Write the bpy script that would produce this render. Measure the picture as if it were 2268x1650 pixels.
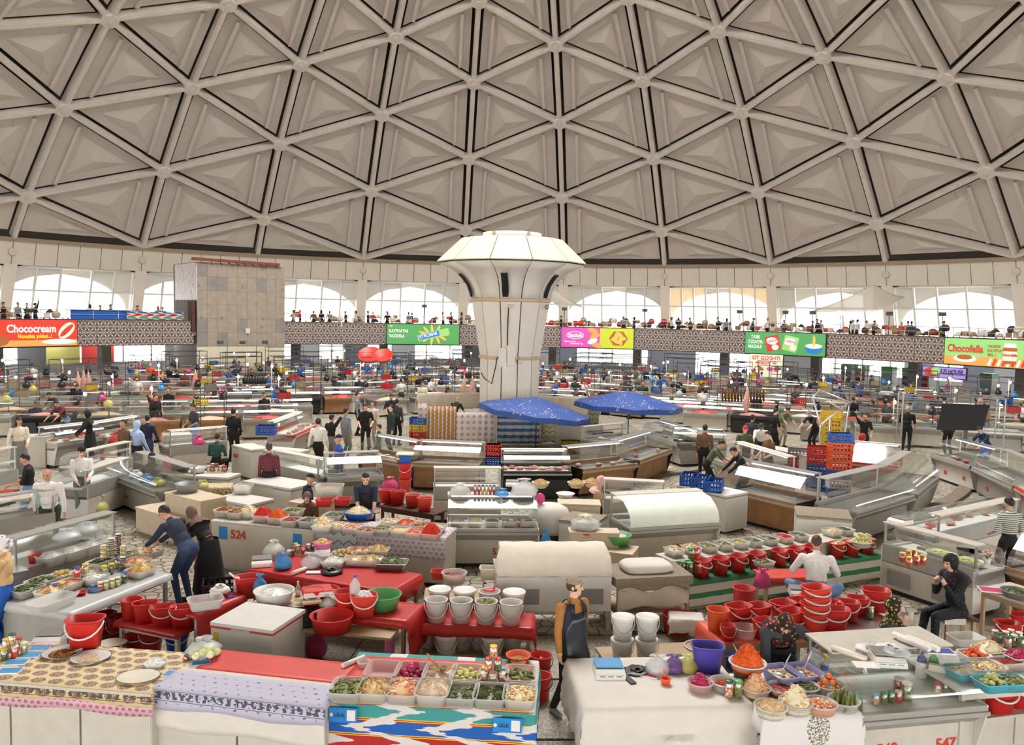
import bpy,bmesh,math,random
import numpy as np
from mathutils import Vector,Matrix
for o in list(bpy.data.objects): bpy.data.objects.remove(o)
SC = bpy.context.scene
COL = SC.collection
rnd = random.Random(7)
rad = math.radians
# ---------------------------------------------------------------- camera
CAM_F,CAM_PITCH,CAM_ROLL,CAM_YAW = 1830.74,rad(3.8775),rad(1.1616),rad(-.1107)
CAM_POS = Vector((.55,-34.1,4.9))
_cp,_sp,_cy,_sy = math.cos(CAM_PITCH),math.sin(CAM_PITCH),math.cos(CAM_YAW),math.sin(CAM_YAW)
_F = Vector((_sy*_cp,_cy*_cp,-_sp)); _R0 = Vector((_cy,-_sy,0)); _U0 = _R0.cross(_F)
_R = _R0*math.cos(CAM_ROLL)+_U0*math.sin(CAM_ROLL); _U = _U0*math.cos(CAM_ROLL)-_R0*math.sin(CAM_ROLL)
cd = bpy.data.cameras.new('camera'); cam = bpy.data.objects.new('camera',cd); COL.objects.link(cam)
cam.matrix_world = Matrix(((_R.x,_U.x,-_F.x,CAM_POS.x),(_R.y,_U.y,-_F.y,CAM_POS.y),(_R.z,_U.z,-_F.z,CAM_POS.z),(0,0,0,1)))
cd.sensor_width = 36; cd.lens = 36*CAM_F/2268; cd.clip_start = .1; cd.clip_end = 400
SC.camera = cam
# ---------------------------------------------------------------- light
SC.view_settings.view_transform = 'Standard'; SC.view_settings.look = 'None'
SC.view_settings.gamma = 1; SC.view_settings.use_curve_mapping = False
SC.view_settings.exposure = 0.72
W = bpy.data.worlds.new('overcast_sky'); SC.world = W; W.use_nodes = True
W.node_tree.nodes['Background'].inputs[0].default_value = (1,.992,.98,1)
W.node_tree.nodes['Background'].inputs[1].default_value = 4.6
def area(name,loc,rot,sx,sy,power,col,shape='RECTANGLE',spread=180):
 l = bpy.data.lights.new(name,'AREA'); l.shape = shape; l.size = sx; l.size_y = sy; l.energy = power; l.color = col; l.spread = rad(spread)
 o = bpy.data.objects.new(name,l); o.location = loc; o.rotation_euler = rot; COL.objects.link(o); return o
# daylight through the glazed oculus at the crown of the dome
area('oculus_daylight',(0,0,30.1),(0,0,0),26,26,5000,(1,.98,.955),'DISK')
SC.cycles.max_bounces = 6; SC.cycles.diffuse_bounces = 3; SC.cycles.glossy_bounces = 2
SC.cycles.transmission_bounces = 3; SC.cycles.transparent_max_bounces = 14
SC.cycles.caustics_reflective = False; SC.cycles.caustics_refractive = False
SC.cycles.sample_clamp_indirect = 4.0; SC.cycles.use_adaptive_sampling = True; SC.cycles.adaptive_threshold = .1
# ---------------------------------------------------------------- helpers
def at(x,y,h=0.0):
 """ground-referenced point: where the sight line through pixel (x, y) meets the level z = h"""
 d = _F+_R*((x-1134)/CAM_F)-_U*((y-825)/CAM_F)
 return CAM_POS+d*((h-CAM_POS.z)/d.z)
def at_y(x,y,Y):
 d = _F+_R*((x-1134)/CAM_F)-_U*((y-825)/CAM_F)
 return CAM_POS+d*((Y-CAM_POS.y)/d.y)
def at_ring(x,y,r):
 """where the sight line meets the upright cylinder of radius r on its far side"""
 d = _F+_R*((x-1134)/CAM_F)-_U*((y-825)/CAM_F)
 a = d.x*d.x+d.y*d.y; b = 2*(d.x*CAM_POS.x+d.y*CAM_POS.y); c = CAM_POS.x**2+CAM_POS.y**2-r*r
 t = (-b+math.sqrt(b*b-4*a*c))/(2*a); return CAM_POS+d*t
def ang(p): return math.atan2(p.x,p.y)
def pol(r,a,z=0.0): return Vector((r*math.sin(a),r*math.cos(a),z))
MATS = {}
class NB:
 def __init__(s,m): s.t = m.node_tree; s.n = s.t.nodes; s.bsdf = s.n.get('Principled BSDF')
 def new(s,typ,**kw):
  n = s.n.new(typ)
  for k,v in kw.items(): setattr(n,k,v)
  return n
 def put(s,sock,v):
  if isinstance(v,bpy.types.NodeSocket): s.t.links.new(v,sock)
  elif isinstance(v,(tuple,list)) and len(v) == 3 and sock.type == 'RGBA': sock.default_value = (*v,1)
  else: sock.default_value = v
 def math(s,op,a,b=0.0,c=None):
  n = s.new('ShaderNodeMath',operation=op); s.put(n.inputs[0],a); s.put(n.inputs[1],b)
  if c is not None: s.put(n.inputs[2],c)
  return n.outputs[0]
 def mix(s,f,a,b):
  n = s.new('ShaderNodeMix',data_type='RGBA'); s.put(n.inputs[0],f); s.put(n.inputs[6],a); s.put(n.inputs[7],b); return n.outputs[2]
 def co(s,kind='Object',scale=None):
  o = s.new('ShaderNodeTexCoord').outputs[kind]
  if scale is not None:
   m = s.new('ShaderNodeMapping'); s.t.links.new(o,m.inputs[0]); m.inputs[3].default_value = scale; o = m.outputs[0]
  return o
 def xyz(s,v):
  n = s.new('ShaderNodeSeparateXYZ'); s.t.links.new(v,n.inputs[0]); return n.outputs
 def noise(s,co,scale,detail=2,out=0):
  n = s.new('ShaderNodeTexNoise'); s.t.links.new(co,n.inputs['Vector']); n.inputs['Scale'].default_value = scale; n.inputs['Detail'].default_value = detail; return n.outputs[out]
 def vor(s,co,scale,feature='F1',out=0,rnd_=1.0):
  n = s.new('ShaderNodeTexVoronoi',feature=feature); s.t.links.new(co,n.inputs['Vector']); n.inputs['Scale'].default_value = scale; n.inputs['Randomness'].default_value = rnd_; return n.outputs[out]
 def ramp(s,f,stops,interp='LINEAR'):
  n = s.new('ShaderNodeValToRGB'); s.t.links.new(f,n.inputs[0]); r = n.color_ramp; r.interpolation = interp
  while len(r.elements) < len(stops): r.elements.new(.5)
  for e,(p,c) in zip(r.elements,stops): e.position = p; e.color = (*c,1)
  return n.outputs[0]
 def gt(s,a,b): return s.math('GREATER_THAN',a,b)
 def lt(s,a,b): return s.math('LESS_THAN',a,b)
 def bump(s,h,strength=.3,dist=.01):
  n = s.new('ShaderNodeBump'); s.put(n.inputs['Height'],h); n.inputs['Strength'].default_value = strength; n.inputs['Distance'].default_value = dist
  s.t.links.new(n.outputs[0],s.bsdf.inputs['Normal'])
def lin(c): return tuple(((v/255)/12.92 if v/255 <= .04045 else ((v/255+.055)/1.055)**2.4) for v in c)
def newmat(name):
 m = bpy.data.materials.new(name); m.use_nodes = True; MATS[name] = m; return m,NB(m)
def M(name,rgb=None,rough=.55,metal=0.0,var=.10,scale=5.0,bump=0.0,emit=0.0,sub=0.0):
 """plain procedural material: rgb in display 0..255, soft noise variation of tone"""
 if name in MATS: return MATS[name]
 m,b = newmat(name); c = lin(rgb); P = b.bsdf
 P.inputs['Roughness'].default_value = rough; P.inputs['Metallic'].default_value = metal
 if emit:
  P.inputs['Base Color'].default_value = (*c,1); P.inputs['Emission Color'].default_value = (*c,1); P.inputs['Emission Strength'].default_value = emit
 elif var:
  f = b.noise(b.co(),scale,3)
  col = b.mix(f,tuple(max(0,v*(1-var*2)) for v in c),tuple(min(1,v*(1+var*1.6)) for v in c)); b.put(P.inputs['Base Color'],col)
  if bump: b.bump(f,bump,.02)
 else: P.inputs['Base Color'].default_value = (*c,1)
 return m
def glassmat(name,tint=(.93,.97,.96),refl=.10,haze=0.0,hazecol=(.9,.9,.88)):
 if name in MATS: return MATS[name]
 m,b = newmat(name); b.n.remove(b.bsdf); out = b.n['Material Output']
 tr = b.new('ShaderNodeBsdfTransparent'); tr.inputs[0].default_value = (*tint,1)
 gl = b.new('ShaderNodeBsdfGlossy'); gl.inputs[1].default_value = .06; gl.inputs[0].default_value = (1,1,1,1)
 lw = b.new('ShaderNodeLayerWeight'); lw.inputs[0].default_value = .25
 f = b.math('MULTIPLY_ADD',lw.outputs[1],.6,refl*.5)
 mx = b.new('ShaderNodeMixShader'); b.put(mx.inputs[0],f); b.t.links.new(tr.outputs[0],mx.inputs[1]); b.t.links.new(gl.outputs[0],mx.inputs[2]); o = mx.outputs[0]
 if haze:
  tl = b.new('ShaderNodeBsdfTranslucent'); tl.inputs[0].default_value = (*hazecol,1)
  df = b.new('ShaderNodeBsdfDiffuse'); df.inputs[0].default_value = (*hazecol,1)
  m1 = b.new('ShaderNodeMixShader'); m1.inputs[0].default_value = .45; b.t.links.new(tl.outputs[0],m1.inputs[1]); b.t.links.new(df.outputs[0],m1.inputs[2])
  m2 = b.new('ShaderNodeMixShader'); m2.inputs[0].default_value = haze; b.t.links.new(o,m2.inputs[1]); b.t.links.new(m1.outputs[0],m2.inputs[2]); o = m2.outputs[0]
 b.t.links.new(o,out.inputs[0]); return m
class MB:
 """collects faces; build() links them as ONE mesh object"""
 def __init__(s): s.v = []; s.f = []; s.mi = []; s.cur = 0; s.sm = []
 def add(s,vs,fs,smooth=False):
  o = len(s.v); s.v += [tuple(v) for v in vs]
  for f in fs: s.f.append([i+o for i in f]); s.mi.append(s.cur); s.sm.append(smooth)
  return s
 def box(s,x0,x1,y0,y1,z0,z1,mat=None):
  vs = [(x,y,z) for z in (z0,z1) for y in (y0,y1) for x in (x0,x1)]
  if mat is not None: vs = [mat @ Vector(v) for v in vs]
  return s.add(vs,[(0,2,3,1),(4,5,7,6),(0,1,5,4),(2,6,7,3),(0,4,6,2),(1,3,7,5)])
 def cbox(s,c,dx,dy,dz,rz=0.0,tilt=None):
  m = Matrix.Translation(c) @ Matrix.Rotation(rz,4,'Z')
  if tilt: m = m @ tilt
  return s.box(-dx/2,dx/2,-dy/2,dy/2,-dz/2,dz/2,m)
 def rings(s,rings,cap0=True,cap1=True,smooth=True,closed=True):
  n = len(rings[0]); vs = [p for r in rings for p in r]; fs = []
  for i in range(len(rings)-1):
   for j in range(n if closed else n-1):
    k = (j+1) % n; fs.append((i*n+j,i*n+k,(i+1)*n+k,(i+1)*n+j))
  s.add(vs,fs,smooth); o = len(s.v)-len(vs)
  if cap0: s.f.append([o+j for j in range(n)][::-1]); s.mi.append(s.cur); s.sm.append(False)
  if cap1: s.f.append([o+(len(rings)-1)*n+j for j in range(n)]); s.mi.append(s.cur); s.sm.append(False)
  return s
 def lathe(s,prof,n=16,c=(0,0,0),sx=1.0,sy=1.0,cap0=True,cap1=True,smooth=True,sq=1.0):
  R = []
  for r,z in prof:
   ring = []
   for j in range(n):
    a = 2*math.pi*j/n; ca,sa = math.cos(a),math.sin(a)
    if sq != 1.0: ca = math.copysign(abs(ca)**sq,ca); sa = math.copysign(abs(sa)**sq,sa)
    ring.append((c[0]+r*sx*ca,c[1]+r*sy*sa,c[2]+z))
   R.append(ring)
  return s.rings(R,cap0,cap1,smooth)
 def bar(s,a,b,r,n=6,r2=None):
  a,b = Vector(a),Vector(b); d = (b-a)
  if d.length < 1e-6: return s
  d.normalize(); u = d.orthogonal().normalized(); w = d.cross(u); r2 = r if r2 is None else r2
  R = [[p+(u*math.cos(t)+w*math.sin(t))*q for t in [2*math.pi*(j+.5)/n for j in range(n)]] for p,q in ((a,r),(b,r2))]
  return s.rings(R,smooth=n > 5)
 def tube(s,pts,r,n=6):
  pts = [Vector(p) for p in pts]; R = []
  u = (pts[1]-pts[0]).orthogonal().normalized()
  for i,p in enumerate(pts):
   d = (pts[min(i+1,len(pts)-1)]-pts[max(i-1,0)]).normalized(); u = (u-d*u.dot(d)).normalized(); w = d.cross(u)
   R.append([p+(u*math.cos(t)+w*math.sin(t))*r for t in [2*math.pi*j/n for j in range(n)]])
  return s.rings(R)
 def ball(s,c,rx,ry=None,rz=None,n=10,m=6,rot=None):
  ry = rx if ry is None else ry; rz = rx if rz is None else rz; c = Vector(c)
  def q(v): v = Vector(v); return c+(rot @ v if rot else v)
  vs = [q((0,0,-rz))]; fs = []
  for i in range(1,m):
   t = math.pi*i/m-math.pi/2
   for j in range(n): a = 2*math.pi*j/n; vs.append(q((rx*math.cos(t)*math.cos(a),ry*math.cos(t)*math.sin(a),rz*math.sin(t))))
  vs.append(q((0,0,rz)))
  for j in range(n):
   k = (j+1) % n; fs.append((0,1+k,1+j)); fs.append((len(vs)-1,1+(m-2)*n+j,1+(m-2)*n+k))
   for i in range(m-2): fs.append((1+i*n+j,1+i*n+k,1+(i+1)*n+k,1+(i+1)*n+j))
  return s.add(vs,fs,True)
 def prism(s,poly,off,smooth=False):
  """closed outline (3D points) pushed along off"""
  n = len(poly); off = Vector(off); a = [Vector(p) for p in poly]; vs = a+[p+off for p in a]
  return s.add(vs,[tuple(range(n))[::-1],tuple(range(n,2*n))]+[(j,(j+1) % n,n+(j+1) % n,n+j) for j in range(n)])
 def sheet(s,grid,smooth=True):
  h,w = len(grid),len(grid[0])
  return s.add([p for r in grid for p in r],[(i*w+j,i*w+j+1,(i+1)*w+j+1,(i+1)*w+j) for i in range(h-1) for j in range(w-1)],smooth)
 def mesh(s,name):
  me = bpy.data.meshes.new(name); me.from_pydata(s.v,[],s.f); me.polygons.foreach_set('material_index',s.mi); me.polygons.foreach_set('use_smooth',s.sm); me.update(); return me
 def build(s,name,mats,parent=None,**tags):
  return link(name,s.mesh(name),mats,parent,**tags)
def link(name,me,mats=None,parent=None,label=None,cat=None,group=None,kind=None,loc=None,rz=0.0,scale=None,rot=None):
 o = bpy.data.objects.new(name,me); COL.objects.link(o)
 if mats is not None and me is not None and not me.materials:
  for m in (mats if isinstance(mats,(list,tuple)) else [mats]): me.materials.append(MATS[m] if isinstance(m,str) else m)
 if parent is not None: o.parent = parent
 if loc is not None: o.location = loc
 if rz: o.rotation_euler = (0,0,rz)
 if rot is not None: o.rotation_euler = rot
 if scale is not None: o.scale = scale if isinstance(scale,(tuple,list)) else (scale,)*3
 tag(o,label,cat,group,kind); return o
def tag(o,label=None,cat=None,group=None,kind=None):
 if label: o['label'] = label
 if cat: o['category'] = cat
 if group: o['group'] = group
 if kind: o['kind'] = kind
 return o
def thing(name,label,cat,loc=(0,0,0),rz=0.0,group=None):
 return link(name,None,None,None,label,cat,group,None,loc,rz)
def dup(root,loc=None,rz=None,label=None,group=None,scale=None):
 r = root.copy(); COL.objects.link(r)
 if loc is not None: r.location = loc
 if rz is not None: r.rotation_euler = (0,0,rz)
 if scale is not None: r.scale = scale if isinstance(scale,(tuple,list)) else (scale,)*3
 if label: r['label'] = label
 if group: r['group'] = group
 for ch in KIDS(root):
  c = ch.copy(); COL.objects.link(c); c.parent = r
  for g in KIDS(ch): d = g.copy(); COL.objects.link(d); d.parent = c
 return r
_kids = {}
def KIDS(o):
 if o.name not in _kids: _kids[o.name] = list(o.children)
 return _kids[o.name]
def solid(o,t=.01,off=-1.0):
 md = o.modifiers.new('thickness','SOLIDIFY'); md.thickness = t; md.offset = off; return o
TS = bpy.data.scenes.new('text_scratch')
def baked(q):
 TS.collection.objects.link(q); vl = TS.view_layers[0]; vl.update(); me = bpy.data.meshes.new_from_object(q.evaluated_get(vl.depsgraph)); bpy.data.objects.remove(q); return me
def text(body,size,mat,parent,loc,rot=(math.pi/2,0,0),bold=0.0,align='LEFT',ext=.002,name='lettering',shear=0.0,sx=1.0,fit=None):
 c = bpy.data.curves.new(name,'FONT'); c.body = body; c.size = size; c.extrude = ext; c.offset = bold; c.align_x = align; c.shear = shear; c.resolution_u = 3
 q = bpy.data.objects.new('tmp',c); me = baked(q); me.materials.clear(); me.materials.append(MATS[mat])
 if fit: xs = [v.co.x for v in me.vertices]; sx = fit/max(.01,max(xs)-min(xs))
 o = bpy.data.objects.new(name,me); COL.objects.link(o); o.parent = parent; o.location = loc; o.rotation_euler = rot; o.scale = (sx,1,1); return o
# ================================================================ SHELL
M('dome_panel',(194,183,172),.75,var=.05,scale=1.2)
M('dome_rib',(206,195,183),.7,var=.08,scale=1.5)
M('dome_dark',(62,52,42),.9,var=.1)
M('wall_white',(224,214,200),.6,var=.04,scale=2)
M('cornice',(214,204,188),.55,var=.05,scale=.8)
M('cornice_brown',(150,130,106),.7,var=.1)
M('shadow_gap',(40,36,32),.9,var=0)
M('concrete',(120,116,110),.8,var=.12,scale=3)
M('slab',(196,190,182),.8,var=.08)
M('frame_white',(222,218,212),.5,var=.05)
M('steel',(170,170,168),.35,.8,var=.06)
M('steel_dark',(88,88,92),.5,.5,var=.1)
glassmat('pane_clear',(.96,.97,.97),.06)
glassmat('pane_hazy',(.9,.88,.84),.06,haze=.78,hazecol=(.26,.245,.215))
glassmat('pane_half',(.95,.95,.93),.06,haze=.16,hazecol=(.75,.72,.66))
glassmat('pane_peach',(.98,.9,.78),.04,haze=.35,hazecol=(.95,.72,.42))
DPHI = rad(12); PHI0 = rad(.47)
ROWS_R = [45,42.69,40.02,37.15,34.17,31.07,27.83,24.4,20.9,17.3,13.6]
ROWS_Z = [9.97,12.73,15.44,18.12,20.60,22.78,24.69,26.47,28.0,29.26,30.3]
def mer(m): return (m+.5)*DPHI+PHI0
SPH = Vector((0,0,-25.1))
def node(k,a,off=0.0):
 p = pol(ROWS_R[k],a,ROWS_Z[k]); return p+(p-SPH).normalized()*off
ceiling = link('ceiling',None,kind='structure',label='white geodesic dome of triangular panels between deep ribs')
def dome_panel(A,B,C,base=False):
 n = (B-A).cross(C-A).normalized()
 if n.dot((A+B+C)/3-SPH) > 0: n = -n           # inward
 cen = (A+B+C)/3
 def inset(d):
  V = [A,B,C]; out = []
  for i in range(3):
   p,q,r = V[i],V[(i+1) % 3],V[(i+2) % 3]; u = (q-p).normalized(); w = (r-p).normalized()
   s = math.sqrt(max(1e-6,(1-u.dot(w))/2)); out.append(p+(u+w).normalized()*(d/s))
  return out
 a,b,c = [p-n*.30 for p in inset(.40)]
 mb = MB(); t = n*.0
 mb.add([a,b,c,a-n*.06,b-n*.06,c-n*.06],[(0,1,2),(5,4,3),(0,3,4,1),(1,4,5,2),(2,5,3,0)])
 g = (a+b+c)/3; g2 = g+(c-(a+b)/2)*.07
 k = .55
 pa,pb,pc = [g2+(p-g)*k for p in (a,b,c)]; e = .012
 pa,pb,pc = [p+n*e for p in (pa,pb,pc)]
 mb.add([pa,pb,pc,g2+n*(.34 if not base else .3)],[(0,1,3),(1,2,3),(2,0,3)])
 if not base:
  for f,wd,dp in ((.15,.24,.24),(.30,.03,.03)):
   p0 = a+(c-a)*f; p1 = b+(c-b)*f; u = (p1-p0).normalized(); w = n.cross(u); p0 = p0+u*.15; p1 = p1-u*.15
   mb.add([p0-w*wd/2,p0+w*wd/2,p1+w*wd/2,p1-w*wd/2]+[q+n*dp for q in (p0-w*wd/2,p0+w*wd/2,p1+w*wd/2,p1-w*wd/2)],[(4,5,6,7),(0,1,5,4),(1,2,6,5),(2,3,7,6),(3,0,4,7)])
 return mb
def dome_rib(a,b,w=.44):
 d = (b-a).normalized(); o = ((a+b)/2-SPH).normalized(); s = d.cross(o).normalized(); mb = MB()
 def sec(p): return [p+s*(-w/2)-o*.12,p+s*(w/2)-o*.12,p+s*(w/2)+o*.45,p+s*(-w/2)+o*.45]
 mb.rings([sec(a),sec(b)],smooth=False)
 def sec2(p): return [p+s*(-w*.28)-o*.17,p+s*(w*.28)-o*.17,p+s*(w*.28)-o*.11,p+s*(-w*.28)-o*.11]
 mb.rings([sec2(a),sec2(b)],smooth=False); return mb
def hexnode(k,r=.64):
 p = node(k,0); o = (p-SPH).normalized(); u = Vector((1,0,0)); w = o.cross(u).normalized(); mb = MB()
 R = [[p+(u*math.cos(t)+w*math.sin(t))*q-o*h for t in [rad(60*j+30) for j in range(6)]] for q,h in ((r,-.2),(r,.17),(r*.86,.23))]
 mb.rings(R,smooth=False)
 R = [[p+(u*math.cos(t)+w*math.sin(t))*r*.3-o*h for t in [rad(60*j) for j in range(6)]] for h in (.2,.29)]
 return mb.rings(R,smooth=False)
NR = len(ROWS_R); far = {'panel': MB(),'rib': MB(),'node': MB()}
def dome_place(kind,mb,parity,matn):
 me = None
 for m in range(-15,15):
  if (m % 2) != parity: continue
  a = mer(m)
  if abs(a) < rad(64):
   if me is None: me = mb.mesh(kind)
   link(kind,me,matn,ceiling,rz=-a)
  else:
   R = Matrix.Rotation(-a,4,'Z'); far[kind].add([R @ Vector(v) for v in mb.v],mb.f)
for k in range(0,NR):
 par = k % 2
 for sgn in (1,-1):
  if k+2 < NR: dome_place('panel',dome_panel(node(k,0),node(k+2,0),node(k+1,sgn*DPHI)),par,'dome_panel')
  if k+1 < NR: dome_place('rib',dome_rib(node(k,0),node(k+1,sgn*DPHI),.30),par,'dome_rib')
 if k+2 < NR: dome_place('rib',dome_rib(node(k,0),node(k+2,0),.36),par,'dome_rib')
 if k > 0: dome_place('node',hexnode(k),par,'dome_rib')
for sgn in (1,-1):
 dome_place('panel',dome_panel(node(1,0),pol(45,0,9.97),node(0,sgn*DPHI),True),1,'dome_panel')
dome_place('rib',dome_rib(node(1,0),pol(45,0,9.97),.36),1,'dome_rib')
for kd,mt in (('panel','dome_panel'),('rib','dome_rib'),('node','dome_rib')): far[kd].build('far_'+kd,mt,ceiling,kind='stuff')
mb = MB(); RR = [[node(k,rad(6*j),.9) for j in range(60)] for k in range(NR)]; mb.rings([[pol(46.2,rad(6*j),9.6) for j in range(60)]]+RR,False,False); mb.build('outer_shell','dome_dark',ceiling)
mb = MB(); mb.lathe([(13.0,30.0),(14.2,30.0),(14.2,31.6),(13.0,31.6)],48,cap0=False,cap1=False); mb.build('oculus_ring','dome_rib',ceiling)
# ---------------------------------------------------------------- cornice
wall = link('wall_drum',None,kind='structure',label='curved drum wall under the dome with cornice panels and leaning piers')
def arcbox(r0,r1,a0,a1,z0,z1,n=6,ro0=None,ro1=None):
 """curved block; r at z0, ro at z1"""
 ro0 = r0 if ro0 is None else ro0; ro1 = r1 if ro1 is None else ro1
 mb = MB(); R = []
 for i in range(n+1):
  a = a0+(a1-a0)*i/n; R.append([pol(r0,a,z0),pol(r1,a,z0),pol(ro1,a,z1),pol(ro0,a,z1)])
 return mb.rings(R,smooth=False)
me = arcbox(45.55,45.75,-rad(.97),rad(.97),8.0,9.66,2,45.05,45.3).mesh('cornice_panel')
for j in range(-30,30): link('cornice_panel',me,'cornice',wall,rz=-(rad(1)+rad(2)*j+PHI0))
mb = MB()
for j in range(30,150): m2 = arcbox(45.55,45.75,-rad(.97),rad(.97),8.0,9.66,1,45.05,45.3); R = Matrix.Rotation(-(rad(1)+rad(2)*j+PHI0),4,'Z'); mb.add([R @ Vector(v) for v in m2.v],m2.f)
mb.build('far_cornice_panel','cornice',wall,kind='stuff')
mb = arcbox(44.9,45.5,0,2*math.pi,9.66,9.95,120); mb.build('cornice_strip','cornice_brown',wall)
mb = arcbox(45.85,46.1,0,2*math.pi,7.9,9.7,120,45.4,45.8); mb.build('cornice_backing','shadow_gap',wall)
WT,WB,ZT,ZB = 45.75,47.4,8.0,3.4
mb = MB(); hw = .42
mb.add([(-hw,WB-.25,ZB),(hw,WB-.25,ZB),(hw,WB+.7,ZB),(-hw,WB+.7,ZB),(-hw,WT-.25,ZT),(hw,WT-.25,ZT),(hw,WT+.7,ZT),(-hw,WT+.7,ZT)],[(0,3,2,1),(4,5,6,7),(0,1,5,4),(1,2,6,5),(2,3,7,6),(3,0,4,7)])
me = mb.mesh('pier')
for m in range(-15,15): link('pier',me,'wall_white',wall,rz=-mer(m))
# ---------------------------------------------------------------- windows
def win_pt(x,z,off=0.0):
 t = (z-ZB)/(ZT-ZB); return Vector((x,WB+(WT-WB)*t+off,z))
def window(m,cols,mats,idx):
 a = mer(m)+DPHI/2; hwB = WB*math.tan(DPHI/2)-.42
 W0 = link('window_%d' % idx,None,kind='structure',rz=-a)
 fr = MB(); zs = [ZB,6.15,ZT]
 def fx(u,z): return (u*2-1)*(hwB-(z-ZB)*.035)
 for u in [sum(cols[:i])/sum(cols) for i in range(len(cols)+1)]:
  p,q = win_pt(fx(u,ZB),ZB),win_pt(fx(u,ZT),ZT); w = .075
  fr.add([p+Vector(d) for d in ((-w,-.1,0),(w,-.1,0),(w,.1,0),(-w,.1,0))]+[q+Vector(d) for d in ((-w,-.1,0),(w,-.1,0),(w,.1,0),(-w,.1,0))],[(0,1,5,4),(1,2,6,5),(2,3,7,6),(3,0,4,7)])
 for z,h in ((ZB+.08,.16),(6.15,.14),(ZT-.08,.16)):
  p = win_pt(0,z); w = fx(1,z); fr.box(-w,w,p.y-.13,p.y+.1,z-h/2,z+h/2)
 fr.build('window_frame','frame_white',W0)
 for i in range(len(cols)):
  u0,u1 = sum(cols[:i])/sum(cols),sum(cols[:i+1])/sum(cols)
  for r in range(2):
   mb = MB(); z0,z1 = zs[r]+.06,zs[r+1]-.06
   mb.add([win_pt(fx(u0,z0)+.06,z0),win_pt(fx(u1,z0)-.06,z0),win_pt(fx(u1,z1)-.06,z1),win_pt(fx(u0,z1)+.06,z1)],[(0,1,2,3)])
   mb.build('pane',mats[r][i],W0)
M('arcade',(150,142,128),.8,var=.08)
def arcade(m):
 a = mer(m)+DPHI/2; hwd = 48.9*math.tan(DPHI/2); mb = MB(); N = 14; top = []
 zz = [2.9+(7.6-2.9)*i/N for i in range(N+1)]
 def ax(z): t = max(0.0,(z-5.0)/(7.6-5.0)); return (hwd-.2)*math.sqrt(max(0,1-t**1.7))
 for s in (-1,1):
  L = [(s*ax(z),z) for z in zz]
  for i in range(N):
   (x0,z0),(x1,z1) = L[i],L[i+1]
   mb.add([(x0,48.9,z0),(s*hwd,48.9,z0),(s*hwd,48.9,z1),(x1,48.9,z1),(x0,49.6,z0),(x1,49.6,z1)],[(0,1,2,3),(0,3,5,4)])
 mb.add([(-hwd,48.9,7.6),(hwd,48.9,7.6),(hwd,47.5,9.4),(-hwd,47.5,9.4)],[(0,1,2,3)])
 return mb
arc_me = arcade(0).mesh('arcade_bay'); arcw = link('wall_arcade',None,kind='structure',label='outer arcade of pointed arches beyond the windows')
idx = 1
for m in range(-15,15):
 link('arcade_bay',arc_me,'arcade',arcw,rz=-(mer(m)+DPHI/2))
 a = mer(m)+DPHI/2
 if m == 1: cols = [1]*8; up = ['pane_peach']*8; lo = ['pane_peach']+['pane_half']*6+['pane_peach']; up[3] = up[4] = 'pane_half'
 elif m in (2,3): cols = [1,1.15,1.4,1.15,1]; up = ['pane_hazy','pane_half','pane_half','pane_half','pane_hazy']; lo = ['pane_half']*5
 else: cols = [1,1.15,1.5,1.15,1]; up = ['pane_hazy','pane_hazy','pane_half','pane_hazy','pane_hazy']; lo = ['pane_half','pane_clear','pane_clear','pane_clear','pane_half']
 if abs(a) > rad(64): cols = [1]; up = ['pane_half']; lo = ['pane_half']
 window(m,cols,(lo,up),idx); idx += 1
# round lamps on the cornice
me = MB().lathe([(.30,0),(.30,.06),(.22,.12),(.0,.13)],14).mesh('boss')
M('lamp_glass',(205,196,180),.3,var=.03)
for m in range(-7,7):
 a = mer(m); p = pol(45.25,a,8.9)
 if abs(a) < rad(60):
  ro = MB(); ro.lathe([(.30,0),(.30,.07),(.24,.13)],14); o = ro.build('round_lamp','lamp_glass',label='round white lamp mounted on the cornice above the windows',cat='lamp',group='round lamps on the cornice')
  o.rotation_euler = Vector((-math.sin(a),-math.cos(a),-.25)).to_track_quat('Z','Y').to_euler(); o.location = p
# ---------------------------------------------------------------- mezzanine
mz = link('floor_mezzanine',None,kind='structure',label='ring shaped upper gallery floor')
GA = rad(128)
arcbox(30.62,47.6,-GA,GA,3.18,3.4,64).build('slab','slab',mz)
m_,b_ = newmat('lattice')
v = b_.xyz(b_.co('Object')); S3 = 3 ** .5
def hexcell(b,x,y):
 """offset of (x, y) from the nearest point of a hexagonal lattice"""
 def cell(ox,oy):
  fx = b.math('SUBTRACT',b.math('FRACT',b.math('ADD',x,ox)),.5)
  fy = b.math('MULTIPLY',b.math('SUBTRACT',b.math('FRACT',b.math('ADD',b.math('DIVIDE',y,S3),oy)),.5),S3)
  return fx,fy,b.math('SQRT',b.math('ADD',b.math('MULTIPLY',fx,fx),b.math('MULTIPLY',fy,fy)))
 a,c = cell(.5,.5),cell(0,0); s = b.lt(a[2],c[2])
 pick = lambda i: b.math('ADD',b.math('MULTIPLY',s,a[i]),b.math('MULTIPLY',b.math('SUBTRACT',1.0,s),c[i]))
 return pick(0),pick(1),pick(2)
fx,fy,r_ = hexcell(b_,b_.math('MULTIPLY',v[0],2.3),b_.math('MULTIPLY',v[2],2.3))
th = b_.math('ARCTAN2',fy,fx)
def petals(b,r,th,n,rc,rw,cut,ph=0.0):
 return b.math('MULTIPLY',b.lt(b.math('ABSOLUTE',b.math('SUBTRACT',r,rc)),rw),b.gt(b.math('COSINE',b.math('MULTIPLY_ADD',th,n,ph)),cut))
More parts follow.
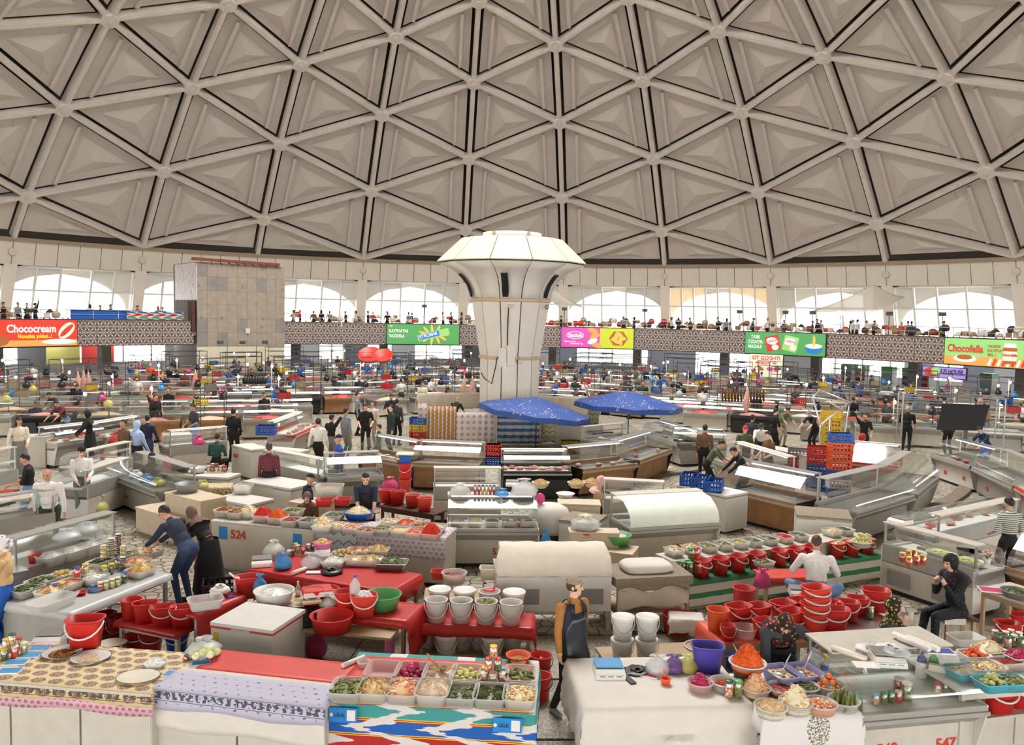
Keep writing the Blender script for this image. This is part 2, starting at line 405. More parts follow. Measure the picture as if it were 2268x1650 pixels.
w = b_.math('ADD',petals(b_,r_,th,6,.14,.045,.1),petals(b_,r_,th,12,.30,.05,.45,1.57))
w = b_.math('ADD',w,petals(b_,r_,th,6,.455,.05,.5)); w = b_.math('MINIMUM',b_.math('ADD',w,b_.lt(r_,.045)),1.0)
b_.put(b_.bsdf.inputs['Base Color'],b_.mix(w,lin((104,84,78)),lin((232,224,212)))); b_.bsdf.inputs['Roughness'].default_value = .6
parapet = link('wall_parapet',None,kind='structure',label='brown parapet of the gallery with white lattice pattern')
SEG = rad(4); me = MB()
hw = 30.5*math.tan(SEG/2)-.012
mb = MB().box(-hw,hw,30.5,30.58,2.60,4.18); pm = mb.mesh('lattice_panel')
mb = MB(); mb.box(-hw-.02,hw+.02,30.46,30.62,4.16,4.22).box(-hw-.02,hw+.02,30.46,30.62,2.54,2.60); tm = mb.mesh('parapet_rail')
M('parapet_edge',(82,66,60),.5,var=.1)
TOW = (ang(at_ring(432,700,30.5)),ang(at_ring(628,700,30.5)))
k = int(GA/SEG)
for j in range(-k,k):
 a = SEG*(j+.5)
 if TOW[0]-rad(1) < a < TOW[1]+rad(1): continue
 link('lattice_panel',pm,'lattice',parapet,rz=-a); link('parapet_rail',tm,'parapet_edge',parapet,rz=-a)
arcbox(30.8,31.0,-GA,GA,2.62,3.2,64).build('edge_beam','concrete',parapet)
# railing sections
M('rail_steel',(196,192,186),.35,.6,var=.05)
def railing(a0,a1,label):
 n = max(2,int((a1-a0)*30.5/1.5)); t = thing('railing',label,'railing',pol(30.9,(a0+a1)/2,4.0)); inv = Vector(t.location)
 for i in range(n+1):
  a = a0+(a1-a0)*i/n; MB().bar(pol(30.9,a,3.4)-inv,pol(30.9,a,4.78)-inv,.028).build('post','rail_steel',t)
 for z in (4.78,4.5): MB().tube([pol(30.9,a0+(a1-a0)*i/n,z)-inv for i in range(n+1)],.026 if z > 4.6 else .016).build('rail','rail_steel',t)
railing(rad(-80),TOW[0]-.004,'steel gallery railing between the frame edge and the stone tower')
railing(TOW[1]+.004,rad(-2),'steel gallery railing between the stone tower and the central column')
railing(rad(3),rad(80),'long steel gallery railing past the central column and along the windows')
# ---------------------------------------------------------------- tower clad in marble
M('marble',(166,151,135),.35,var=.16,scale=2.6); M('marble_grey',(144,137,130),.35,var=.14,scale=2); M('cream_wall',(226,214,186),.7,var=.05)
M('rust',(142,78,52),.9,var=.2,scale=8); M('rust_dark',(92,58,44),.9,var=.2,scale=8)
A,B = pol(30.2,TOW[0]),pol(30.2,TOW[1]); wT = (B-A).length; rzT = math.atan2((B-A).y,(B-A).x)
tw = link('tower',None,label='square stair tower clad in stained beige marble slabs',cat='tower',loc=A,rz=rzT)
mb = MB().box(.03,wT-.03,.06,5.5,0,8.15); mb.build('core','concrete',tw)
ntx,zt0,zt1 = 9,2.45,8.15
for i in range(ntx):
 for j in range(6):
  h0 = zt0+(zt1-zt0)*j/6; h1 = zt0+(zt1-zt0)*(j+1)/6; e = rnd.uniform(0,.012)
  MB().box(wT*i/ntx+.006,wT*(i+1)/ntx-.006,-.02-e,.07,h0+.006,h1-.006).build('marble_slab','marble_grey' if rnd.random() < .16 else 'marble',tw)
for x0,x1 in ((0,.33),(.335,.66),(.665,1)): MB().box(wT*x0,wT*x1-.02,0,.08,.05,zt0-.01).build('painted_panel','cream_wall',tw)
for i,(x,z) in enumerate(((.02,6.55),(.5,6.55),(.97,6.5),(.05,4.4),(.27,4.4),(.5,4.3),(.74,4.35),(.97,4.4),(.73,3.8))):
 MB().box(wT*x-.06,wT*x+.06,-.08,0,z-.07,z+.07).build('bracket','cornice_brown',tw)
for x in (.25,.5,.76): MB().box(wT*x-.22,wT*x+.22,-.06,.01,2.62,2.82).build('vent','steel_dark',tw)
MB().box(wT*.53,wT*.58,-.14,0,3.35,3.7).build('junction_box','frame_white',tw)
mb = MB(); mb.box(-.5,wT*.9,-.3,-.1,8.28,8.42).box(-.5,wT*.9,-.3,.1,8.24,8.29); o = mb.build('roof_beam','rust',tw); o.rotation_euler = (0,rad(.9),0)
for i in range(9): MB().bar((wT*(.15+i*.09),-.2,8.2),(wT*(.15+i*.09)+rnd.uniform(-.2,.5),-.2,7.98),.03).build('brace','rust_dark',tw)
m_,b_ = newmat('ikat_faded'); v = b_.xyz(b_.co('Object'))
s = b_.math('FRACT',b_.math('MULTIPLY_ADD',b_.noise(b_.co('Object',(2,2,.6)),2.5),1.0,b_.math('MULTIPLY',v[1],2.4)))
b_.put(b_.bsdf.inputs['Base Color'],b_.ramp(s,[(0,lin((220,214,210))),(.3,lin((196,120,96))),(.42,lin((222,216,212))),(.6,lin((120,148,186))),(.72,lin((224,218,214))),(.9,lin((190,170,160)))],'CONSTANT'))
MB().box(-.06,-.01,-.1,4.8,5.6,8.1).build('side_cloth','ikat_faded',tw)
MB().box(-.3,-.08,.1,1.0,3.5,5.5).build('side_post','rust_dark',tw)
# ---------------------------------------------------------------- central column
M('col_white',(232,224,210),.4,var=.05,scale=1.5); M('col_top',(206,194,166),.7,var=.1,scale=9); M('col_trim',(214,186,150),.5,var=.08); M('black',(18,17,16),.8,var=0)
CC = Vector((.38,0,0))
colm = thing('central_column','tall white faceted column with flaring capital and dark slots','column',CC)
NS = 12
def facets(prof,mt,name,gap=.012,skip=None):
 for j in range(NS):
  a0,a1 = 2*math.pi*(j-.5)/NS,2*math.pi*(j+.5)/NS; R = []
  for r,z in prof:
   g = gap/max(r,.5); p,q = Vector((r*math.sin(a0+g),-r*math.cos(a0+g),z)),Vector((r*math.sin(a1-g),-r*math.cos(a1-g),z)); R.append([p,q])
  mb = MB(); mb.sheet(R,smooth=len(prof) > 3); solid(mb.build(name,mt,colm),.05,1)
facets([(1.20,0),(1.20,3.16)],'col_white','lower_panel'); facets([(1.22,3.3),(1.58,5.48)],'col_white','shaft_panel')
facets([(1.60,5.62),(1.66,5.85),(1.80,6.15),(2.05,6.48),(2.45,6.78),(3.0,7.0)],'col_white','capital_panel')
facets([(3.06,7.03),(2.06,7.98)],'col_top','roof_panel')
MB().lathe([(1.27,3.16),(1.30,3.18),(1.30,3.28),(1.27,3.3)],12).build('ledge','col_trim',colm)
MB().lathe([(1.62,5.48),(1.66,5.5),(1.66,5.6),(1.62,5.62)],12).build('ledge','col_trim',colm)
MB().lathe([(1.15,0),(1.15,3.3),(1.5,5.5),(1.55,5.7),(1.7,6.1),(2.0,6.5),(2.5,6.85),(2.9,6.97),(1.95,7.9)],12,smooth=False).build('core','shadow_gap',colm)
MB().lathe([(1.2,7.85),(1.2,8.28),(1.12,8.28)],24).build('crown','col_white',colm)
for j in (-.6,.55): MB().box(j*1.2-.06,j*1.2+.06,-1.32,-.9,7.95,8.25).build('crown_bracket','col_trim',colm)
for j in range(6):
 a = rad(60*j-7); mb = MB()
 prof = [(1.66,5.66),(1.70,5.85),(1.83,6.15),(2.06,6.44),(2.2,6.56)]; R = []
 for r,z in prof:
  r += .05; wd = .13 if z > 5.8 else .10
  R.append([Vector((math.sin(a),-math.cos(a),0))*r+Vector((math.cos(a),math.sin(a),0))*s*wd+Vector((0,0,z)) for s in (-1,1)])
 mb.sheet(R); solid(mb.build('slot','black',colm),.03,1)
for x,z in ((-.30,2.9),(.02,3.0)): MB().box(x-.14+.0,x+.2,-1.42,-1.2,z,z+.75).build('meter_box','col_white' if x else 'cornice',colm)
mb = MB().tube([(-.08,-1.64,5.3),(-.1,-1.45,4.4),(-.1,-1.32,3.6),(-.12,-1.3,3.3),(-.5,-1.26,3.25),(-.55,-1.25,2.9),(-.7,-1.2,2.2),(-1.0,-1.0,2.4),(-1.15,-.7,2.6)],.02); mb.build('cable','black',colm)
for x in (-.04,.07): MB().ball((x,-1.68,5.3),.07).build('camera_dome','frame_white',colm)
MB().ball((1.45,-.95,5.3),.1).build('camera_dome','steel',colm)
MB().ball((.42,-1.42,3.12),.09).bar((.42,-1.4,3.1),(.42,-1.2,3.3),.02).build('lamp_bracket','frame_white',colm)
# ---------------------------------------------------------------- floor
m_,b_ = newmat('terrazzo'); c_ = b_.co('Object')
sp = b_.vor(c_,55,out=1); n1 = b_.noise(c_,1.3,4)
base = b_.ramp(n1,[(.3,lin((104,96,84))),(.55,lin((126,116,101))),(.8,lin((142,132,116)))])
spx = b_.xyz(sp); b_.put(b_.bsdf.inputs['Base Color'],b_.mix(b_.math('MULTIPLY',b_.gt(spx[0],.62),.6),base,lin((190,178,158)))); b_.bsdf.inputs['Roughness'].default_value = .5
M('joint',(104,96,86),.9,var=.15)
m_,b_ = newmat('paving_stone'); oi = b_.new('ShaderNodeNewGeometry').outputs['Random Per Island']
b_.put(b_.bsdf.inputs['Base Color'],b_.mix(b_.noise(b_.co(),5,3),b_.ramp(oi,[(0,lin((150,140,122))),(.35,lin((180,170,154))),(.6,lin((196,187,174))),(.8,lin((160,145,124))),(.95,lin((128,117,102)))]),lin((170,160,142)))); b_.bsdf.inputs['Roughness'].default_value = .38
floor = link('floor',None,kind='structure',label='round market hall floor of irregular pale paving stones and terrazzo')
MB().lathe([(49,-.12),(49,-.03)],72).build('bed','joint',floor)
m_,b_ = newmat('far_paving'); c_ = b_.co('Object')
b_.put(b_.bsdf.inputs['Base Color'],b_.mix(b_.lt(b_.vor(c_,3.4,'DISTANCE_TO_EDGE'),.04),b_.mix(b_.noise(c_,3),lin((134,126,112)),lin((164,156,142))),lin((88,80,70))))
arcbox(1.0,48.8,-rad(96),rad(96),-.03,-.004,64).build('far_paving','far_paving',floor)
def clip(poly,p,n):
 out = []
 for i in range(len(poly)):
  a,b = poly[i],poly[(i+1) % len(poly)]; da = (a[0]-p[0])*n[0]+(a[1]-p[1])*n[1]; db = (b[0]-p[0])*n[0]+(b[1]-p[1])*n[1]
  if da <= 0: out.append(a)
  if da*db < 0: t = da/(da-db); out.append((a[0]+(b[0]-a[0])*t,a[1]+(b[1]-a[1])*t))
 return out
GS = .21; NG = 106; pts = {}
r2 = random.Random(3)
for i in range(-NG,NG+1):
 for j in range(-NG,NG+1): pts[i,j] = ((i+.5*(j % 2)+r2.uniform(-.43,.43))*GS,(j+r2.uniform(-.43,.43))*GS)
rest = MB(); stones = []
AISLES = [(40,990,300,1180),(200,1130,330,1230),(1480,1090,1640,1230),(1960,1010,2200,1200),(1880,1180,1990,1230),(640,990,760,1060),(905,1265,990,1400),(320,985,420,1060)]
def onpix(p):
 d = Vector((p[0],p[1],0))-CAM_POS; z = d.dot(_F)
 return (1134+CAM_F*d.dot(_R)/z,825-CAM_F*d.dot(_U)/z) if z > 1 else (-999,-999)
for (i,j),p in pts.items():
 rr = math.hypot(*p)
 if rr > 22 or p[1] > 4 or abs(math.atan2(p[0],p[1]+34)) > rad(40): continue
 if rr > 21.6 and p[1] < 0: continue
 poly = [(p[0]-.2,p[1]-.2),(p[0]+.2,p[1]-.2),(p[0]+.2,p[1]+.2),(p[0]-.2,p[1]+.2)]
 for di in range(-1,2):
  for dj in range(-1,2):
   q = pts.get((i+di,j+dj))
   if q is None or (di == 0 and dj == 0): continue
   n = (q[0]-p[0],q[1]-p[1]); L = math.hypot(*n); n = (n[0]/L,n[1]/L)
   poly = clip(poly,((p[0]+q[0])/2-n[0]*.007,(p[1]+q[1])/2-n[1]*.007),n)
   if len(poly) < 3: break
 if len(poly) < 3: continue
 px = onpix(p); k = any(x0 <= px[0] <= x1 and y0 <= px[1] <= y1 for x0,y0,x1,y1 in AISLES)
 if k and len(stones) < 300: stones.append((poly,p))
 else:
  n = len(poly); rest.add([(x,y,-.03) for x,y in poly]+[(p[0]+(x-p[0])*.95,p[1]+(y-p[1])*.95,0) for x,y in poly],[tuple(range(n,2*n))]+[(a,(a+1) % n,n+(a+1) % n,n+a) for a in range(n)])
for poly,p in stones:
 n = len(poly); MB().add([(x,y,-.03) for x,y in poly]+[(p[0]+(x-p[0])*.95,p[1]+(y-p[1])*.95,0) for x,y in poly],[tuple(range(n,2*n))]+[(a,(a+1) % n,n+(a+1) % n,n+a) for a in range(n)]).build('paving_stone','paving_stone',floor)
rest.build('paving_stones','paving_stone',floor,kind='stuff')
for ring,(r0,r1,a0,a1) in enumerate(((21.7,23.2,150,210),(23.25,24.8,150,210),(24.85,26.4,152,208),(26.45,28.0,155,205),(28.05,30.4,158,202))):
 n = int(rad(a1-a0)*r0/1.6)
 for i in range(n):
  b0 = rad(a0)+rad(a1-a0)*i/n; b1 = rad(a0)+rad(a1-a0)*(i+1)/n-.0008
  arcbox(r0,r1-.01,b0,b1,-.03,0,2).build('terrazzo_slab','terrazzo',floor)
# circular kerb steps in the paving
M('kerb',(128,116,98),.6,var=.15)
for r0,a0,a1 in ((16.9,118,150),(9.7,130,160)):
 n = int(rad(a1-a0)*r0/1.1)
 for i in range(n): arcbox(r0,r0+.38,rad(a0)+rad(a1-a0)*i/n,rad(a0)+rad(a1-a0)*(i+1)/n-.001,-.03,.09,2).build('kerb_stone','kerb',floor)
# ================================================================ LIBRARY
PLASTIC = {'red': (206,44,40),'red2': (222,66,54),'white': (226,222,216),'blue': (42,92,178),'navy': (48,60,140),'purple': (76,66,160),'yellow': (232,196,40),'orange': (232,92,48),'green': (92,170,100),'turq': (92,186,204),'pink': (214,110,170),'grey': (142,140,138),'black': (30,29,28),'brown': (98,66,48),'lilac': (150,150,200),'cream': (232,222,200),'dgreen': (40,92,62)}
for k_,c_ in PLASTIC.items(): M('pl_'+k_,c_,.38,var=.06,scale=3)
M('handle_white',(232,224,218),.4,var=.03)
def softmat(name,rgb,t=.35,rough=.4):
 """milky see-through plastic"""
 if name in MATS: return MATS[name]
 m,b = newmat(name); out = b.n['Material Output']; c = (*lin(rgb),1)
 b.bsdf.inputs['Base Color'].default_value = c; b.bsdf.inputs['Roughness'].default_value = rough
 tr = b.new('ShaderNodeBsdfTransparent'); tr.inputs[0].default_value = (.97,.97,.96,1); mx = b.new('ShaderNodeMixShader'); mx.inputs[0].default_value = t
 b.t.links.new(b.bsdf.outputs[0],mx.inputs[1]); b.t.links.new(tr.outputs[0],mx.inputs[2]); b.t.links.new(mx.outputs[0],out.inputs[0]); return m
softmat('tub_clear',(234,230,224),.55); softmat('tub_pink',(226,190,186),.35); softmat('bag_clear',(222,224,226),.5,.25); softmat('bag_blue',(70,160,220),.25,.3); softmat('bag_purple',(120,96,170),.35,.3); softmat('bag_yellow',(224,214,120),.4,.3); softmat('bag_pink',(220,70,130),.2,.3)
softmat('sheet_plastic',(226,226,224),.35,.2); softmat('net_white',(236,228,214),.2,.8)
glassmat('case_glass',(.95,.985,.97),.14); glassmat('jar_glass',(.96,.98,.96),.16)
M('white_enamel',(222,218,210),.35,var=.05); M('white_dirty',(206,198,184),.5,var=.08); M('case_grey',(170,166,158),.45,.2,var=.08); M('beige_top',(206,188,160),.6,var=.08)
M('stainless',(196,194,190),.28,.85,var=.05); M('wood',(170,126,84),.55,var=.22,scale=4); M('ply',(178,152,118),.7,var=.14,scale=3); M('black_panel',(34,34,36),.4,var=.05)
M('lamp_strip',(235,245,255),emit=3.2); M('bulb',(255,250,240),emit=22.0); M('led_red',(255,90,80),emit=2.0)
M('text_red',(206,62,48),.6,var=0); M('text_dark',(40,40,44),.6,var=0); M('paper',(236,230,224),.7,var=.05); M('paper_blue',(70,150,206),.5,var=.05); M('card_blue',(26,132,208),.5,var=0); M('blue_label',(60,84,160),.5,var=.1)
# ---- foods: palettes of materials
FOOD = {'carrot': [(236,100,36),(224,84,28),(244,126,60)],'paprika': [(214,48,34),(230,66,44)],'cabbage': [(244,228,194),(248,206,164),(238,206,150),(240,170,110)],'slaw': [(240,216,160),(226,130,60),(240,226,190),(160,150,60),(214,90,50)],
 'kimchi': [(242,196,150),(216,72,40),(242,220,190),(226,120,70)],'pickle': [(112,118,52),(92,100,44),(136,138,70),(150,148,86)],'greens': [(84,94,38),(112,120,54),(66,78,34)],'beet': [(186,36,86),(206,54,104),(160,28,74)],'darkbeet': [(104,26,44),(128,34,54)],
 'salad': [(244,222,170),(238,196,120),(222,100,56),(150,150,70),(248,236,206)],'dice': [(236,150,110),(242,226,200),(214,70,50),(196,186,130)],'sauce': [(150,44,26),(172,60,34)],'rice': [(244,224,200),(246,206,170),(240,186,146)],'stew': [(176,96,34),(206,140,50),(84,96,40),(150,60,30)],
 'noodle': [(226,190,120),(236,206,150),(206,160,90)],'tomato': [(222,84,40),(232,116,56)],'gtomato': [(176,174,110),(198,186,120),(214,150,90)],'lemon': [(212,206,130),(196,196,112)],'olive': [(146,138,70),(120,118,60)],'white': [(240,238,228),(232,228,214)],'meat': [(206,130,118),(222,160,146),(190,96,88),(232,206,190)],'chicken': [(232,200,168),(226,182,150)],
 'nut': [(214,170,110),(228,190,140)],'melon': [(204,208,140),(222,224,176)]}
for k_,L_ in FOOD.items():
 for i_,c_ in enumerate(L_): M('fd_%s%d' % (k_,i_),c_,.45,var=.14,scale=14)
def fmats(k): return ['fd_%s%d' % (k,i) for i in range(len(FOOD[k]))]
HEAPS = {}
def heapmesh(kind,pal,rx,ry,peak,sq=1.0,n=None,seed=1):
 key = (kind,pal,round(rx,2),round(ry,2),round(peak,2),sq,n,seed)
 if key in HEAPS: return HEAPS[key]
 r = random.Random(hash(key) % 9999+seed); mb = MB(); nm = len(FOOD[pal]); pw = {1.0: 2.0}.get(sq,3.2)
 def h(x,y):
  q = min(1.0,(abs(x/rx)**(2/sq)+abs(y/ry)**(2/sq))**(sq/2)); return peak*(1-q**1.6)
 K = 7; prof = [(0.001 if i == K else (1-i/K),0) for i in range(K+1)]; R = []
 for i in range(K+1):
  q = max(.001,1-i/K); ring = []
  for j in range(20):
   a = 2*math.pi*j/20; ca,sa = math.cos(a),math.sin(a)
   if sq != 1: ca = math.copysign(abs(ca)**sq,ca); sa = math.copysign(abs(sa)**sq,sa)
   ring.append((rx*q*ca,ry*q*sa,peak*(1-q**1.6)+r.uniform(-.006,.006)))
  R.append(ring)
 mb.rings([[(x,y,-.05) for x,y,z in R[0]]]+R)
 A = 4*rx*ry; n = n or int(min(300,A/.00042*(1 if kind in ('shred','chunk') else .45)))
 if kind == 'sauce': n = 25
 for i in range(n):
  q = math.sqrt(r.random())*.97; a = r.uniform(0,2*math.pi); ca,sa = math.cos(a),math.sin(a)
  if sq != 1: ca = math.copysign(abs(ca)**sq,ca); sa = math.copysign(abs(sa)**sq,sa)
  x,y = rx*q*ca,ry*q*sa; z = h(x,y); mb.cur = r.randrange(nm); th = r.uniform(0,math.pi); tl = r.uniform(-.5,.5)
  if kind == 'shred':
   L = r.uniform(.016,.034); d = Vector((math.cos(th),math.sin(th),tl))*L; c = Vector((x,y,z+.004)); w = .0032; s = Vector((-math.sin(th),math.cos(th),0))*w; u = Vector((0,0,w)); m = c+u*2.5
   mb.add([c-d-s,c-d+s,c-d+u,m-s,m+s,m+u*1.5,c+d*.9-s-u*2,c+d*.9+s-u*2,c+d*.9],[(0,3,5,2),(1,2,5,4),(0,1,4,3),(3,6,8,5),(4,5,8,7),(3,4,7,6)])
  elif kind == 'chunk':
   s = r.uniform(.008,.017); mb.cbox((x,y,z+.004),s*1.6,s,s*.8,th,Matrix.Rotation(tl,4,'X'))
  elif kind == 'slice':
   s = r.uniform(.016,.028); mb.cur = r.randrange(nm); rot = Matrix.Rotation(th,3,'Z') @ Matrix.Rotation(tl,3,'X'); mb.ball((x,y,z+.006),s,s*.7,s*.25,7,4,rot)
  elif kind == 'leaf':
   L = r.uniform(.02,.045); d = Vector((math.cos(th),math.sin(th),tl*.7))*L; s = Vector((-math.sin(th),math.cos(th),r.uniform(-.4,.4)))*L*.3; c = Vector((x,y,z+.006)); mb.add([c-d,c-s,c+d,c+s,c+Vector((0,0,.006))],[(0,1,4),(1,2,4),(2,3,4),(3,0,4)])
  elif kind == 'cuke':
   rot = Matrix.Rotation(th,3,'Z') @ Matrix.Rotation(tl*.5,3,'Y'); mb.ball((x,y,z+.008),r.uniform(.028,.042),.012,.012,7,5,rot)
  elif kind == 'ball': s = r.uniform(.014,.02); mb.ball((x,y,z+.008),s,s,s*.9,8,5)
  elif kind == 'sauce': s = r.uniform(.01,.02); mb.ball((x,y,z),s,s*.8,s*.35,6,4)
 me = mb.mesh('heap'); HEAPS[key] = me
 for q in fmats(pal): me.materials.append(MATS[q])
 return me
NAMES = {'carrot': ('shredded_carrot','orange shredded carrot'),'paprika': ('red_pepper_paste','red spiced shreds'),'cabbage': ('shredded_cabbage','pale shredded cabbage'),'slaw': ('mixed_slaw','mixed shredded salad'),'kimchi': ('spiced_cabbage','red-spiced cabbage leaves'),'pickle': ('gherkin_heap','green gherkins'),'greens': ('pickled_greens','dark pickled greens'),'beet': ('pickled_beet','magenta pickled beet'),'darkbeet': ('grated_beet','dark red grated beet'),
 'salad': ('diced_salad','diced cream salad'),'dice': ('diced_vegetables','orange and white diced vegetables'),'sauce': ('red_sauce','dark red sauce'),'rice': ('rice_salad','pale grated radish'),'stew': ('vegetable_stew','brown vegetable stew'),'noodle': ('noodle_salad','golden noodle salad'),'tomato': ('tomato_heap','red tomatoes'),'gtomato': ('green_tomato_heap','green tomatoes'),'lemon': ('pale_fruit_heap','pale green fruit'),'olive': ('olive_heap','olive green vegetables'),'white': ('white_cheese','white curd'),'meat': ('meat_heap','pink meat cuts'),'chicken': ('chicken_heap','pale chicken pieces'),'nut': ('nut_heap','golden nuts'),'melon': ('melon_heap','pale melons')}
def heap(kind,pal,loc,rx,ry,peak,where,rz=0.0,sq=1.0,seed=1,n=None,adj=''):
 nm,d = NAMES[pal]; return link(nm,heapmesh(kind,pal,rx,ry,peak,sq,n,seed),None,None,('heap of %s %s %s' % (adj,d,where)).replace('  ',' '),'food',None,'stuff',loc,rz)
# ---- containers (built once per size, meshes shared)
CM = {}
def cmesh(key,fn):
 if key not in CM: CM[key] = fn()
 return CM[key]
def shell(rx0,ry0,rx1,ry1,h,sq=1.0,t=.006,n=28,rim=.012):
 mb = MB(); R = []
 def ring(rx,ry,z):
  o = []
  for j in range(n):
   a = 2*math.pi*(j+.5)/n; ca,sa = math.cos(a),math.sin(a)
   if sq != 1: ca = math.copysign(abs(ca)**sq,ca); sa = math.copysign(abs(sa)**sq,sa)
   o.append((rx*ca,ry*sa,z))
  return o
 lp = lambda z: (rx0+(rx1-rx0)*z/h,ry0+(ry1-ry0)*z/h)
 R = [ring(rx0,ry0,0),ring(*lp(h*.9),h*.9),ring(rx1,ry1,h-rim),ring(rx1+rim,ry1+rim,h-rim),ring(rx1+rim,ry1+rim,h),ring(rx1-t,ry1-t,h),ring(rx0-t,ry0-t,.012)]
 mb.rings(R,True,True,smooth=True); return mb
def rect_tub(loc,label,w=.36,d=.30,h=.14,mat='tub_clear',rz=0.0,cat='tub',name='plastic_tub'):
 me = cmesh(('rt',round(w,3),round(d,3),round(h,3)),lambda: shell(w*.42,d*.42,w*.5,d*.5,h,.32,.006,36,.008).mesh('tub'))
 o = link(name,me if not me.materials else me.copy() if False else me,None,None,label,cat,None,None,loc,rz); setmat(o,[mat]); return o
def setmat(o,mats):
 me = o.data
 while len(me.materials) < len(mats): me.materials.append(None)
 for i,m in enumerate(mats): o.material_slots[i].link = 'OBJECT'; o.material_slots[i].material = MATS[m]
 return o
def round_tub(loc,label,r=.15,h=.11,mat='tub_clear',cat='bowl',name='plastic_bowl',taper=.8,rim=.010,sx=1.0,rz=0.0):
 me = cmesh(('ro',round(r,3),round(h,3),taper,sx),lambda: shell(r*taper*sx,r*taper,r*sx,r,h,1.0,.006,28,rim).mesh('bowl'))
 return setmat(link(name,me,None,None,label,cat,None,None,loc,rz),[mat])
def handle_mesh(r,z,drop,out=0.0,n=10,t=.011,ry=None):
 pts = []; ry = r if ry is None else ry
 for i in range(n+1):
  a = math.pi*i/n; pts.append((r*math.cos(a),-ry*math.sin(a)*1.03-.012,z-drop*math.sin(a)))
 return MB().tube(pts,t,5)
def oval_bucket(loc,label,s=1.0,mat='pl_red',rz=0.0,hmat='handle_white',handle=True,drop=.10,name='red_bucket',group=None):
 t = thing(name,label,'bucket',loc,rz,group); t.scale = (s,s,s)
 setmat(link('body',cmesh('ob',lambda: shell(.125,.095,.165,.125,.28,.62,.007,32,.010).mesh('body')),None,t),[mat])
 if handle: setmat(link('handle',cmesh(('obh',drop),lambda: handle_mesh(.172,.255,drop,ry=.142).mesh('handle')),None,t),[hmat])
 return t
def round_bucket(loc,label,s=1.0,mat='pl_red',rz=0.0,hmat='handle_white',handle=True,lid=None,drop=.16,name='bucket',r=.15,h=.30):
 t = thing(name,label,'bucket',loc,rz); t.scale = (s,s,s)
 setmat(link('body',cmesh(('rb',r,h),lambda: shell(r*.84,r*.84,r,r,h,1.0,.006,28,.010).mesh('body')),None,t),[mat])
 if handle: setmat(link('handle',cmesh(('rbh',r,h,drop),lambda: handle_mesh(r+.012,h-.04,drop,t=.006).mesh('handle')),None,t),[hmat])
 if lid: setmat(link('lid',cmesh(('rbl',r),lambda: MB().lathe([(r+.014,-.03),(r+.016,.0),(r+.012,.008),(r-.012,.008),(r-.02,.002),(.001,.002)],28,cap0=False,cap1=False).mesh('lid')),None,t,loc=(0,0,h)),[lid])
 return t
JARS = {}
def jar(loc,label,pal='pickle',lid='pl_dgreen',h=.14,r=.042,group=None):
 t = thing('jar',label,'jar',loc,rnd.uniform(0,6),group)
 def core(): mb = MB(); mb.lathe([(r*.9,.004),(r*.9,h*.72),(r*.75,h*.8)],12); return mb.mesh('contents')
 me = cmesh(('jc',pal,r,h),core)
 if not me.materials: me.materials.append(MATS[jarmat(pal)])
 link('contents',me,None,t)
 me = cmesh(('jg',r,h),lambda: MB().lathe([(r*.96,0),(r,.01),(r,h*.74),(r*.82,h*.84),(r*.82,h*.9)],14,cap1=False).mesh('glass')); link('glass',me,'jar_glass',t)
 setmat(link('lid',cmesh(('jl',r,h),lambda: MB().lathe([(r*.9,h*.88),(r*.92,h*.98),(r*.86,h),(.001,h)],14,cap1=False).mesh('lid')),None,t),[lid]); return t
def jarmat(pal):
 n = 'jar_'+pal
 if n not in MATS:
  m,b = newmat(n); L = [lin(c) for c in FOOD[pal]]; c = b.co(); f = b.xyz(b.vor(c,60,out=1))[0]
  b.put(b.bsdf.inputs['Base Color'],b.ramp(f,[(i/len(L),q) for i,q in enumerate(L)],'CONSTANT')); b.bsdf.inputs['Roughness'].default_value = .3
 return n
def scales(loc,label,rz=0.0,plate='stainless',s=1.0,digits='led_red'):
 t = thing('weighing_scale',label,'scale',loc,rz); t.scale = (s,)*3
 mb = MB(); mb.add([(-.16,-.17,0),(.16,-.17,0),(.16,.17,0),(-.16,.17,0),(-.16,-.15,.05),(.16,-.15,.05),(.15,.17,.075),(-.15,.17,.075),(-.155,-.09,.085),(.155,-.09,.085)],[(0,3,2,1),(0,1,5,4),(4,5,9,8),(8,9,6,7),(1,2,6,9,5),(3,0,4,8,7),(2,3,7,6)]); mb.build('body','white_enamel',t)
 MB().box(-.15,.15,-.07,.17,.095,.107).build('plate',plate,t)
 MB().box(-.145,.145,-.152,-.148,.012,.046).build('display_panel','blue_label',t).rotation_euler = (rad(-2),0,0)
 for x in (-.09,0,.09): MB().box(x-.032,x+.032,-.158,-.152,.02,.038).build('digits',digits,t)
 for x in (-.12,.12): MB().lathe([(.02,-.0),(.02,.012)],8,(x,.12,0)).build('foot','black_panel',t)
 return t
def bag(loc,label,mat='bag_clear',r=.11,h=.2,rz=0.0,fill=None,name='plastic_bag',ears=True):
 rr = random.Random(int(loc[0]*97+loc[1]*31) % 999); t = thing(name,label,'bag',loc,rz); n = 14; R = []
 for f,q in ((.75,0),(1.02,.12),(1.05,.35),(.85,.6),(.45,.78),(.16,.84),(.3,.92),(.52,.98)):
  R.append([(r*f*math.cos(2*math.pi*j/n)*rr.uniform(.88,1.1),r*f*math.sin(2*math.pi*j/n)*rr.uniform(.88,1.1),h*q+rr.uniform(-.01,.01)*(q > 0)) for j in range(n)])
 MB().rings(R,True,False).build('sack',mat,t)
 if ears:
  for s in (-1,1): MB().tube([(s*r*.12,0,h*.9),(s*r*.28,0,h*1.03),(s*r*.5,.01,h*1.04),(s*r*.66,.02,h*.93)],r*.11,5).build('loose_handle',mat,t)
 if fill: MB().ball((0,0,h*.32),r*.85,r*.85,h*.3,10,6).build('contents',jarmat(fill),t)
 return t
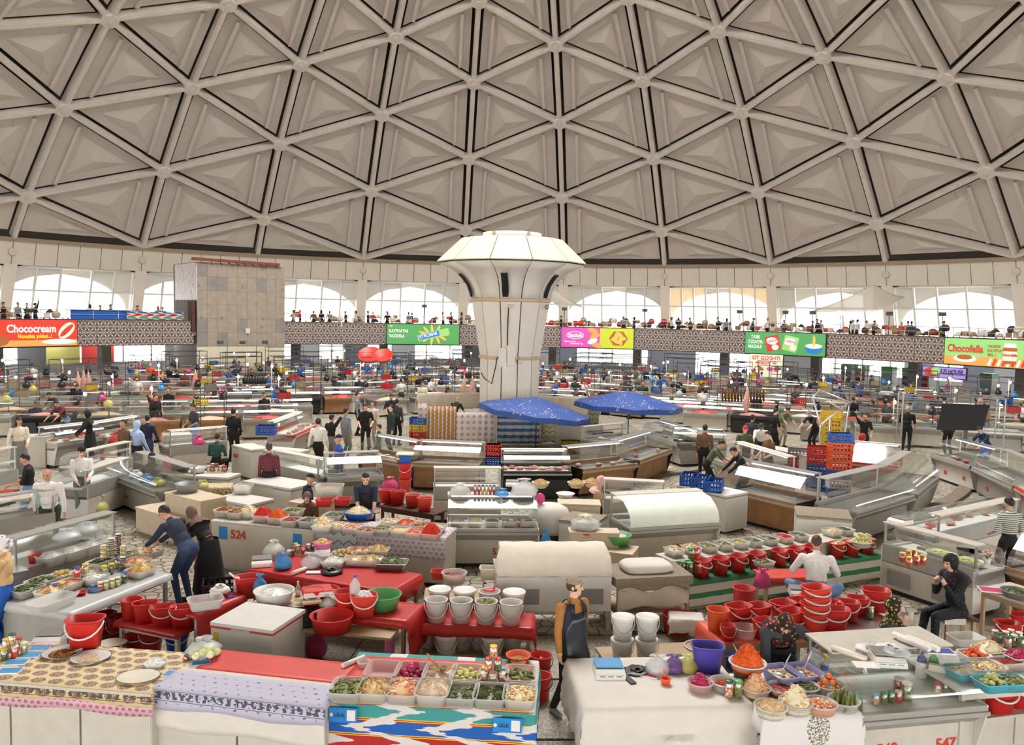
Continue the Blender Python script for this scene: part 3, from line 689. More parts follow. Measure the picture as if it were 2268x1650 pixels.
def crate(loc,label,w=.6,d=.4,h=.28,mat='pl_red',rz=0.0,group=None,fine=True):
 def mk():
  mb = MB(); t = .018
  for s in (-1,1):
   y = s*(d/2-t/2); x = s*(w/2-t/2)
   for z0,z1 in ((0,h*.16),(h*.44,h*.56),(h*.80,h)): mb.box(-w/2,w/2,y-t/2,y+t/2,z0,z1).box(x-t/2,x+t/2,-d/2,d/2,z0,z1)
   for i in range(6): xx = -w/2+w*(i+.5)/6; mb.box(xx-.02,xx+.02,y-t/2,y+t/2,0,h)
   for i in range(4): yy = -d/2+d*(i+.5)/4; mb.box(x-t/2,x+t/2,yy-.02,yy+.02,0,h)
   mb.box(-w/2-.008,w/2+.008,y-t/2-.006*(s < 0),y+t/2+.006*(s > 0),h-.025,h); mb.box(-w/2,-w/2+.03,y-t/2,y+t/2,0,h).box(w/2-.03,w/2,y-t/2,y+t/2,0,h)
  return mb.box(-w/2,w/2,-d/2,d/2,0,.015).mesh('crate')
 return setmat(link('plastic_crate',cmesh(('cr',w,d,h),mk),None,None,label,'crate',group,None,loc,rz),[mat])
def plate_dish(loc,label,r=.17,mat='white_enamel',rim='steel_dark',sx=1.0,rz=0.0):
 t = thing('serving_plate',label,'plate',loc,rz)
 MB().lathe([(r*.55,0),(r*.6,.004),(r*.98,.03),(r,.034),(r*.97,.036),(r*.6,.012),(.001,.010)],30,sx=sx,cap1=False).build('dish',mat,t)
 MB().lathe([(r*1.0,.033),(r*1.012,.036),(r*.985,.0385)],30,sx=sx,cap0=False,cap1=False).build('rim',rim,t); return t
# ---- furniture
def fr(ax,ay,bx,by,h):
 """front edge given by two sight points on level h -> (origin on the floor, length, heading)"""
 a,b = at(ax,ay,h),at(bx,by,h); d = b-a; return Vector((a.x,a.y,0)),math.hypot(d.x,d.y),math.atan2(d.y,d.x)
def loc2(o,rz,x,y,z=0.0): return o+Vector((x*math.cos(rz)-y*math.sin(rz),x*math.sin(rz)+y*math.cos(rz),z))
def table(o,w,d,h,rz,label,top='ply',leg='ply',shelf=None,name='table',cat='table',th=.035,lw=.05,apron=True):
 t = thing(name,label,cat,o,rz); MB().box(0,w,0,d,h-th,h).build('tabletop',top,t)
 for x in (.04,w-.04-lw):
  for y in (.04,d-.04-lw): MB().box(x,x+lw,y,y+lw,0,h-th).build('leg',leg,t)
 if apron:
  for y in (.045,d-.085): MB().box(.04,w-.04,y,y+.03,h-th-.09,h-th).build('apron_rail',leg,t)
 if shelf: MB().box(.03,w-.03,.05,d-.05,shelf,shelf+.03).build('shelf',leg,t)
 return t
def cloth(o,w,d,h,rz,label,mat,drops=(.25,.05,.1,.1),amp=.012,name='tablecloth',seed=0,step=.06,hem=.02):
 """drops: front, back, left, right"""
 rr = random.Random(seed); df,db,dl,dr = drops; ph = rr.uniform(0,6)
 def axis(lo,hi,n0,n1): return [-lo+lo*i/n0 for i in range(n0)]+[hi*i/n1 for i in range(n1+1)] if lo > 0 else [hi*i/n1 for i in range(n1+1)]
 def ax(L,a,b):
  n = max(2,int(L/step)); s = [L*i/n for i in range(n+1)]; na,nb = max(1,int(a/step)),max(1,int(b/step))
  return ([-a*(na-i)/na for i in range(na)] if a > 0 else [])+s+([L+b*(i+1)/nb for i in range(nb)] if b > 0 else [])
 G = []
 for y in ax(d,df,db):
  row = []
  for x in ax(w,dl,dr):
   ex = max(0,-x,x-w); ey = max(0,-y,y-d); e = max(ex,ey); q = e+min(ex,ey)*.25
   wob = amp*math.sin((x if ey >= ex else y)*9+ph)*min(1,e/.15)+amp*.6*math.sin((x+y)*23+ph*2)*min(1,e/.15)
   cx,cy = min(max(x,0),w),min(max(y,0),d); zz = h+.006-q*(1.0+.0*ex)+hem*math.sin(x*5+y*4+ph)*(e > 0)*min(1,e/.2)
   if e > 0:
    ox = (-1 if x < 0 else 1 if x > w else 0)*(.014+abs(wob)+.05*e*(ex > 0)); oy = (-1 if y < 0 else 1 if y > d else 0)*(.014+abs(wob)+.05*e*(ey > 0)); cx += ox; cy += oy
   else: zz += rr.uniform(0,.003)
   row.append((cx,cy,zz))
  G.append(row)
 o2 = MB().sheet(G).build(name,mat,None,label=label,cat='cloth',loc=o,rz=rz); solid(o2,.004,1); return o2
def freezer(o,w,d,h,rz,label,body='white_enamel',lid='white_enamel',trim='white_dirty',legs=True,name='chest_freezer'):
 t = thing(name,label,'freezer',o,rz); b = .05 if legs else 0
 MB().box(0,w,0,d,b,h-.08).build('body',body,t); MB().box(-.008,w+.008,-.012,d+.005,h-.07,h-.045).build('seal_trim',trim,t); MB().box(-.005,w+.005,-.01,d+.005,h-.045,h).build('lid',lid,t)
 MB().box(w*.35,w*.65,-.03,-.01,h-.075,h-.05).build('lid_handle','white_dirty',t)
 if legs:
  for x in (.05,w-.1):
   for y in (.05,d-.1): MB().box(x,x+.05,y,y+.05,0,b).build('foot','black_panel',t)
 return t
def box_counter(o,w,d,h,rz,label,body='white_dirty',top='beige_top',panels=1,name='counter',cat='counter',kick=True):
 t = thing(name,label,cat,o,rz); MB().box(.02,w-.02,.03,d,.0,h-.03).build('carcass','black_panel' if kick else body,t)
 for i in range(panels): MB().box(w*i/panels+.012,w*(i+1)/panels-.012,0,.035,.08,h-.04).build('front_panel',body,t)
 for x in (0,w-.022): MB().box(x,x+.022,.01,d,.0,h-.03).build('side_panel',body,t)
 MB().box(-.01,w+.01,-.02,d+.01,h-.03,h).build('worktop',top,t); return t
def case(o,w,rz,label,style='white',nums=None,glow=True,d=1.0,group=None,back=False,cover=None,name='display_case',hi=1.25,glass='case_glass',lite=False):
 """refrigerated counter. local x along the front, y away from the customer side"""
 if back: o = loc2(o,rz,w,d); rz = rz+math.pi
 t = thing(name,label,'display case',o,rz,group); key = (round(w,1),style,d,hi)
 st = {'white': ('white_dirty','case_grey','white_enamel','white_enamel'),'wood': ('wood','wood','stainless','black_panel'),'steel': ('case_grey','stainless','stainless','case_grey'),'grey': ('white_enamel','case_grey','stainless','case_grey'),'dark': ('black_panel','black_panel','white_enamel','black_panel'),'red': ('case_grey','text_red','white_enamel','white_enamel')}[style]
 W_ = round(w,1); sx = w/W_
 def P(k,fn,mt,nm): o2 = link(nm,cmesh((key,k),lambda: fn().mesh(nm)),None,t); o2.scale = (sx,1,1); return setmat(o2,[mt])
 w = W_
 if not lite: P('plinth',lambda: MB().box(.05,w-.05,.22,d-.06,0,.1),'black_panel','plinth')
 P('base',lambda: MB().box(.02,w-.02,.16,d-.03,.08,.56),st[0],'base_panel')
 tubp = [(.16,.54),(.02,.68),(-.01,.74),(-.01,.80),(.06,.80),(.06,.76),(d-.14,.76),(d-.14,.86),(d-.03,.86),(d-.03,.54)]
 P('tub',lambda: MB().prism([(0,y,z) for y,z in tubp],(w,0,0)),st[1],'deck_body')
 if not lite: P('deck',lambda: MB().box(.03,w-.03,.065,d-.15,.757,.772),st[2],'deck')
 if not lite: P('bumper',lambda: MB().box(-.01,w+.01,-.035,-.008,.69,.735),'case_grey','bumper')
 gp = [(.02,.80),(.01,.90),(.05,1.02),(.16,1.13),(.36,hi-.05),(d-.28,hi)] if style != 'red' else [(.04,.80),(d-.28,hi)]
 def gl(): mb = MB(); mb.sheet([[(.02,y,z) for y,z in gp],[(w-.02,y,z) for y,z in gp]]); return mb
 if cover is None: P('glass',gl,glass,'front_glass')
 else: P('cov',gl,cover,'cover_sheet')
 ends = gp+[(d-.06,hi),(d-.06,.82)]
 for x in (0,1) if not lite else (): P(('end',x),lambda: MB().add([(x*(w-.04)+.02,y,z) for y,z in ends],[tuple(range(len(ends)))]),glass if style not in ('wood','dark') else glass,'end_glass')
 low = [(.16,.10),(.0,.66),(-.012,.80),(d-.02,.82),(d-.02,.10)]
 for x in (0,1): P(('low',x),lambda: MB().prism([(x*(w-.018),y,z) for y,z in low],(.018,0,0)),st[3],'end_panel')
 P('shelf',lambda: MB().box(0,w,d-.29,d-.02,hi,hi+.02),{'white': 'white_dirty','steel': 'case_grey','wood': 'stainless','grey': 'stainless'}.get(style,'white_dirty') if not lite else 'case_grey','top_shelf')
 for x in (0,1) if not lite else (): P(('post',x),lambda: MB().box(x*(w-.05)+.01,x*(w-.05)+.04,d-.1,d-.06,.86,hi),'stainless','shelf_post')
 if not lite: P('mid',lambda: MB().box(.03,w-.03,d-.36,d-.1,1.02,1.03),glass,'inner_shelf')
 if glow: P('lamp',lambda: MB().box(.08,w-.08,d-.26,d-.23,hi-.035,hi-.012),'lamp_strip','strip_lamp')
 if nums:
  for i,s in enumerate(nums): text(s,.17,'text_red',t,(w*sx*(i+.6)/len(nums)*.95,.155,.26),bold=.004,align='CENTER')
 return t
def pole_rack(o,w,d,h,rz,label,mat='steel_dark',r=.018,levels=2,hooks=0,group=None):
 t = thing('market_rack',label,'rack',o,rz,group); key = ('rk',round(w,1),round(d,1),round(h,1),r)
 for x in (0,w):
  for y in (0,d): setmat(link('post',cmesh((key,'p'),lambda: MB().bar((0,0,0),(0,0,h),r,5).mesh('post')),None,t,loc=(x,y,0)),[mat])
 for z in [h-.02-.28*i for i in range(levels)]:
  for y in (0,d): setmat(link('rail',cmesh((key,'r'),lambda: MB().bar((0,0,0),(w,0,0),r,5).mesh('rail')),None,t,loc=(0,y,z)),[mat])
 for x in (0,w): setmat(link('rail',cmesh((key,'s'),lambda: MB().bar((0,0,0),(0,d,0),r,5).mesh('rail')),None,t,loc=(x,0,h-.02)),[mat])
 for i in range(hooks): setmat(link('hook',cmesh('hook',lambda: MB().tube([(0,0,0),(0,0,-.06),(.02,0,-.1),(.05,0,-.1),(.06,0,-.07)],.007,4).mesh('hook')),None,t,loc=(w*(i+.5)/hooks,0,h-.05)),['steel'])
 return t
def lamp_post(o,h,label,rz=0.0,group=None,mat='pl_cream'):
 t = thing('lamp_post',label,'lamp',o,rz,group); k = round(h,1)
 setmat(link('pole',cmesh(('lp',k),lambda: MB().box(-.02,.02,-.02,.02,0,k).mesh('pole')),None,t),[mat])
 setmat(link('arm',cmesh('lpa',lambda: MB().bar((0,0,0),(.0,-.28,.0),.012,5).mesh('arm')),None,t,loc=(0,0,k-.05)),['steel_dark'])
 setmat(link('bulb',cmesh('lpb',lambda: MB().ball((0,-.28,-.08),.055,.055,.07,8,6).mesh('bulb')),None,t,loc=(0,0,k-.05)),['bulb'])
 return t
# ================================================================ PEOPLE
SKINS = {'light': (226,178,152),'tan': (200,148,118),'brown': (176,124,96),'pink': (224,160,138)}
for k_,c_ in SKINS.items(): M('skin_'+k_,c_,.55,var=.05,scale=9)
CLOTH = {'black': (30,30,34),'navy': (36,42,62),'charcoal': (62,64,70),'white': (232,226,220),'cream': (226,212,190),'grey': (140,140,146),'olive': (86,92,66),'teal': (46,80,76),'dgreen': (50,66,56),'burgundy': (104,44,52),'maroon': (86,34,40),'blue': (52,92,170),'royal': (34,96,186),'ltblue': (166,188,220),'brown': (110,80,56),'mustard': (170,116,52),'denim': (110,138,176),'denimdk': (52,66,100),'khakiw': (214,176,124),'khaki': (160,146,120),'tan': (216,182,142),'orange': (226,108,56),'pink': (232,176,170),'red': (190,50,48),'greyp': (128,128,124),'green': (96,112,68)}
for k_,c_ in CLOTH.items(): M('cl_'+k_,c_,.85,var=.12,scale=10)
M('leather',(36,42,52),.28,var=.15,scale=6); M('hair_black',(26,22,20),.6,var=.1); M('hair_brown',(70,50,36),.6,var=.1); M('hair_grey',(190,184,176),.6,var=.08); M('lip',(186,108,98),.5,var=0); M('eye',(34,24,20),.25,var=0)
def scarfmat(name,base,spots,sc=30):
 m,b = newmat(name); c = b.co(); v = b.xyz(b.vor(c,sc,out=1)); d = b.vor(c,sc); stops = [(0,base)]+[(.35+.65*i/len(spots),s) for i,s in enumerate(spots)]
 col = b.mix(b.lt(d,.42),lin(base),b.ramp(v[0],[(p,lin(q)) for p,q in stops],'CONSTANT')); b.put(b.bsdf.inputs['Base Color'],col); b.bsdf.inputs['Roughness'].default_value = .8
scarfmat('sc_redfloral',(30,22,20),[(204,60,40),(220,80,50),(150,150,60),(190,40,40)],26)
scarfmat('sc_yellowfloral',(36,32,22),[(210,186,70),(190,160,60),(60,60,40)],30)
scarfmat('sc_blackdots',(24,22,26),[(110,46,60),(24,22,26),(30,26,30)],34)
scarfmat('sc_whitefloral',(234,226,222),[(170,160,180),(226,218,214),(120,120,140)],18)
scarfmat('sc_brown',(112,84,72),[(90,70,66),(150,110,90),(110,96,110)],40)
scarfmat('cl_polka',(22,22,26),[(232,228,224),(22,22,26)],38)
scarfmat('cl_blackfloral',(22,22,28),[(50,60,84),(24,24,30),(30,30,36)],30)
m_,b_ = newmat('cl_check'); v = b_.xyz(b_.co()); g = b_.math('ADD',b_.lt(b_.math('FRACT',b_.math('MULTIPLY',v[0],40)),.2),b_.lt(b_.math('FRACT',b_.math('MULTIPLY',v[2],40)),.2)); b_.put(b_.bsdf.inputs['Base Color'],b_.mix(b_.math('MULTIPLY',g,.35),lin((238,230,222)),lin((110,96,96)))); b_.bsdf.inputs['Roughness'].default_value = .85
m_,b_ = newmat('cl_stripe'); v = b_.xyz(b_.co()); b_.put(b_.bsdf.inputs['Base Color'],b_.mix(b_.lt(b_.math('FRACT',b_.math('MULTIPLY',v[2],26)),.5),lin((84,110,92)),lin((222,216,204)))); b_.bsdf.inputs['Roughness'].default_value = .85
def ik(a,c,l1,l2,hint):
 d = c-a; L = min(d.length,(l1+l2)*.995); d.normalize(); c = a+d*L; x = (l1*l1-l2*l2+L*L)/(2*L); h = math.sqrt(max(0,l1*l1-x*x)); n = Vector(hint)-d*Vector(hint).dot(d); n.normalize(); return a+d*x+n*h,c
def capsule(mb,a,b,r0,r1,n=10):
 d = (b-a); L = d.length
 if L < 1e-5: mb.ball(a,r0,n=n,m=6); return
 d.normalize(); u = d.orthogonal().normalized(); w = d.cross(u); R = []
 for t,q in ((-1,.05),(-.86,.5),(-.5,.86),(0,1)): R.append((a+d*r0*t,r0*q))
 for t,q in ((0,1),(.5,.86),(.86,.5),(1,.05)): R.append((b+d*r1*t,r1*q))
 mb.rings([[p+(u*math.cos(s)+w*math.sin(s))*q for s in [2*math.pi*j/n for j in range(n)]] for p,q in R])
TPL = {}
def body(pose):
 """one continuous figure, facing -y, feet on z = 0"""
 g = dict(pel=(0,0,.93),lean=0,side=0,twist=0,hl=(.24,-.06,.78),hr=(-.24,-.06,.78),fl=(.11,0,0),fr=(-.11,0,0),hp=0,hy=0,sleeve='long',bulk=1.0,vox=.021,grip=.35,kneeout=.0,eh=None,belly=1.0,bare=False,elb=(0,.8,-.5)); g.update(pose)
 mb = MB(); seg = []; B = g['bulk']; pel = Vector(g['pel']); Rz = Matrix.Rotation(rad(g['twist']),3,'Z')
 up = Matrix.Rotation(rad(g['lean']),3,'X') @ (Matrix.Rotation(rad(g['side']),3,'Y') @ Vector((0,0,1))); up = Rz @ up
 rt = Rz @ Vector((1,0,0)); rt = (rt-up*rt.dot(up)).normalized(); fw = up.cross(rt)*-1; fw = rt.cross(up)*-1
 if fw.dot(Rz @ Vector((0,-1,0))) < 0: fw = -fw
 rot = Matrix((rt,-fw,up)).transposed()
 def cap(a,b,r0,r1,tg): capsule(mb,a,b,r0,r1); seg.append((a,b,r0,r1,tg))
 def ell(c,x,y,z,tg): mb.ball(c,x,y,z,14,10,rot); seg.append((c-up*z*.5,c+up*z*.5,min(x,y)*1.0,min(x,y),tg))
 ell(pel+up*.02,.158*B,.112*B,.13,'pants'); ell(pel+up*.17,.142*B,.105*B*g['belly'],.17,'shirt'); ell(pel+up*.36,.168*B,.112*B,.18,'shirt'); ell(pel+up*.45,.17*B,.095*B,.10,'shirt')
 nb = pel+up*.53; hu = (up*.45+Vector((0,0,.55))).normalized()
 hz = Matrix.Rotation(rad(g['hy']+g['twist']),3,'Z'); hf = hz @ Vector((0,-1,0)); hr = hz @ Vector((1,0,0))
 if g['hp']: q = Matrix.Rotation(rad(g['hp']),3,hr); hf = q @ hf; hu = q @ Vector((0,0,1)) if abs(g['lean']) < 30 else q @ hu
 hf = (hf-hu*hf.dot(hu)).normalized(); hr = hu.cross(hf); hc = nb+up*.045+hu*.125+hf*.02
 cap(nb-up*.03,hc-hu*.05,.058,.052,'skin'); H = Matrix((hr,-hf,hu)).transposed(); hm = MB()
 def hp(x,y,z): return hc+hr*x-hf*y+hu*z        # y<0 is the face side
 mb.ball(hp(0,.012,.02),.075,.092,.098,14,10,H); mb.ball(hp(0,-.022,-.045),.056,.062,.066,12,8,H); mb.ball(hp(0,-.05,-.085),.03,.028,.026,10,6,H)
 capsule(mb,hp(0,-.082,.022),hp(0,-.100,-.018),.009,.0155); mb.ball(hp(0,-.074,.036),.052,.016,.011,10,6,H); mb.ball(hp(0,-.078,-.05),.022,.012,.010,10,6,H)
 for s in (-1,1): mb.ball(hp(s*.076,.012,-.005),.011,.02,.031,8,6,H); mb.ball(hp(s*.036,-.062,-.02),.026,.022,.022,8,6,H)
 seg.append((hp(0,0,-.05),hp(0,0,.06),.1,.1,'skin'))
 skin_sl = 'skin' if g['sleeve'] == 'short' else 'shirt'; wr = {}
 for s,key in ((1,'hl'),(-1,'hr')):
  sh = pel+up*.465+rt*s*.18*B; tgt = Vector(g[key]); hint = Vector((s*.55+g['elb'][0],g['elb'][1],g['elb'][2]))
  if g['eh']: hint = Vector((s*g['eh'][0],g['eh'][1],g['eh'][2]))
  el,w = ik(sh,tgt,.29,.25,hint); cap(sh,el,.062*B,.046*B,'shirt'); 
  if g['sleeve'] == 'short': mid = sh+(el-sh)*.75; cap(mid,el,.043,.042,'skin')
  cap(el,w,.044 if skin_sl == 'skin' else .046*B,.029 if skin_sl == 'skin' else .036*B,skin_sl)
  d = (w-el).normalized(); nrm = d.cross(Vector((1,0,0)) if abs(d.z) > .5 else Vector((0,0,1))); nrm.normalize(); lat = nrm.cross(d).normalized(); 
  if abs(d.z) > .5: lat,nrm = Vector((0,-1,0)),Vector((-s,0,0))
  else: nrm = Vector((0,0,-1)); lat = Vector((-s*d.y,s*d.x,0)).normalized()*(-1)
  inward = -lat if abs(d.z) <= .5 else lat
  palm = w+d*.05; M3 = Matrix((lat,nrm,d)).transposed(); mb.ball(palm,.041,.019,.056,10,8,M3); seg.append((w,palm+d*.03,.04,.04,'skin')); c = g['grip']
  for i,(off,L) in enumerate(((-.029,.068),(-.010,.078),(.010,.073),(.028,.058))):
   p0 = palm+d*.038+lat*off; d1 = (d*math.cos(c*.7)+nrm*math.sin(c*.7)); p1 = p0+d1*L*.5; d2 = (d*math.cos(c*2)+nrm*math.sin(c*2)); p2 = p1+d2*L*.5; capsule(mb,p0-d*.01,p1,.0098,.0092,7); capsule(mb,p1,p2,.0092,.0078,7); seg.append((p0,p2,.012,.012,'skin'))
  p0 = palm-d*.02+lat*(-.03); dt = (d*.75-lat*.6+nrm*.35).normalized(); p1 = p0+dt*.04; p2 = p1+(d*.9-lat*.2+nrm*.4).normalized()*.034; capsule(mb,p0,p1,.0135,.0115,7); capsule(mb,p1,p2,.0115,.009,7); seg.append((p0,p2,.014,.014,'skin')); wr[key] = palm
 for s,key in ((1,'fl'),(-1,'fr')):
  hip = pel+rt*s*.092*B-up*.03; ft = Vector(g[key]); an = ft+Vector((0,.02,.085)); kn,an = ik(hip,an,.44,.42,Rz @ Vector((s*g['kneeout'],-1,.25)))
  cap(hip,kn,.092*B,.063*B,'pants'); cap(kn,an,.062*B,.045*B,'pants'); q = Rz @ Vector((s*.12,-1,0)); heel = an+Vector((0,0,-.045))-q*.03; toe = an+q*.15+Vector((0,0,-.055)); cap(heel,toe,.042,.033,'shoe'); cap(an,heel,.045,.042,'shoe')
 ob = bpy.data.objects.new('tmp',mb.mesh('tmp')); rm = ob.modifiers.new('r','REMESH'); rm.mode = 'VOXEL'; rm.voxel_size = g['vox']; rm.use_smooth_shade = True; sm = ob.modifiers.new('s','SMOOTH'); sm.factor = .5; sm.iterations = 2 if g['vox'] < .015 else 1
 me = baked(ob)
 n = len(me.polygons); C = np.zeros(n*3); me.polygons.foreach_get('center',C); C = C.reshape(-1,3); best = np.full(n,9.0); mi = np.zeros(n,int); tags = {'skin': 0,'shirt': 1,'pants': 2,'shoe': 3}
 for a,b,r0,r1,tg in seg:
  a_,d_ = np.array(a),np.array(b-a); L2 = max(1e-9,d_ @ d_); t = np.clip(((C-a_) @ d_)/L2,0,1); D = np.linalg.norm(C-a_-t[:,None]*d_,axis=1)-(r0+(r1-r0)*t); k = D < best; best[k] = D[k]; mi[k] = tags[tg]
 lipc = np.array(hp(0,-.088,-.05)); mi[(np.linalg.norm((C-lipc)*np.array([.8,1,1.6]),axis=1) < .021) & (mi == 0)] = 4
 me.polygons.foreach_set('material_index',mi.astype(np.int32)); me.polygons.foreach_set('use_smooth',[True]*n)
 for i in range(5): me.materials.append(MATS['skin_tan'])
 hm4 = H.to_4x4(); hm4.translation = hc
 return dict(mesh=me,head=hm4,hands=wr,pel=pel,up=up,fw=fw,rt=rt,nb=nb,near=g['vox'] < .015,B=B,g=g)
def sub_ball(rx,ry,rz,test,n=20,m=14,c=(0,0,0),rough=0.0,seed=1):
 full = MB().ball(c,rx,ry,rz,n,m); r = random.Random(seed)
 full.v = [tuple(Vector(v)*(1+r.uniform(-rough,rough))) for v in full.v]; out = MB(); keep = [f for f in full.f if test(sum((Vector(full.v[i]) for i in f),Vector())/len(f))]; out.add(full.v,keep,True); return out
HAIR = {}
def hairmesh(kind):
 if kind in HAIR: return HAIR[kind]
 if kind == 'short': mb = sub_ball(.080,.1,.105,lambda p: p.z > .066-1.1*max(0,p.y+.035) and p.z > -.06 and not (p.z < .02 and p.y < .02),c=(0,.014,.022),rough=.035)
 elif kind == 'bob': mb = sub_ball(.092,.108,.112,lambda p: (p.z > .05 or p.y > -.01) and p.z > -.16,c=(0,.02,.016),rough=.03); mb.lathe([(.085,.0),(.095,-.08),(.09,-.14),(.06,-.16)],16,(0,.045,0),sy=.6,cap0=False)
 elif kind == 'bun': mb = sub_ball(.085,.104,.11,lambda p: p.z > .04 or (p.y > .02 and p.z > -.06),c=(0,.014,.022)); mb.ball((0,.12,.03),.04)
 elif kind == 'bald': mb = sub_ball(.081,.1,.1,lambda p: p.y > .03 and -.05 < p.z < .045,c=(0,.014,.02))
 elif kind == 'skullcap': mb = sub_ball(.085,.103,.112,lambda p: p.z > .05,c=(0,.014,.022)); mb.lathe([(.082,.05),(.088,.055),(.084,.075)],20,(0,.014,0),sy=1.2,cap0=False,cap1=False)
 elif kind == 'cap': mb = sub_ball(.086,.104,.110,lambda p: p.z > .042,c=(0,.014,.022)); mb.prism([(-.06,-.07,.048),(.06,-.07,.048),(.05,-.14,.04),(.02,-.16,.036),(-.02,-.16,.036),(-.05,-.14,.04)],(0,0,.008))
 elif kind == 'hood':
  mb = sub_ball(.094,.114,.122,lambda p: not (p.y < -.055 and abs(p.x) < .058 and -.1 < p.z < .055),24,18,(0,.016,.016))
  R = []
  for i,(r,z) in enumerate(((.082,-.07),(.075,-.11),(.10,-.15),(.16,-.19),(.215,-.24),(.23,-.29))): R.append([(r*math.cos(2*math.pi*j/24)*1.02,.02+r*.72*math.sin(2*math.pi*j/24)-.02*(i > 3)*(math.sin(2*math.pi*j/24) < -.3),z+.012*math.sin(j*2.3)*(i > 3)-.07*max(0,-math.sin(2*math.pi*j/24))*(i > 3)) for j in range(24)])
  mb.rings(R,False,False)
 elif kind == 'scarf': mb = sub_ball(.09,.11,.116,lambda p: not (p.y < -.05 and abs(p.x) < .062 and -.12 < p.z < .05) and p.z > -.1,24,18,(0,.018,.018)); mb.ball((0,.06,-.1),.05,.05,.03)
 HAIR[kind] = mb.mesh('hair'); return HAIR[kind]
HN = {'short': 'hair','bob': 'hair','bun': 'hair','bald': 'hair','skullcap': 'skullcap','cap': 'cap','hood': 'headscarf','scarf': 'headscarf'}
def person(label,pose,loc,rz=0.0,shirt='black',pants='navy',skin='tan',hair='short',hcol='hair_black',shoes='black',s=1.0,extra=(),group=None):
 if pose not in TPL: TPL[pose] = body(POSES[pose])
 T = TPL[pose]; t = thing('person',label,'person',loc,rz,group); t.scale = (s,s,s)
 cm = lambda c: c if c in MATS else 'cl_'+c
 setmat(link('body',T['mesh'],None,t),['skin_'+skin,cm(shirt),cm(pants),cm(shoes),'lip'])
 h = setmat(link(HN[hair],hairmesh(hair),None,t),[cm(hcol)]); h.matrix_local = T['head']
 if hair == 'skullcap': k = setmat(link('hair',cmesh('hairlow',lambda: sub_ball(.081,.1,.104,lambda p: p.y > -.03 and -.05 < p.z < .06,c=(0,.014,.02)).mesh('hair')),None,t),['hair_brown']); k.matrix_local = T['head']
 if T['near']:
  for sx in (-1,1):
   e = setmat(link('eye',cmesh('eye',lambda: MB().ball((0,0,0),.013,.008,.006,8,6).mesh('eye')),None,t),['eye']); e.matrix_local = T['head'] @ Matrix.Translation((sx*.031,-.080,.016))
   e = setmat(link('eyebrow',cmesh('brow',lambda: MB().ball((0,0,0),.02,.008,.004,8,5).mesh('eyebrow')),None,t),['hair_black']); e.matrix_local = T['head'] @ Matrix.Translation((sx*.032,-.084,.038))
 for x in extra: x(t,T)
 return t
def apron(mat='leather',top=.40,bottom=-.55,half=1.05,straps=True):
 def f(t,T):
  R = []; B = T['B']; p0 = T['pel']
  for z in (top,top-.12,top-.22,.12,0,-.14,-.28,-.42,bottom):
   row = []; c = p0+T['up']*z if z > 0 else p0+Vector((0,0,z)); hw = half*(.52 if z > top-.05 else .66 if z > .2 else 1.0); f_ = T['fw'] if z > 0 else Vector((0,-1,0)) if abs(T['g']['twist']) < 1 else T['fw']
   rx,ry = (.185*B,.135*B) if z > -.05 else (.2*B,.16*B+.06*min(1,-z/.3))
   for i in range(9):
    a = -hw+2*hw*i/8; row.append(c+T['rt']*rx*1.12*math.sin(a)+f_*(ry*1.12*math.cos(a)+.012*math.sin(i*2.1)*(z < -.1)))
   R.append(row)
  mb = MB().sheet(R); solid(mb.build('apron',mat,t),.006,1)
  if straps:
   for s in (-1,1):
    q = R[0][0 if s < 0 else 8]; MB().tube([q,q+T['up']*.07+T['rt']*s*-.0,T['nb']+T['rt']*s*.075+T['up']*.02,T['nb']-T['fw']*.09-T['up']*.03],.011,5).build('apron_strap',mat,t)
  for s in (-1,1): q = R[3][0 if s < 0 else 8]; MB().tube([q,q-T['fw']*.1+T['rt']*s*.02,p0+T['up']*.12-T['fw']*.14*B],.008,5).build('apron_tie',mat,t)
 return f
def hold(kind,hand,label):
 def f(t,T):
  p = t.location+Matrix.Rotation(t.rotation_euler.z,3,'Z') @ (T['hands'][hand]+T['fw']*.06+Vector((0,0,.02)))*t.scale.x
  if kind == 'phone': MB().box(-.036,.036,-.005,.005,-.075,.075).build('mobile_phone','black_panel',label=label,cat='phone',loc=p,rot=(-.7,0,t.rotation_euler.z))
  else: shell(.026,.026,.034,.034,.1,1,.003,16,.002).build('drinking_glass','tub_clear',label=label,cat='glass',loc=p)
 return f
def skirt(mat='cl_black',bottom=.12,flare=.30,top=.12):
 def f(t,T):
  R = []; p = T['pel']
  for i in range(8):
   k = i/7; z = top+(bottom-p.z-top)*k; r = .165*T['B']+(flare-.165)*k**.8; R.append([p+Vector((r*math.cos(2*math.pi*j/28)*(1+.05*k*math.sin(j*1.7)),r*.82*math.sin(2*math.pi*j/28)*(1+.06*k*math.sin(j*2.3)),z)) for j in range(28)])
  MB().rings(R,False,False).build('skirt',mat,t)
 return f
def vest(mat='cl_navy'):
 def f(t,T):
  R = []; p = T['pel']; B = T['B']
  for z,k in ((-.06,1.12),(.08,1.1),(.22,1.1),(.36,1.12),(.45,1.08),(.51,.82)):
   row = []
   for i in range(17):
    a = rad(24)+rad(312)*i/16; row.append(p+T['up']*z+T['rt']*.172*B*k*math.sin(a)*(1 if z < .4 else .86)+T['fw']*.122*B*k*math.cos(a))
   R.append(row)
  solid(MB().sheet(R).build('vest',mat,t),.01,1)
 return f
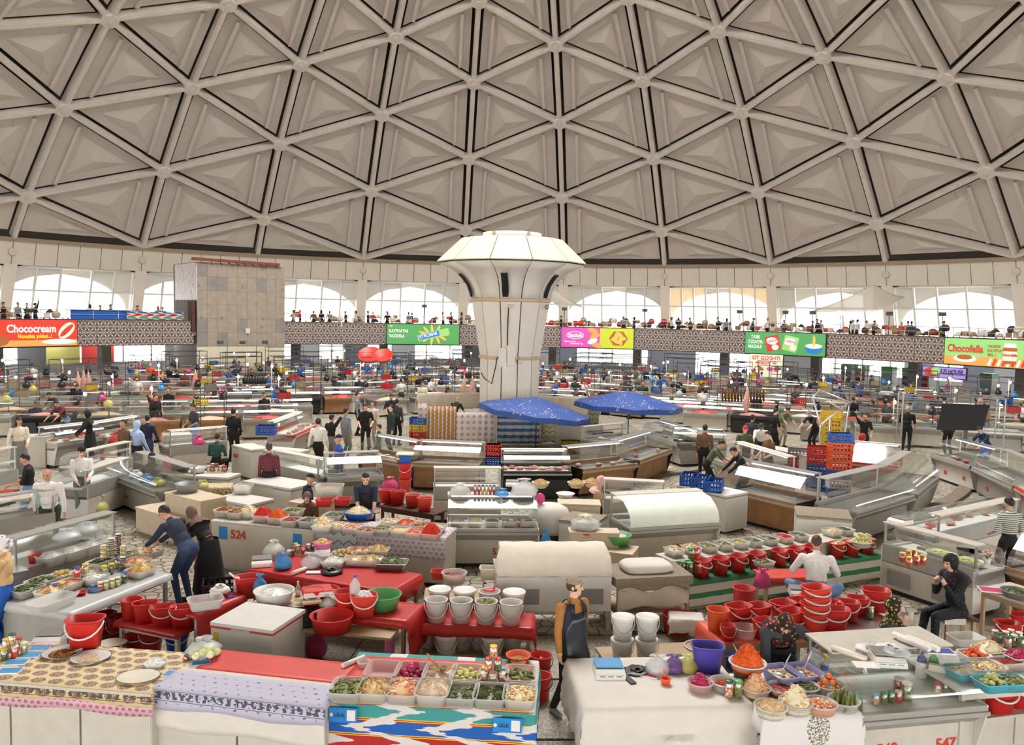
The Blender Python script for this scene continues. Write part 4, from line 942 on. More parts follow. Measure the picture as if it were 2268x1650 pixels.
POSES = {
 'stand': dict(),'stand2': dict(hl=(.2,-.22,1.02),hr=(-.2,-.24,1.0),hp=18,sleeve='short',fl=(.12,-.06,0)),'phone': dict(hl=(.07,-.30,1.12),hr=(-.06,-.30,1.10),hp=24,sleeve='short'),'walk': dict(fl=(.1,-.26,0),fr=(-.1,.22,0),hl=(.25,.16,.82),hr=(-.25,-.2,.85),pel=(0,0,.90)),
 'lean': dict(lean=32,pel=(0,.12,.9),hl=(.2,-.55,.92),hr=(-.2,-.55,.92),hp=22,sleeve='short'),'leanlong': dict(lean=34,pel=(0,.14,.9),hl=(.18,-.52,.90),hr=(-.18,-.52,.9),hp=22),'seated': dict(pel=(0,0,.52),lean=6,fl=(.12,-.42,0),fr=(-.12,-.42,0),hl=(.14,-.3,.66),hr=(-.14,-.3,.66),hp=14,kneeout=.2),'facehand': dict(hr=(-.10,-.14,1.50),hl=(.2,-.2,1.0),hp=4,sleeve='short'),'armup': dict(hr=(-.36,-.02,1.92),hl=(.3,-.2,1.1),eh=(.6,.1,.2)),'cross': dict(hl=(-.12,-.2,1.18),hr=(.12,-.22,1.16)),'belly': dict(bulk=1.15,belly=1.3,hl=(.30,-.06,.8),hr=(-.30,-.08,.8),sleeve='short'),
 'push': dict(hl=(.2,-.42,1.0),hr=(-.2,-.42,1.0),lean=6),
 # close figures
 'nr_side': dict(vox=.0095,bulk=1.03,hl=(.25,.05,.80),hr=(-.27,-.10,.84),hy=38,hp=2,fl=(.10,-.10,0),fr=(-.12,.16,0),grip=.9,elb=(0,.6,-.3)),
 'nr_leanman': dict(vox=.0105,lean=40,pel=(0,.10,.9),bulk=1.06,hl=(.14,-.60,.90),hr=(-.12,-.62,.88),hp=26,grip=.7),
 'nr_bend': dict(vox=.0095,lean=38,side=-8,pel=(0,.05,.86),bulk=1.1,hl=(.34,-.28,.82),hr=(-.20,-.35,.62),hp=34,hy=-8,eh=(1.0,.25,.2),grip=1.0),
 'nr_sitphone': dict(vox=.0105,pel=(0,.0,.56),bulk=1.08,lean=8,fl=(.10,-.46,0),fr=(-.08,-.55,0),hl=(.08,-.30,.96),hr=(-.08,-.32,.94),hp=20,grip=.9),
 'nr_sitdrink': dict(vox=.0095,pel=(0,0,.50),bulk=1.05,lean=4,fl=(.12,-.40,0),fr=(-.12,-.42,0),hl=(.16,-.26,.62),hr=(-.07,-.17,1.01),hp=-2,grip=1.2),
 'nr_sitback': dict(vox=.0105,pel=(0,0,.62),bulk=1.12,lean=16,fl=(.2,-.34,.12),fr=(-.2,-.34,.12),hl=(.22,-.42,.92),hr=(-.2,-.42,.92),hp=26,kneeout=.9,sleeve='short'),
 'nr_stall': dict(vox=.0105,lean=16,hl=(.16,-.42,.92),hr=(-.12,-.44,.94),hp=26,sleeve='short',grip=.8,bulk=1.02),
 'nr_woman': dict(vox=.0105,bulk=1.12,hl=(.06,-.30,.98),hr=(-.10,-.28,.96),hp=8,hy=-20),
 'nr_child': dict(vox=.0115,pel=(0,0,.5),fl=(.12,-.40,0),fr=(-.12,-.42,0),hl=(.14,-.34,.72),hr=(-.14,-.34,.72),hp=20),
 'nr_bald': dict(vox=.0115,bulk=1.14,belly=1.2,lean=12,hp=16,hl=(.31,-.16,.76),hr=(-.28,.05,.78)),'nr_phone': dict(vox=.0115,bulk=1.1,hl=(.06,-.32,1.08),hr=(-.05,-.32,1.06),hp=22,sleeve='short'),'nr_cook': dict(vox=.0115,hl=(.10,-.34,1.06),hr=(-.14,-.30,.98),hp=20),'nr_woman2': dict(vox=.0115,hl=(.16,-.26,1.0),hr=(-.34,-.18,.86),hy=24,bulk=1.03),
}
# ================================================================ FRONT STALLS
def clothmat(name,fn,rough=.75):
 m,b = newmat(name); v = b.xyz(b.co()); c = fn(b,v[0],v[1],v[2]); b.put(b.bsdf.inputs['Base Color'],c); b.bsdf.inputs['Roughness'].default_value = rough; return m
def sco(b,y,z,h): return b.math('SUBTRACT',b.math('ADD',y,z),h)
def vec(b,x,y):
 n = b.new('ShaderNodeCombineXYZ'); b.put(n.inputs[0],x); b.put(n.inputs[1],y); return n.outputs[0]
def band(b,s,lo,hi): return b.math('MULTIPLY',b.gt(s,lo),b.lt(s,hi))
def floral(base,spot,spot2,h,per=.17,border=True,rad_=.33,bcol=None):
 def f(b,x,y,z):
  s = sco(b,y,z,h); row = b.math('FLOOR',b.math('DIVIDE',s,per*.8)); xs = b.math('ADD',b.math('DIVIDE',x,per),b.math('MULTIPLY',row,.5))
  fx = b.math('SUBTRACT',b.math('FRACT',xs),.5); fy = b.math('SUBTRACT',b.math('FRACT',b.math('DIVIDE',s,per*.8)),.5)
  d = b.math('SQRT',b.math('ADD',b.math('MULTIPLY',fx,fx),b.math('MULTIPLY',fy,fy))); n = b.noise(vec(b,x,s),55,2); n2 = b.noise(vec(b,x,s),26,1)
  m = b.math('MULTIPLY',b.lt(b.math('MULTIPLY_ADD',n,.45,d),rad_+.18),b.gt(n,.40)); c = b.mix(m,lin(base),b.mix(b.gt(n2,.5),lin(spot),lin(spot2)))
  if border:
   bc = bcol or spot; fl = b.math('MULTIPLY',band(b,s,-.115,-.025),b.gt(b.math('MULTIPLY_ADD',b.math('COSINE',b.math('MULTIPLY',x,70)),.10,n2),.5)); ln = b.math('ADD',band(b,s,-.018,-.012),band(b,s,-.135,-.128)); c = b.mix(b.math('MINIMUM',b.math('ADD',fl,ln),1),c,lin(bc))
  return c
 return f
clothmat('oil_floral',floral((226,204,156),(140,108,104),(158,136,112),.85,.2,True,.46,(92,80,60)))
clothmat('pink_floral',floral((226,178,196),(200,90,110),(150,140,90),.84,.075,False,.36))
clothmat('lilac_cloth',floral((192,188,206),(92,94,110),(206,190,190),.86,.13,True,.2,(80,80,100)))
clothmat('white_leaf',floral((224,218,214),(110,112,112),(170,140,140),.86,.12,False,.3))
clothmat('grey_lace',floral((206,198,200),(160,150,170),(180,150,150),.9,.11,False,.42))
clothmat('zigzag_cloth',lambda b,x,y,z: b.mix(b.lt(b.math('ABSOLUTE',b.math('SUBTRACT',b.math('FRACT',b.math('ADD',b.math('MULTIPLY',z,6),b.math('ABSOLUTE',b.math('SUBTRACT',b.math('FRACT',b.math('MULTIPLY',x,5)),.5)))),.5)),.07),lin((196,196,200)),lin((96,104,112))))
clothmat('marble_oil',floral((200,186,150),(140,130,100),(150,120,110),.78,.2,False,.45))
clothmat('brown_floral',floral((214,190,150),(92,62,48),(236,214,170),.9,.12,False,.5))
M('red_vinyl',(196,44,42),.35,var=.14,scale=5,bump=.2); M('red_vinyl2',(214,72,62),.4,var=.1,scale=4); M('orange_vinyl',(226,92,66),.4,var=.1); M('white_cloth',(222,214,204),.8,var=.07,scale=3,bump=.2); M('cream_cloth',(226,214,196),.85,var=.06,bump=.2); M('carpet',(150,136,118),.95,var=.25,scale=30)
def ikatf(b,x,y,z):
 s = b.math('SUBTRACT',.85,z); q = b.math('FLOOR',b.math('MULTIPLY',s,58)); wn = b.new('ShaderNodeTexWhiteNoise',noise_dimensions='1D'); b.put(wn.inputs['W'],q); jag = b.math('MULTIPLY',b.math('SUBTRACT',wn.outputs[0],.5),.11)
 zz = b.math('ABSOLUTE',b.math('SUBTRACT',b.math('FRACT',b.math('MULTIPLY_ADD',s,3.1,.2)),.5)); ph = b.math('FRACT',b.math('ADD',b.math('DIVIDE',b.math('ADD',x,jag),.8),b.math('MULTIPLY_ADD',zz,1.5,.05)))
 white = b.lt(ph,b.math('MULTIPLY_ADD',b.math('SINE',b.math('MULTIPLY',s,36)),.12,.30)); k = b.math('FRACT',b.math('DIVIDE',s,.165)); i = b.math('FLOOR',b.math('DIVIDE',s,.165))
 col = b.ramp(b.math('DIVIDE',b.math('MODULO',i,3),3),[(0,lin((62,152,148))),(.3,lin((26,92,176))),(.6,lin((178,36,32)))],'CONSTANT'); st = b.ramp(k,[(0,lin((238,190,56))),(.055,lin((170,40,30))),(.11,lin((240,196,60))),(.165,lin((170,40,30))),(.22,lin((255,255,255)))],'CONSTANT')
 return b.mix(white,b.mix(b.lt(k,.22),col,st),lin((222,214,210)))
clothmat('ikat',ikatf)
clothmat('green_stripe',lambda b,x,y,z: b.mix(b.lt(b.math('FRACT',b.math('MULTIPLY_ADD',z,4.6,.1)),.42),lin((206,194,178)),lin((52,120,78))))
clothmat('embroidered',lambda b,x,y,z: b.mix(b.math('MULTIPLY',b.lt(b.math('ADD',b.math('POWER',b.math('DIVIDE',b.math('SUBTRACT',x,.6),.13),2),b.math('POWER',b.math('DIVIDE',b.math('SUBTRACT',sco(b,y,z,.82),-.17),.2),2)),1),b.gt(b.noise(vec(b,x,b.math('ADD',z,y)),45,1),.5)),lin((226,220,218)),b.ramp(b.noise(vec(b,x,z),34),[(.35,lin((90,120,110))),(.5,lin((170,150,90))),(.6,lin((120,70,80)))],'CONSTANT')))
# ---- A, B: floral table and lilac table
oA,wA,rA = fr(-130,1498,335,1535,.85)
box_counter(oA,wA,1.02,.845,rA,'white panelled counter under the beige floral oilcloth',top='white_dirty',panels=3)
cloth(oA+Vector((0,.01,0)),wA,1.0,.842,rA,'pink flowered cloth edge hanging below beige floral oilcloth','pink_floral',(.245,.02,.1,.03),.004,seed=3,step=.1)
cloth(oA,wA+.01,1.02,.85,rA,'beige oilcloth with brown flower bunches and leaf border','oil_floral',(.15,.03,.1,.02),.003,seed=1,step=.1)
oB,wB,rB = fr(340,1523,716,1566,.85)
box_counter(oB,wB,1.05,.845,rB,'white panelled counter under the lilac cloth',top='white_dirty',panels=2)
cloth(oB,wB,1.05,.85,rB,'long white cloth hanging in folds below the lilac runner','white_cloth',(.42,.02,.06,.05),.006,seed=5)
cloth(loc2(oB,rB,.01,-.035),wB+.01,.45,.862,rB,'lilac runner with grey flower border along the table front','lilac_cloth',(.2,0,0,.02),.008,seed=6)
cloth(loc2(oB,rB,.18,.52,0),wB-.2,.52,.858,rB,'red plastic sheet folded over the back of the lilac table','red_vinyl2',(.03,0,.02,.0),.004,seed=7)
H = .858
def on(px,py,h): return at(px,py,h)
for i,(x,y,p,l,z) in enumerate(((10,1462,'greens','pl_yellow',0),(33,1456,'paprika','pl_cream',0),(54,1448,'gtomato','pl_cream',0),(25,1442,'pickle','pl_yellow',0),(41,1437,'dice','pl_red',0),(28,1455,'dice','pl_dgreen',.14),(14,1440,'white','pl_yellow',.0))):
 jar(on(x,y,H)+Vector((0,0,z)),['jar of dark greens with yellow lid at the table edge','jar of red peppers with pale lid beside the greens jar','jar of green tomatoes with pale lid nearest the weighing scale','jar of gherkins with yellow lid behind the pepper jar','red lidded jar of mixed vegetables behind the stack','green lidded jar of red vegetables stacked on top of other jars','jar of white pickles with yellow lid at the back'][i],p,l,.14,.044)
def booklet(px,py,h,label,w=.24,d=.17,rz=0.0,mat='paper_blue',cat='leaflet'):
 t = thing('leaflet',label,cat,on(px,py,h),rz); MB().box(-w/2,w/2,-d/2,d/2,0,.012).build('pages','paper',t); MB().box(-w*.46,w*.46,-d*.40,d*.40,.012,.0135).build('cover_print',mat,t); return t
for x,y,l,a in ((22,1487,'blue printed leaflet nearest the floral table edge',.12),(36,1468,'blue leaflet with a red corner in the row of leaflets',.15),(66,1452,'blue leaflet third in the row beside the jars',.15),(88,1437,'blue leaflet tucked before the weighing scale',.18),(387,1494,'single blue leaflet at the seam of floral and lilac cloths',-.1)): booklet(x,y,H,l,rz=a)
scales(on(113,1420,H),'silver electronic scale on the floral oilcloth with red digits',.12)
oval_bucket(on(190,1432,H),'large red bucket with white handle standing on the floral oilcloth',1.25,rz=.1,drop=.13)
plate_dish(on(138,1450,H),'white enamel plate of brown vegetable stew',.21,sx=1.05); heap('chunk','stew',on(138,1449,H+.018),.15,.13,.02,'on the white enamel plate',seed=4)
plate_dish(on(201,1460,H),'white enamel plate of pale shredded salad',.21,sx=1.05); heap('shred','rice',on(197,1461,H+.018),.12,.1,.03,'on the second white plate')
MB().tube([on(150,1447,H+.03),on(165,1443,H+.045),on(182,1436,H+.09)],.006,5).ball(on(149,1447,H+.03),.03,.022,.008).build('serving_spoon','stainless',label='steel spoon resting in the stew plate',cat='spoon')
plate_dish(on(306,1504,H),'empty cream oval platter with dark rim on floral oilcloth',.19,'pl_cream',sx=1.2,rz=.1)
rect_tub(on(348,1474,H),'small clear tray holding crumpled white tissues',.2,.14,.05); heap('leaf','white',on(342,1470,H+.03),.11,.08,.06,'of crumpled tissue in the small tray',seed=2)
jar(on(412,1464,H),'small dark brown jar beside the melon plate','sauce','pl_brown',.07,.03)
plate_dish(on(452,1453,H),'dark rimmed white plate under a bag of pale melons',.19)
bag(on(452,1450,H+.02),'clear plastic bag full of pale yellow melons on a plate','bag_clear',.19,.2,fill='melon',ears=False)
for i in range(9): a = i*2.4; r_ = .04+.012*i; o = MB().ball((0,0,0),.055,.045,.042,10,7).build('pale_melon','fd_melon%d' % (i % 2),label='pale oval melon inside the clear bag on the plate',cat='melon',group='melons in the clear bag',loc=on(452,1450,H+.07)+Vector((r_*math.cos(a),r_*math.sin(a)*.8,.03*(i < 4)+.02)),rot=(0,0,a))
booklet(445,1470,H,'crumpled bright blue paper bag under the melon plate',.2,.12,.3,'card_blue','paper')
# ---- C: ikat table
oC,wC,rC = fr(731,1548,1183,1572,.85)
table(oC,wC,1.2,.845,rC,'trestle table hidden under the bright ikat cloth','ply')
cloth(oC,wC,1.2,.85,rC,'ikat cloth in teal blue red and white zigzags','ikat',(.83,.05,.3,.3),.006,seed=9,step=.1,hem=.004)
cloth(loc2(oC,rC,.05,.1),wC-.1,.98,.858,rC,'red plastic sheet under the rows of pickle tubs','red_vinyl2',(0,0,0,0),.001,seed=2,name='plastic_sheet')
HC = .866
def ptub(px,py,w,d,h,base,label,kind=None,pal=None,peak=.05,mat='tub_clear',rz=0.0,fill=.72,sq=.4,seed=1,where='',n=None):
 p = at(px,py,base+h); p.z = base; rect_tub(p,label,w,d,h,mat,rz)
 if kind: heap(kind,pal,p+Vector((0,0,h*fill)),w*.44,d*.44,peak,where,rz,sq,seed,n)
 return p
T = 'on the ikat table'
ptub(771,1517,.36,.42,.12,HC,'clear tub of gherkins at the end of the front row '+T,'cuke','pickle',.05,rz=rC,where='in the end front tub '+T,n=70)
ptub(832,1518,.35,.42,.12,HC,'clear tub of mixed slaw in the front row '+T,'shred','slaw',.10,rz=rC,where='in the front row '+T)
ptub(895,1521,.35,.42,.12,HC,'clear tub of red-spiced cabbage in the front row '+T,'slice','kimchi',.11,rz=rC,where='in the front row '+T)
ptub(960,1521,.35,.44,.14,HC,'clear tub of pale shredded radish in the front row '+T,'shred','rice',.10,rz=rC,where='in the front row '+T)
ptub(1022,1528,.35,.42,.12,HC,'clear tub of pickled pepper greens in the front row '+T,'leaf','greens',.03,rz=rC,where='of peppers in the front row '+T)
ptub(1087,1530,.35,.42,.12,HC,'clear tub of chopped dark greens in the front row '+T,'shred','greens',.03,rz=rC,where='finely chopped in the front row '+T)
ptub(1152,1532,.35,.42,.12,HC,'clear tub of diced salad at the man side of the front row '+T,'chunk','salad',.07,rz=rC,where='in the front row '+T)
ptub(848,1479,.37,.42,.12,HC,'empty pinkish tub in the back row '+T,mat='tub_pink',rz=rC)
p = ptub(912,1482,.35,.42,.12,HC,'tub of magenta pickled beets in the back row '+T,mat='tub_pink',rz=rC)
for i in range(12): a = i*2.4; r_ = .03*math.sqrt(i); MB().ball((0,0,0),.05,.042,.045,9,6).build('pickled_beet','fd_beet%d' % (i % 3),label='magenta pickled beet in the pinkish tub',cat='beet',group='pickled beets in the tub',loc=p+Vector((r_*math.cos(a)*1.1,r_*math.sin(a)*1.3,.06+.06*(i < 4)+.025*(i < 8))),rot=(a,a*.7,a))
p = ptub(974,1484,.35,.42,.12,HC,'tub of grated radish with a wooden ladle '+T,'shred','rice',.03,rz=rC,where='under the wooden ladle')
t = thing('wooden_ladle','wooden ladle lying in the grated radish tub','ladle',p+Vector((.04,-.02,.13))); shell(.035,.035,.055,.055,.04,1,.008,18,.003).build('bowl','wood',t); MB().tube([(-.05,0,.03),(-.14,.12,.06),(-.2,.22,.085)],.012,6).build('handle','wood',t)
p = ptub(1034,1487,.35,.42,.12,HC,'tub of pale green tomatoes in the back row '+T,rz=rC)
for i in range(16): a = i*2.4; r_ = .034*math.sqrt(i); MB().ball((0,0,0),.04,.04,.036,9,6).build('green_tomato','fd_lemon%d' % (i % 2),label='pale green pickled tomato in the tub beside the jar pyramid',cat='tomato',group='green tomatoes in the ikat table tub',loc=p+Vector((r_*math.cos(a)*1.05,r_*math.sin(a)*1.25,.075+.03*(i < 6))),rot=(a,0,a))
p = ptub(1153,1489,.35,.42,.12,HC,'tub of large gherkins behind the diced salad '+T,rz=rC)
for i in range(18): a = i*2.4; r_ = .033*math.sqrt(i); MB().ball((0,0,0),.07,.022,.022,9,6).build('gherkin','fd_pickle%d' % (i % 4),label='green pickled gherkin in the tub behind the diced salad',cat='gherkin',group='gherkins in the ikat table tub',loc=p+Vector((r_*math.cos(a)*.9,r_*math.sin(a)*1.2,.085+.03*(i < 7))),rot=(0,rnd.uniform(-.3,.3),a*1.7))
p = ptub(1092,1494,.33,.4,.1,HC,'clear tub under the pyramid of vegetable jars',rz=rC)
js = [(-.1,-.05,0,'dice','pl_cream'),(0,-.09,0,'lemon','pl_cream'),(.1,-.05,0,'dice','pl_cream'),(-.09,.08,0,'pickle','pl_yellow'),(.09,.08,0,'pickle','pl_turq'),(-.05,0,.14,'dice','pl_red'),(.05,0,.14,'greens','pl_red'),(0,.0,.28,'kimchi','pl_yellow')]
jl = ['jar at the base of the pyramid, end toward the tomatoes','jar of pale pickles at the front base of the pyramid','jar at the base of the pyramid, end toward the gherkins','yellow lidded jar at the back of the pyramid base','turquoise lidded jar at the back of the pyramid base','red lidded jar of peppers in the pyramid middle','red lidded jar of greens in the pyramid middle','yellow lidded jar on top of the jar pyramid']
for (x,y,z,pl,ld),l in zip(js,jl): jar(p+Vector((x,y,.012+z)),l,pl,ld,.138,.046)
round_tub(at(1148,1462,HC),'scalloped orange bowl behind the gherkin tub',.14,.07,'pl_orange'); heap('noodle' if 0 else 'shred','noodle',at(1148,1462,HC+.03),.09,.09,.03,'in the orange bowl')
t = thing('towel_roll','rolled white towel at the back of the ikat table','towel',at(783,1470,HC),.9); MB().tube([(-.16,0,.03),(.16,0,.03)],.03,10).build('roll','paper',t)
round_tub(at(806,1476,HC),'small clear glass bowl beside the rolled towel',.07,.06,'tub_clear',name='glass_bowl')
def card(px,py,h_,label):
 o = oC; x = (at_y(px,py,oC.y-.02).x-oC.x); z = at_y(px,py,oC.y-.02).z; t = thing('payment_card_sign',label,'sign',loc2(oC,rC,x,-.075,z),rC); t.rotation_euler = (rad(-3),0,rC); MB().box(-.15,.15,-.003,.003,-.075,.075).build('card','card_blue',t); MB().box(.04,.13,-.006,-.003,-.055,.055).build('white_square','paper',t)
 text('click',.062,'text_dark',t,(-.095,-.005,-.02),bold=.001,ext=.001); MB().add([(-.125,-.005,.022),(-.103,-.005,0),(-.125,-.005,-.022),(-.147,-.005,0)],[(0,1,2,3)]).build('emblem','paper',t)
card(764,1577,.6,'blue payment sign on the ikat cloth under the gherkins'); card(1126,1588,.6,'blue payment sign on the ikat cloth under the diced salad')
for x,y,l in ((1194,1545,'red round bucket with black handle on the floor beside the ikat table'),(1197,1497,'red round bucket with scoop behind another red bucket'),): round_bucket(at(x,y,0),l,1.0,'pl_red',rz=.3,hmat='pl_black',drop=.1,name='red_round_bucket')
p = at(1197,1497,0); MB().tube([p+Vector((0,0,.2)),p+Vector((-.08,.02,.38))],.02,6).ball(p+Vector((0,0,.22)),.06,.06,.05).build('red_scoop','pl_red',label='red plastic scoop standing in the red bucket',cat='scoop')
# ---- E, F white tables
oE,wE,rE = fr(1297,1571,1668,1563,.85)
table(oE,wE,1.25,.845,rE,'trestle table under the stained white cloth'); cloth(oE,wE,1.25,.85,rE,'large stained white tablecloth hanging to the floor','white_cloth',(.7,.1,.5,.12),.022,seed=12)
text('549-550',.1,'white_dirty',thing('stall_number','faint stall number on the white tablecloth','lettering',loc2(oE,rE,.8,-.1,.52),rE),(0,0,0))
scales(at(1348,1492,.86),'white electronic scale with blue plate beside the man in apron',.05,'paper_blue',1.05,'steel_dark')
bag(at(1412,1487,.86),'flattened black plastic bag beside the blue scale','pl_black',.16,.03,ears=False); booklet(1436,1497,.86,'crumpled pink packet with white paper on the white cloth',.22,.12,-.3,'bag_pink','packet'); MB().box(-.035,.035,-.11,.11,0,.02).build('mobile_phone','black_panel',label='black mobile phone lying on the white cloth',cat='phone',loc=at(1393,1507,.86),rz=.35)
bag(at(1457,1490,.86),'clear bag of peeled garlic on the white cloth','bag_clear',.14,.2,fill='white'); bag(at(1493,1487,.86),'purple plastic bag of vegetables tied in a knot','bag_purple',.12,.19,fill='beet'); bag(at(1523,1487,.86),'yellow plastic bag of green vegetables tied in a knot','bag_yellow',.12,.19,fill='olive')
oval_bucket(at(1566,1486,.86),'tall purple bucket standing on the white tablecloth',1.12,'pl_purple',-.15,handle=False,name='purple_bucket')
for x,y,l in ((1377,1470,'stacked white lidded bucket nearest the man in apron'),(1431,1470,'stacked white lidded bucket beside the garlic bag')):
 p = at(x,y,.45); p.z = .5; round_bucket(p,l+', lower one',.92,'pl_white',lid='pl_white',name='white_bucket'); p = p+Vector((0,0,.3)); round_bucket(p,l+', upper one',.92,'pl_white',lid='pl_white',name='white_bucket')
o_,w_,r_ = fr(1345,1478,1600,1462,.46); table(o_,w_,.55,.5,r_,'low bench carrying white buckets behind the white table','ply')
t = thing('ladle_cup','small orange plastic dipper on the white tablecloth','dipper',at(1474,1515,.86)); shell(.045,.045,.06,.06,.07,1,.005,18,.004).build('cup','pl_orange',t); MB().tube([(0,.05,.06),(0,.12,.12)],.012,6).build('handle','pl_orange',t)
p = at(1551,1510,.95); p.z = .86; round_tub(p,'pinkish round tub with a lump of pickled beet',.14,.1,'tub_pink'); heap('chunk','beet',p+Vector((0,0,.06)),.10,.10,.13,'in the pinkish round tub',seed=3)
p = at(1604,1507,.95); p.z = .86; round_tub(p,'white enamel bowl with a little grated carrot',.15,.09,'white_enamel',name='enamel_bowl'); heap('shred','carrot',p+Vector((0,0,.03)),.10,.08,.05,'in the white enamel bowl')
for x,ld,l in ((1614,'pl_dgreen','dark green lidded jar of red and green peppers'),(1634,'pl_green','light green lidded jar of green peppers')): jar(at(x,1544,.86),l,'dice' if ld == 'pl_dgreen' else 'pickle',ld,.19,.05)
p = at(1655,1484,1.0); p.z = .86; round_tub(p,'brown pot under the mound of shredded carrot',.15,.16,'pl_brown',name='cooking_pot',taper=.95); p.z = 1.02; round_tub(p-Vector((0,0,.0)),'white enamel basin heaped with shredded carrot',.20,.08,'white_enamel',name='enamel_basin'); heap('shred','carrot',p+Vector((0,0,.05)),.175,.175,.22,'in a tall orange cone',n=300); MB().bar(p+Vector((-.08,.05,.12)),p+Vector((-.14,.1,.24)),.008).ball(p+Vector((-.08,.05,.12)),.02).build('serving_spoon','stainless',label='steel spoon handle stuck in the shredded carrot',cat='spoon')
oF,wF,rF = fr(1690,1592,1908,1581,.82)
table(oF,wF,1.05,.815,rF,'small table under the embroidered white cloth'); cloth(oF,wF,1.05,.82,rF,'white cloth embroidered with a green bouquet','embroidered',(.36,.05,.15,.1),.015,seed=15)
for x,y,a,pal,k,pk,l in ((1733,1485,'lilac','salad','slice',.03,'blue rectangular tub of pickled garlic with a skimmer'),(1780,1482,'lilac','kimchi','slice',.03,'blue rectangular tub of red-spiced salad with a spoon')):
 p = ptub(x,y,.33,.40,.15,.83,l,k,pal,pk,'pl_lilac',rz=.3,fill=.6,where='in the blue tub'); MB().bar(p+Vector((0,.02,.13)),p+Vector((.14,.16,.28)),.008).ball(p+Vector((-.02,0,.12)),.06,.06,.012).build('skimmer','stainless',label='steel skimmer in the blue tub of '+('garlic' if x < 1750 else 'spiced salad'),cat='spoon')
F9 = 'on the embroidered cloth'
for x,y,r_,pal,k,pk,l in ((1674,1520,.16,'kimchi','shred',.17,'round tub with a tall cone of red-flecked cabbage'),(1731,1520,.16,'sauce','sauce',.01,'round tub of dark red sauce'),(1783,1517,.15,'greens','leaf',.02,'round tub of pickled green leaves'),(1835,1513,.16,'gtomato',None,0,'round tub with a pyramid of orange and green tomatoes'),(1708,1562,.165,'cabbage','shred',.08,'round tub of shredded cabbage with orange flecks'),(1763,1553,.17,'cabbage','slice',.20,'round tub with a tall mound of cabbage salad'),(1818,1555,.165,'dice','chunk',.05,'round tub of orange and white diced vegetables'),(1869,1548,.16,'pickle',None,0,'round tub of upright green gherkins')):
 p = at(x,y,.94); p.z = .83; round_tub(p,l+' '+F9,r_,.11,'tub_clear')
 if k: heap(k,pal,p+Vector((0,0,.075)),r_*.9,r_*.9,pk,'in the '+l.split(' of ')[0][:22]+' '+F9,seed=int(x))
 if x == 1835:
  for lv,(n_,rr,z) in enumerate(((8,.10,.09),(5,.06,.145),(1,0,.195))):
   for i in range(n_): MB().ball((0,0,0),.033,.033,.03,9,6).build('pickled_tomato','fd_tomato1' if (i+lv) % 3 else 'fd_gtomato0',label='pickled tomato in the tomato pyramid on the embroidered cloth',cat='tomato',group='tomatoes in the round tub pyramid',loc=p+Vector((rr*math.cos(6.28*i/n_),rr*math.sin(6.28*i/n_),z)))
 if x == 1869:
  for i in range(16): a = i*2.4; rr = .03*math.sqrt(i); MB().ball((0,0,0),.018,.018,.09,8,7).build('long_gherkin','fd_pickle%d' % (i % 3),label='long gherkin standing upright in the round tub',cat='gherkin',group='upright gherkins in the round tub',loc=p+Vector((rr*math.cos(a),rr*math.sin(a),.10)),rot=(-.5+rnd.uniform(-.15,.15),.35+rnd.uniform(-.15,.15),0))
t = thing('spray_bottle','spray bottle with yellow trigger behind the tomatoes','bottle',at(1826,1488,.83)); MB().lathe([(.04,0),(.045,.02),(.045,.1),(.02,.15),(.018,.17)],14).build('body','tub_clear',t); MB().lathe([(.046,.03),(.046,.09)],14,cap0=False,cap1=False).build('label_band','blue_label',t); MB().box(-.02,.02,-.06,.02,.17,.21).build('trigger','pl_yellow',t)
# ---- G: display case with numbers
oG,wG,rG = fr(1908,1601,2187,1577,.72)
cG = case(oG,wG,rG,'long glass display case numbered 547 and 548 with jars inside','white',['548','547'],True,1.15,hi=1.22)
MB().box(0,wG,.56,1.14,1.225,1.245).build('counter_top','white_dirty',cG)
HG = .775
for i,(x,y,pal,ld,h_) in enumerate(((1938,1560,'dice','pl_turq',.13),(1957,1558,'pickle','pl_green',.13),(1973,1556,'greens','pl_green',.13),(1989,1555,'paprika','pl_cream',.13),(2007,1550,'pickle','pl_cream',.2),(1990,1535,'paprika','pl_cream',.18),(2076,1537,'dice','pl_red',.13),(2093,1535,'pickle','pl_white',.13),(2109,1533,'greens','pl_red',.13),(2125,1532,'dice','pl_brown',.13),(2141,1530,'paprika','pl_cream',.14),(1902,1572,'greens','pl_green',.15))): jar(at(x,y,HG),['turquoise lidded jar first in the glass case row','green lidded jar second in the glass case row','green lidded jar third in the glass case row','cream lidded jar of red peppers in the case row','big jar of gherkins inside the numbered glass case','big jar of red peppers behind the gherkin jar in the case','red lidded jar starting the shorter row in the case','white lidded jar in the shorter row in the case','second red lidded jar in the shorter row','brown lidded jar in the shorter row','last jar of the shorter row with orange peppers','green lidded jar against the case end glass'][i],pal,ld,h_,.042 if h_ < .16 else .062)
HT = 1.25
scales(at(1965,1466,HT),'electronic scale piled with printed plastic bags on the glass case',-.12,digits='paper_blue'); booklet(1917,1473,HT,'payment card sign in a blue frame on the glass case',.25,.15,-.05,'paper','sign'); booklet(2080,1443,HT,'blue payment sign with pale square on the glass case',.3,.18,-.1,'blue_label','sign')
for i,(x,y) in enumerate(((1925,1440),(1948,1436),(1970,1438),(1985,1446))): bag(at(x,y,HT+.03*i),['pile of white printed carrier bags, lowest','white printed carrier bag with blue letters','white printed carrier bag with orange letters','blue and white printed carrier bag on top'][i],'bag_clear' if i % 2 else 'paper',.14,.05,-.5,ears=False,name='folded_bag')
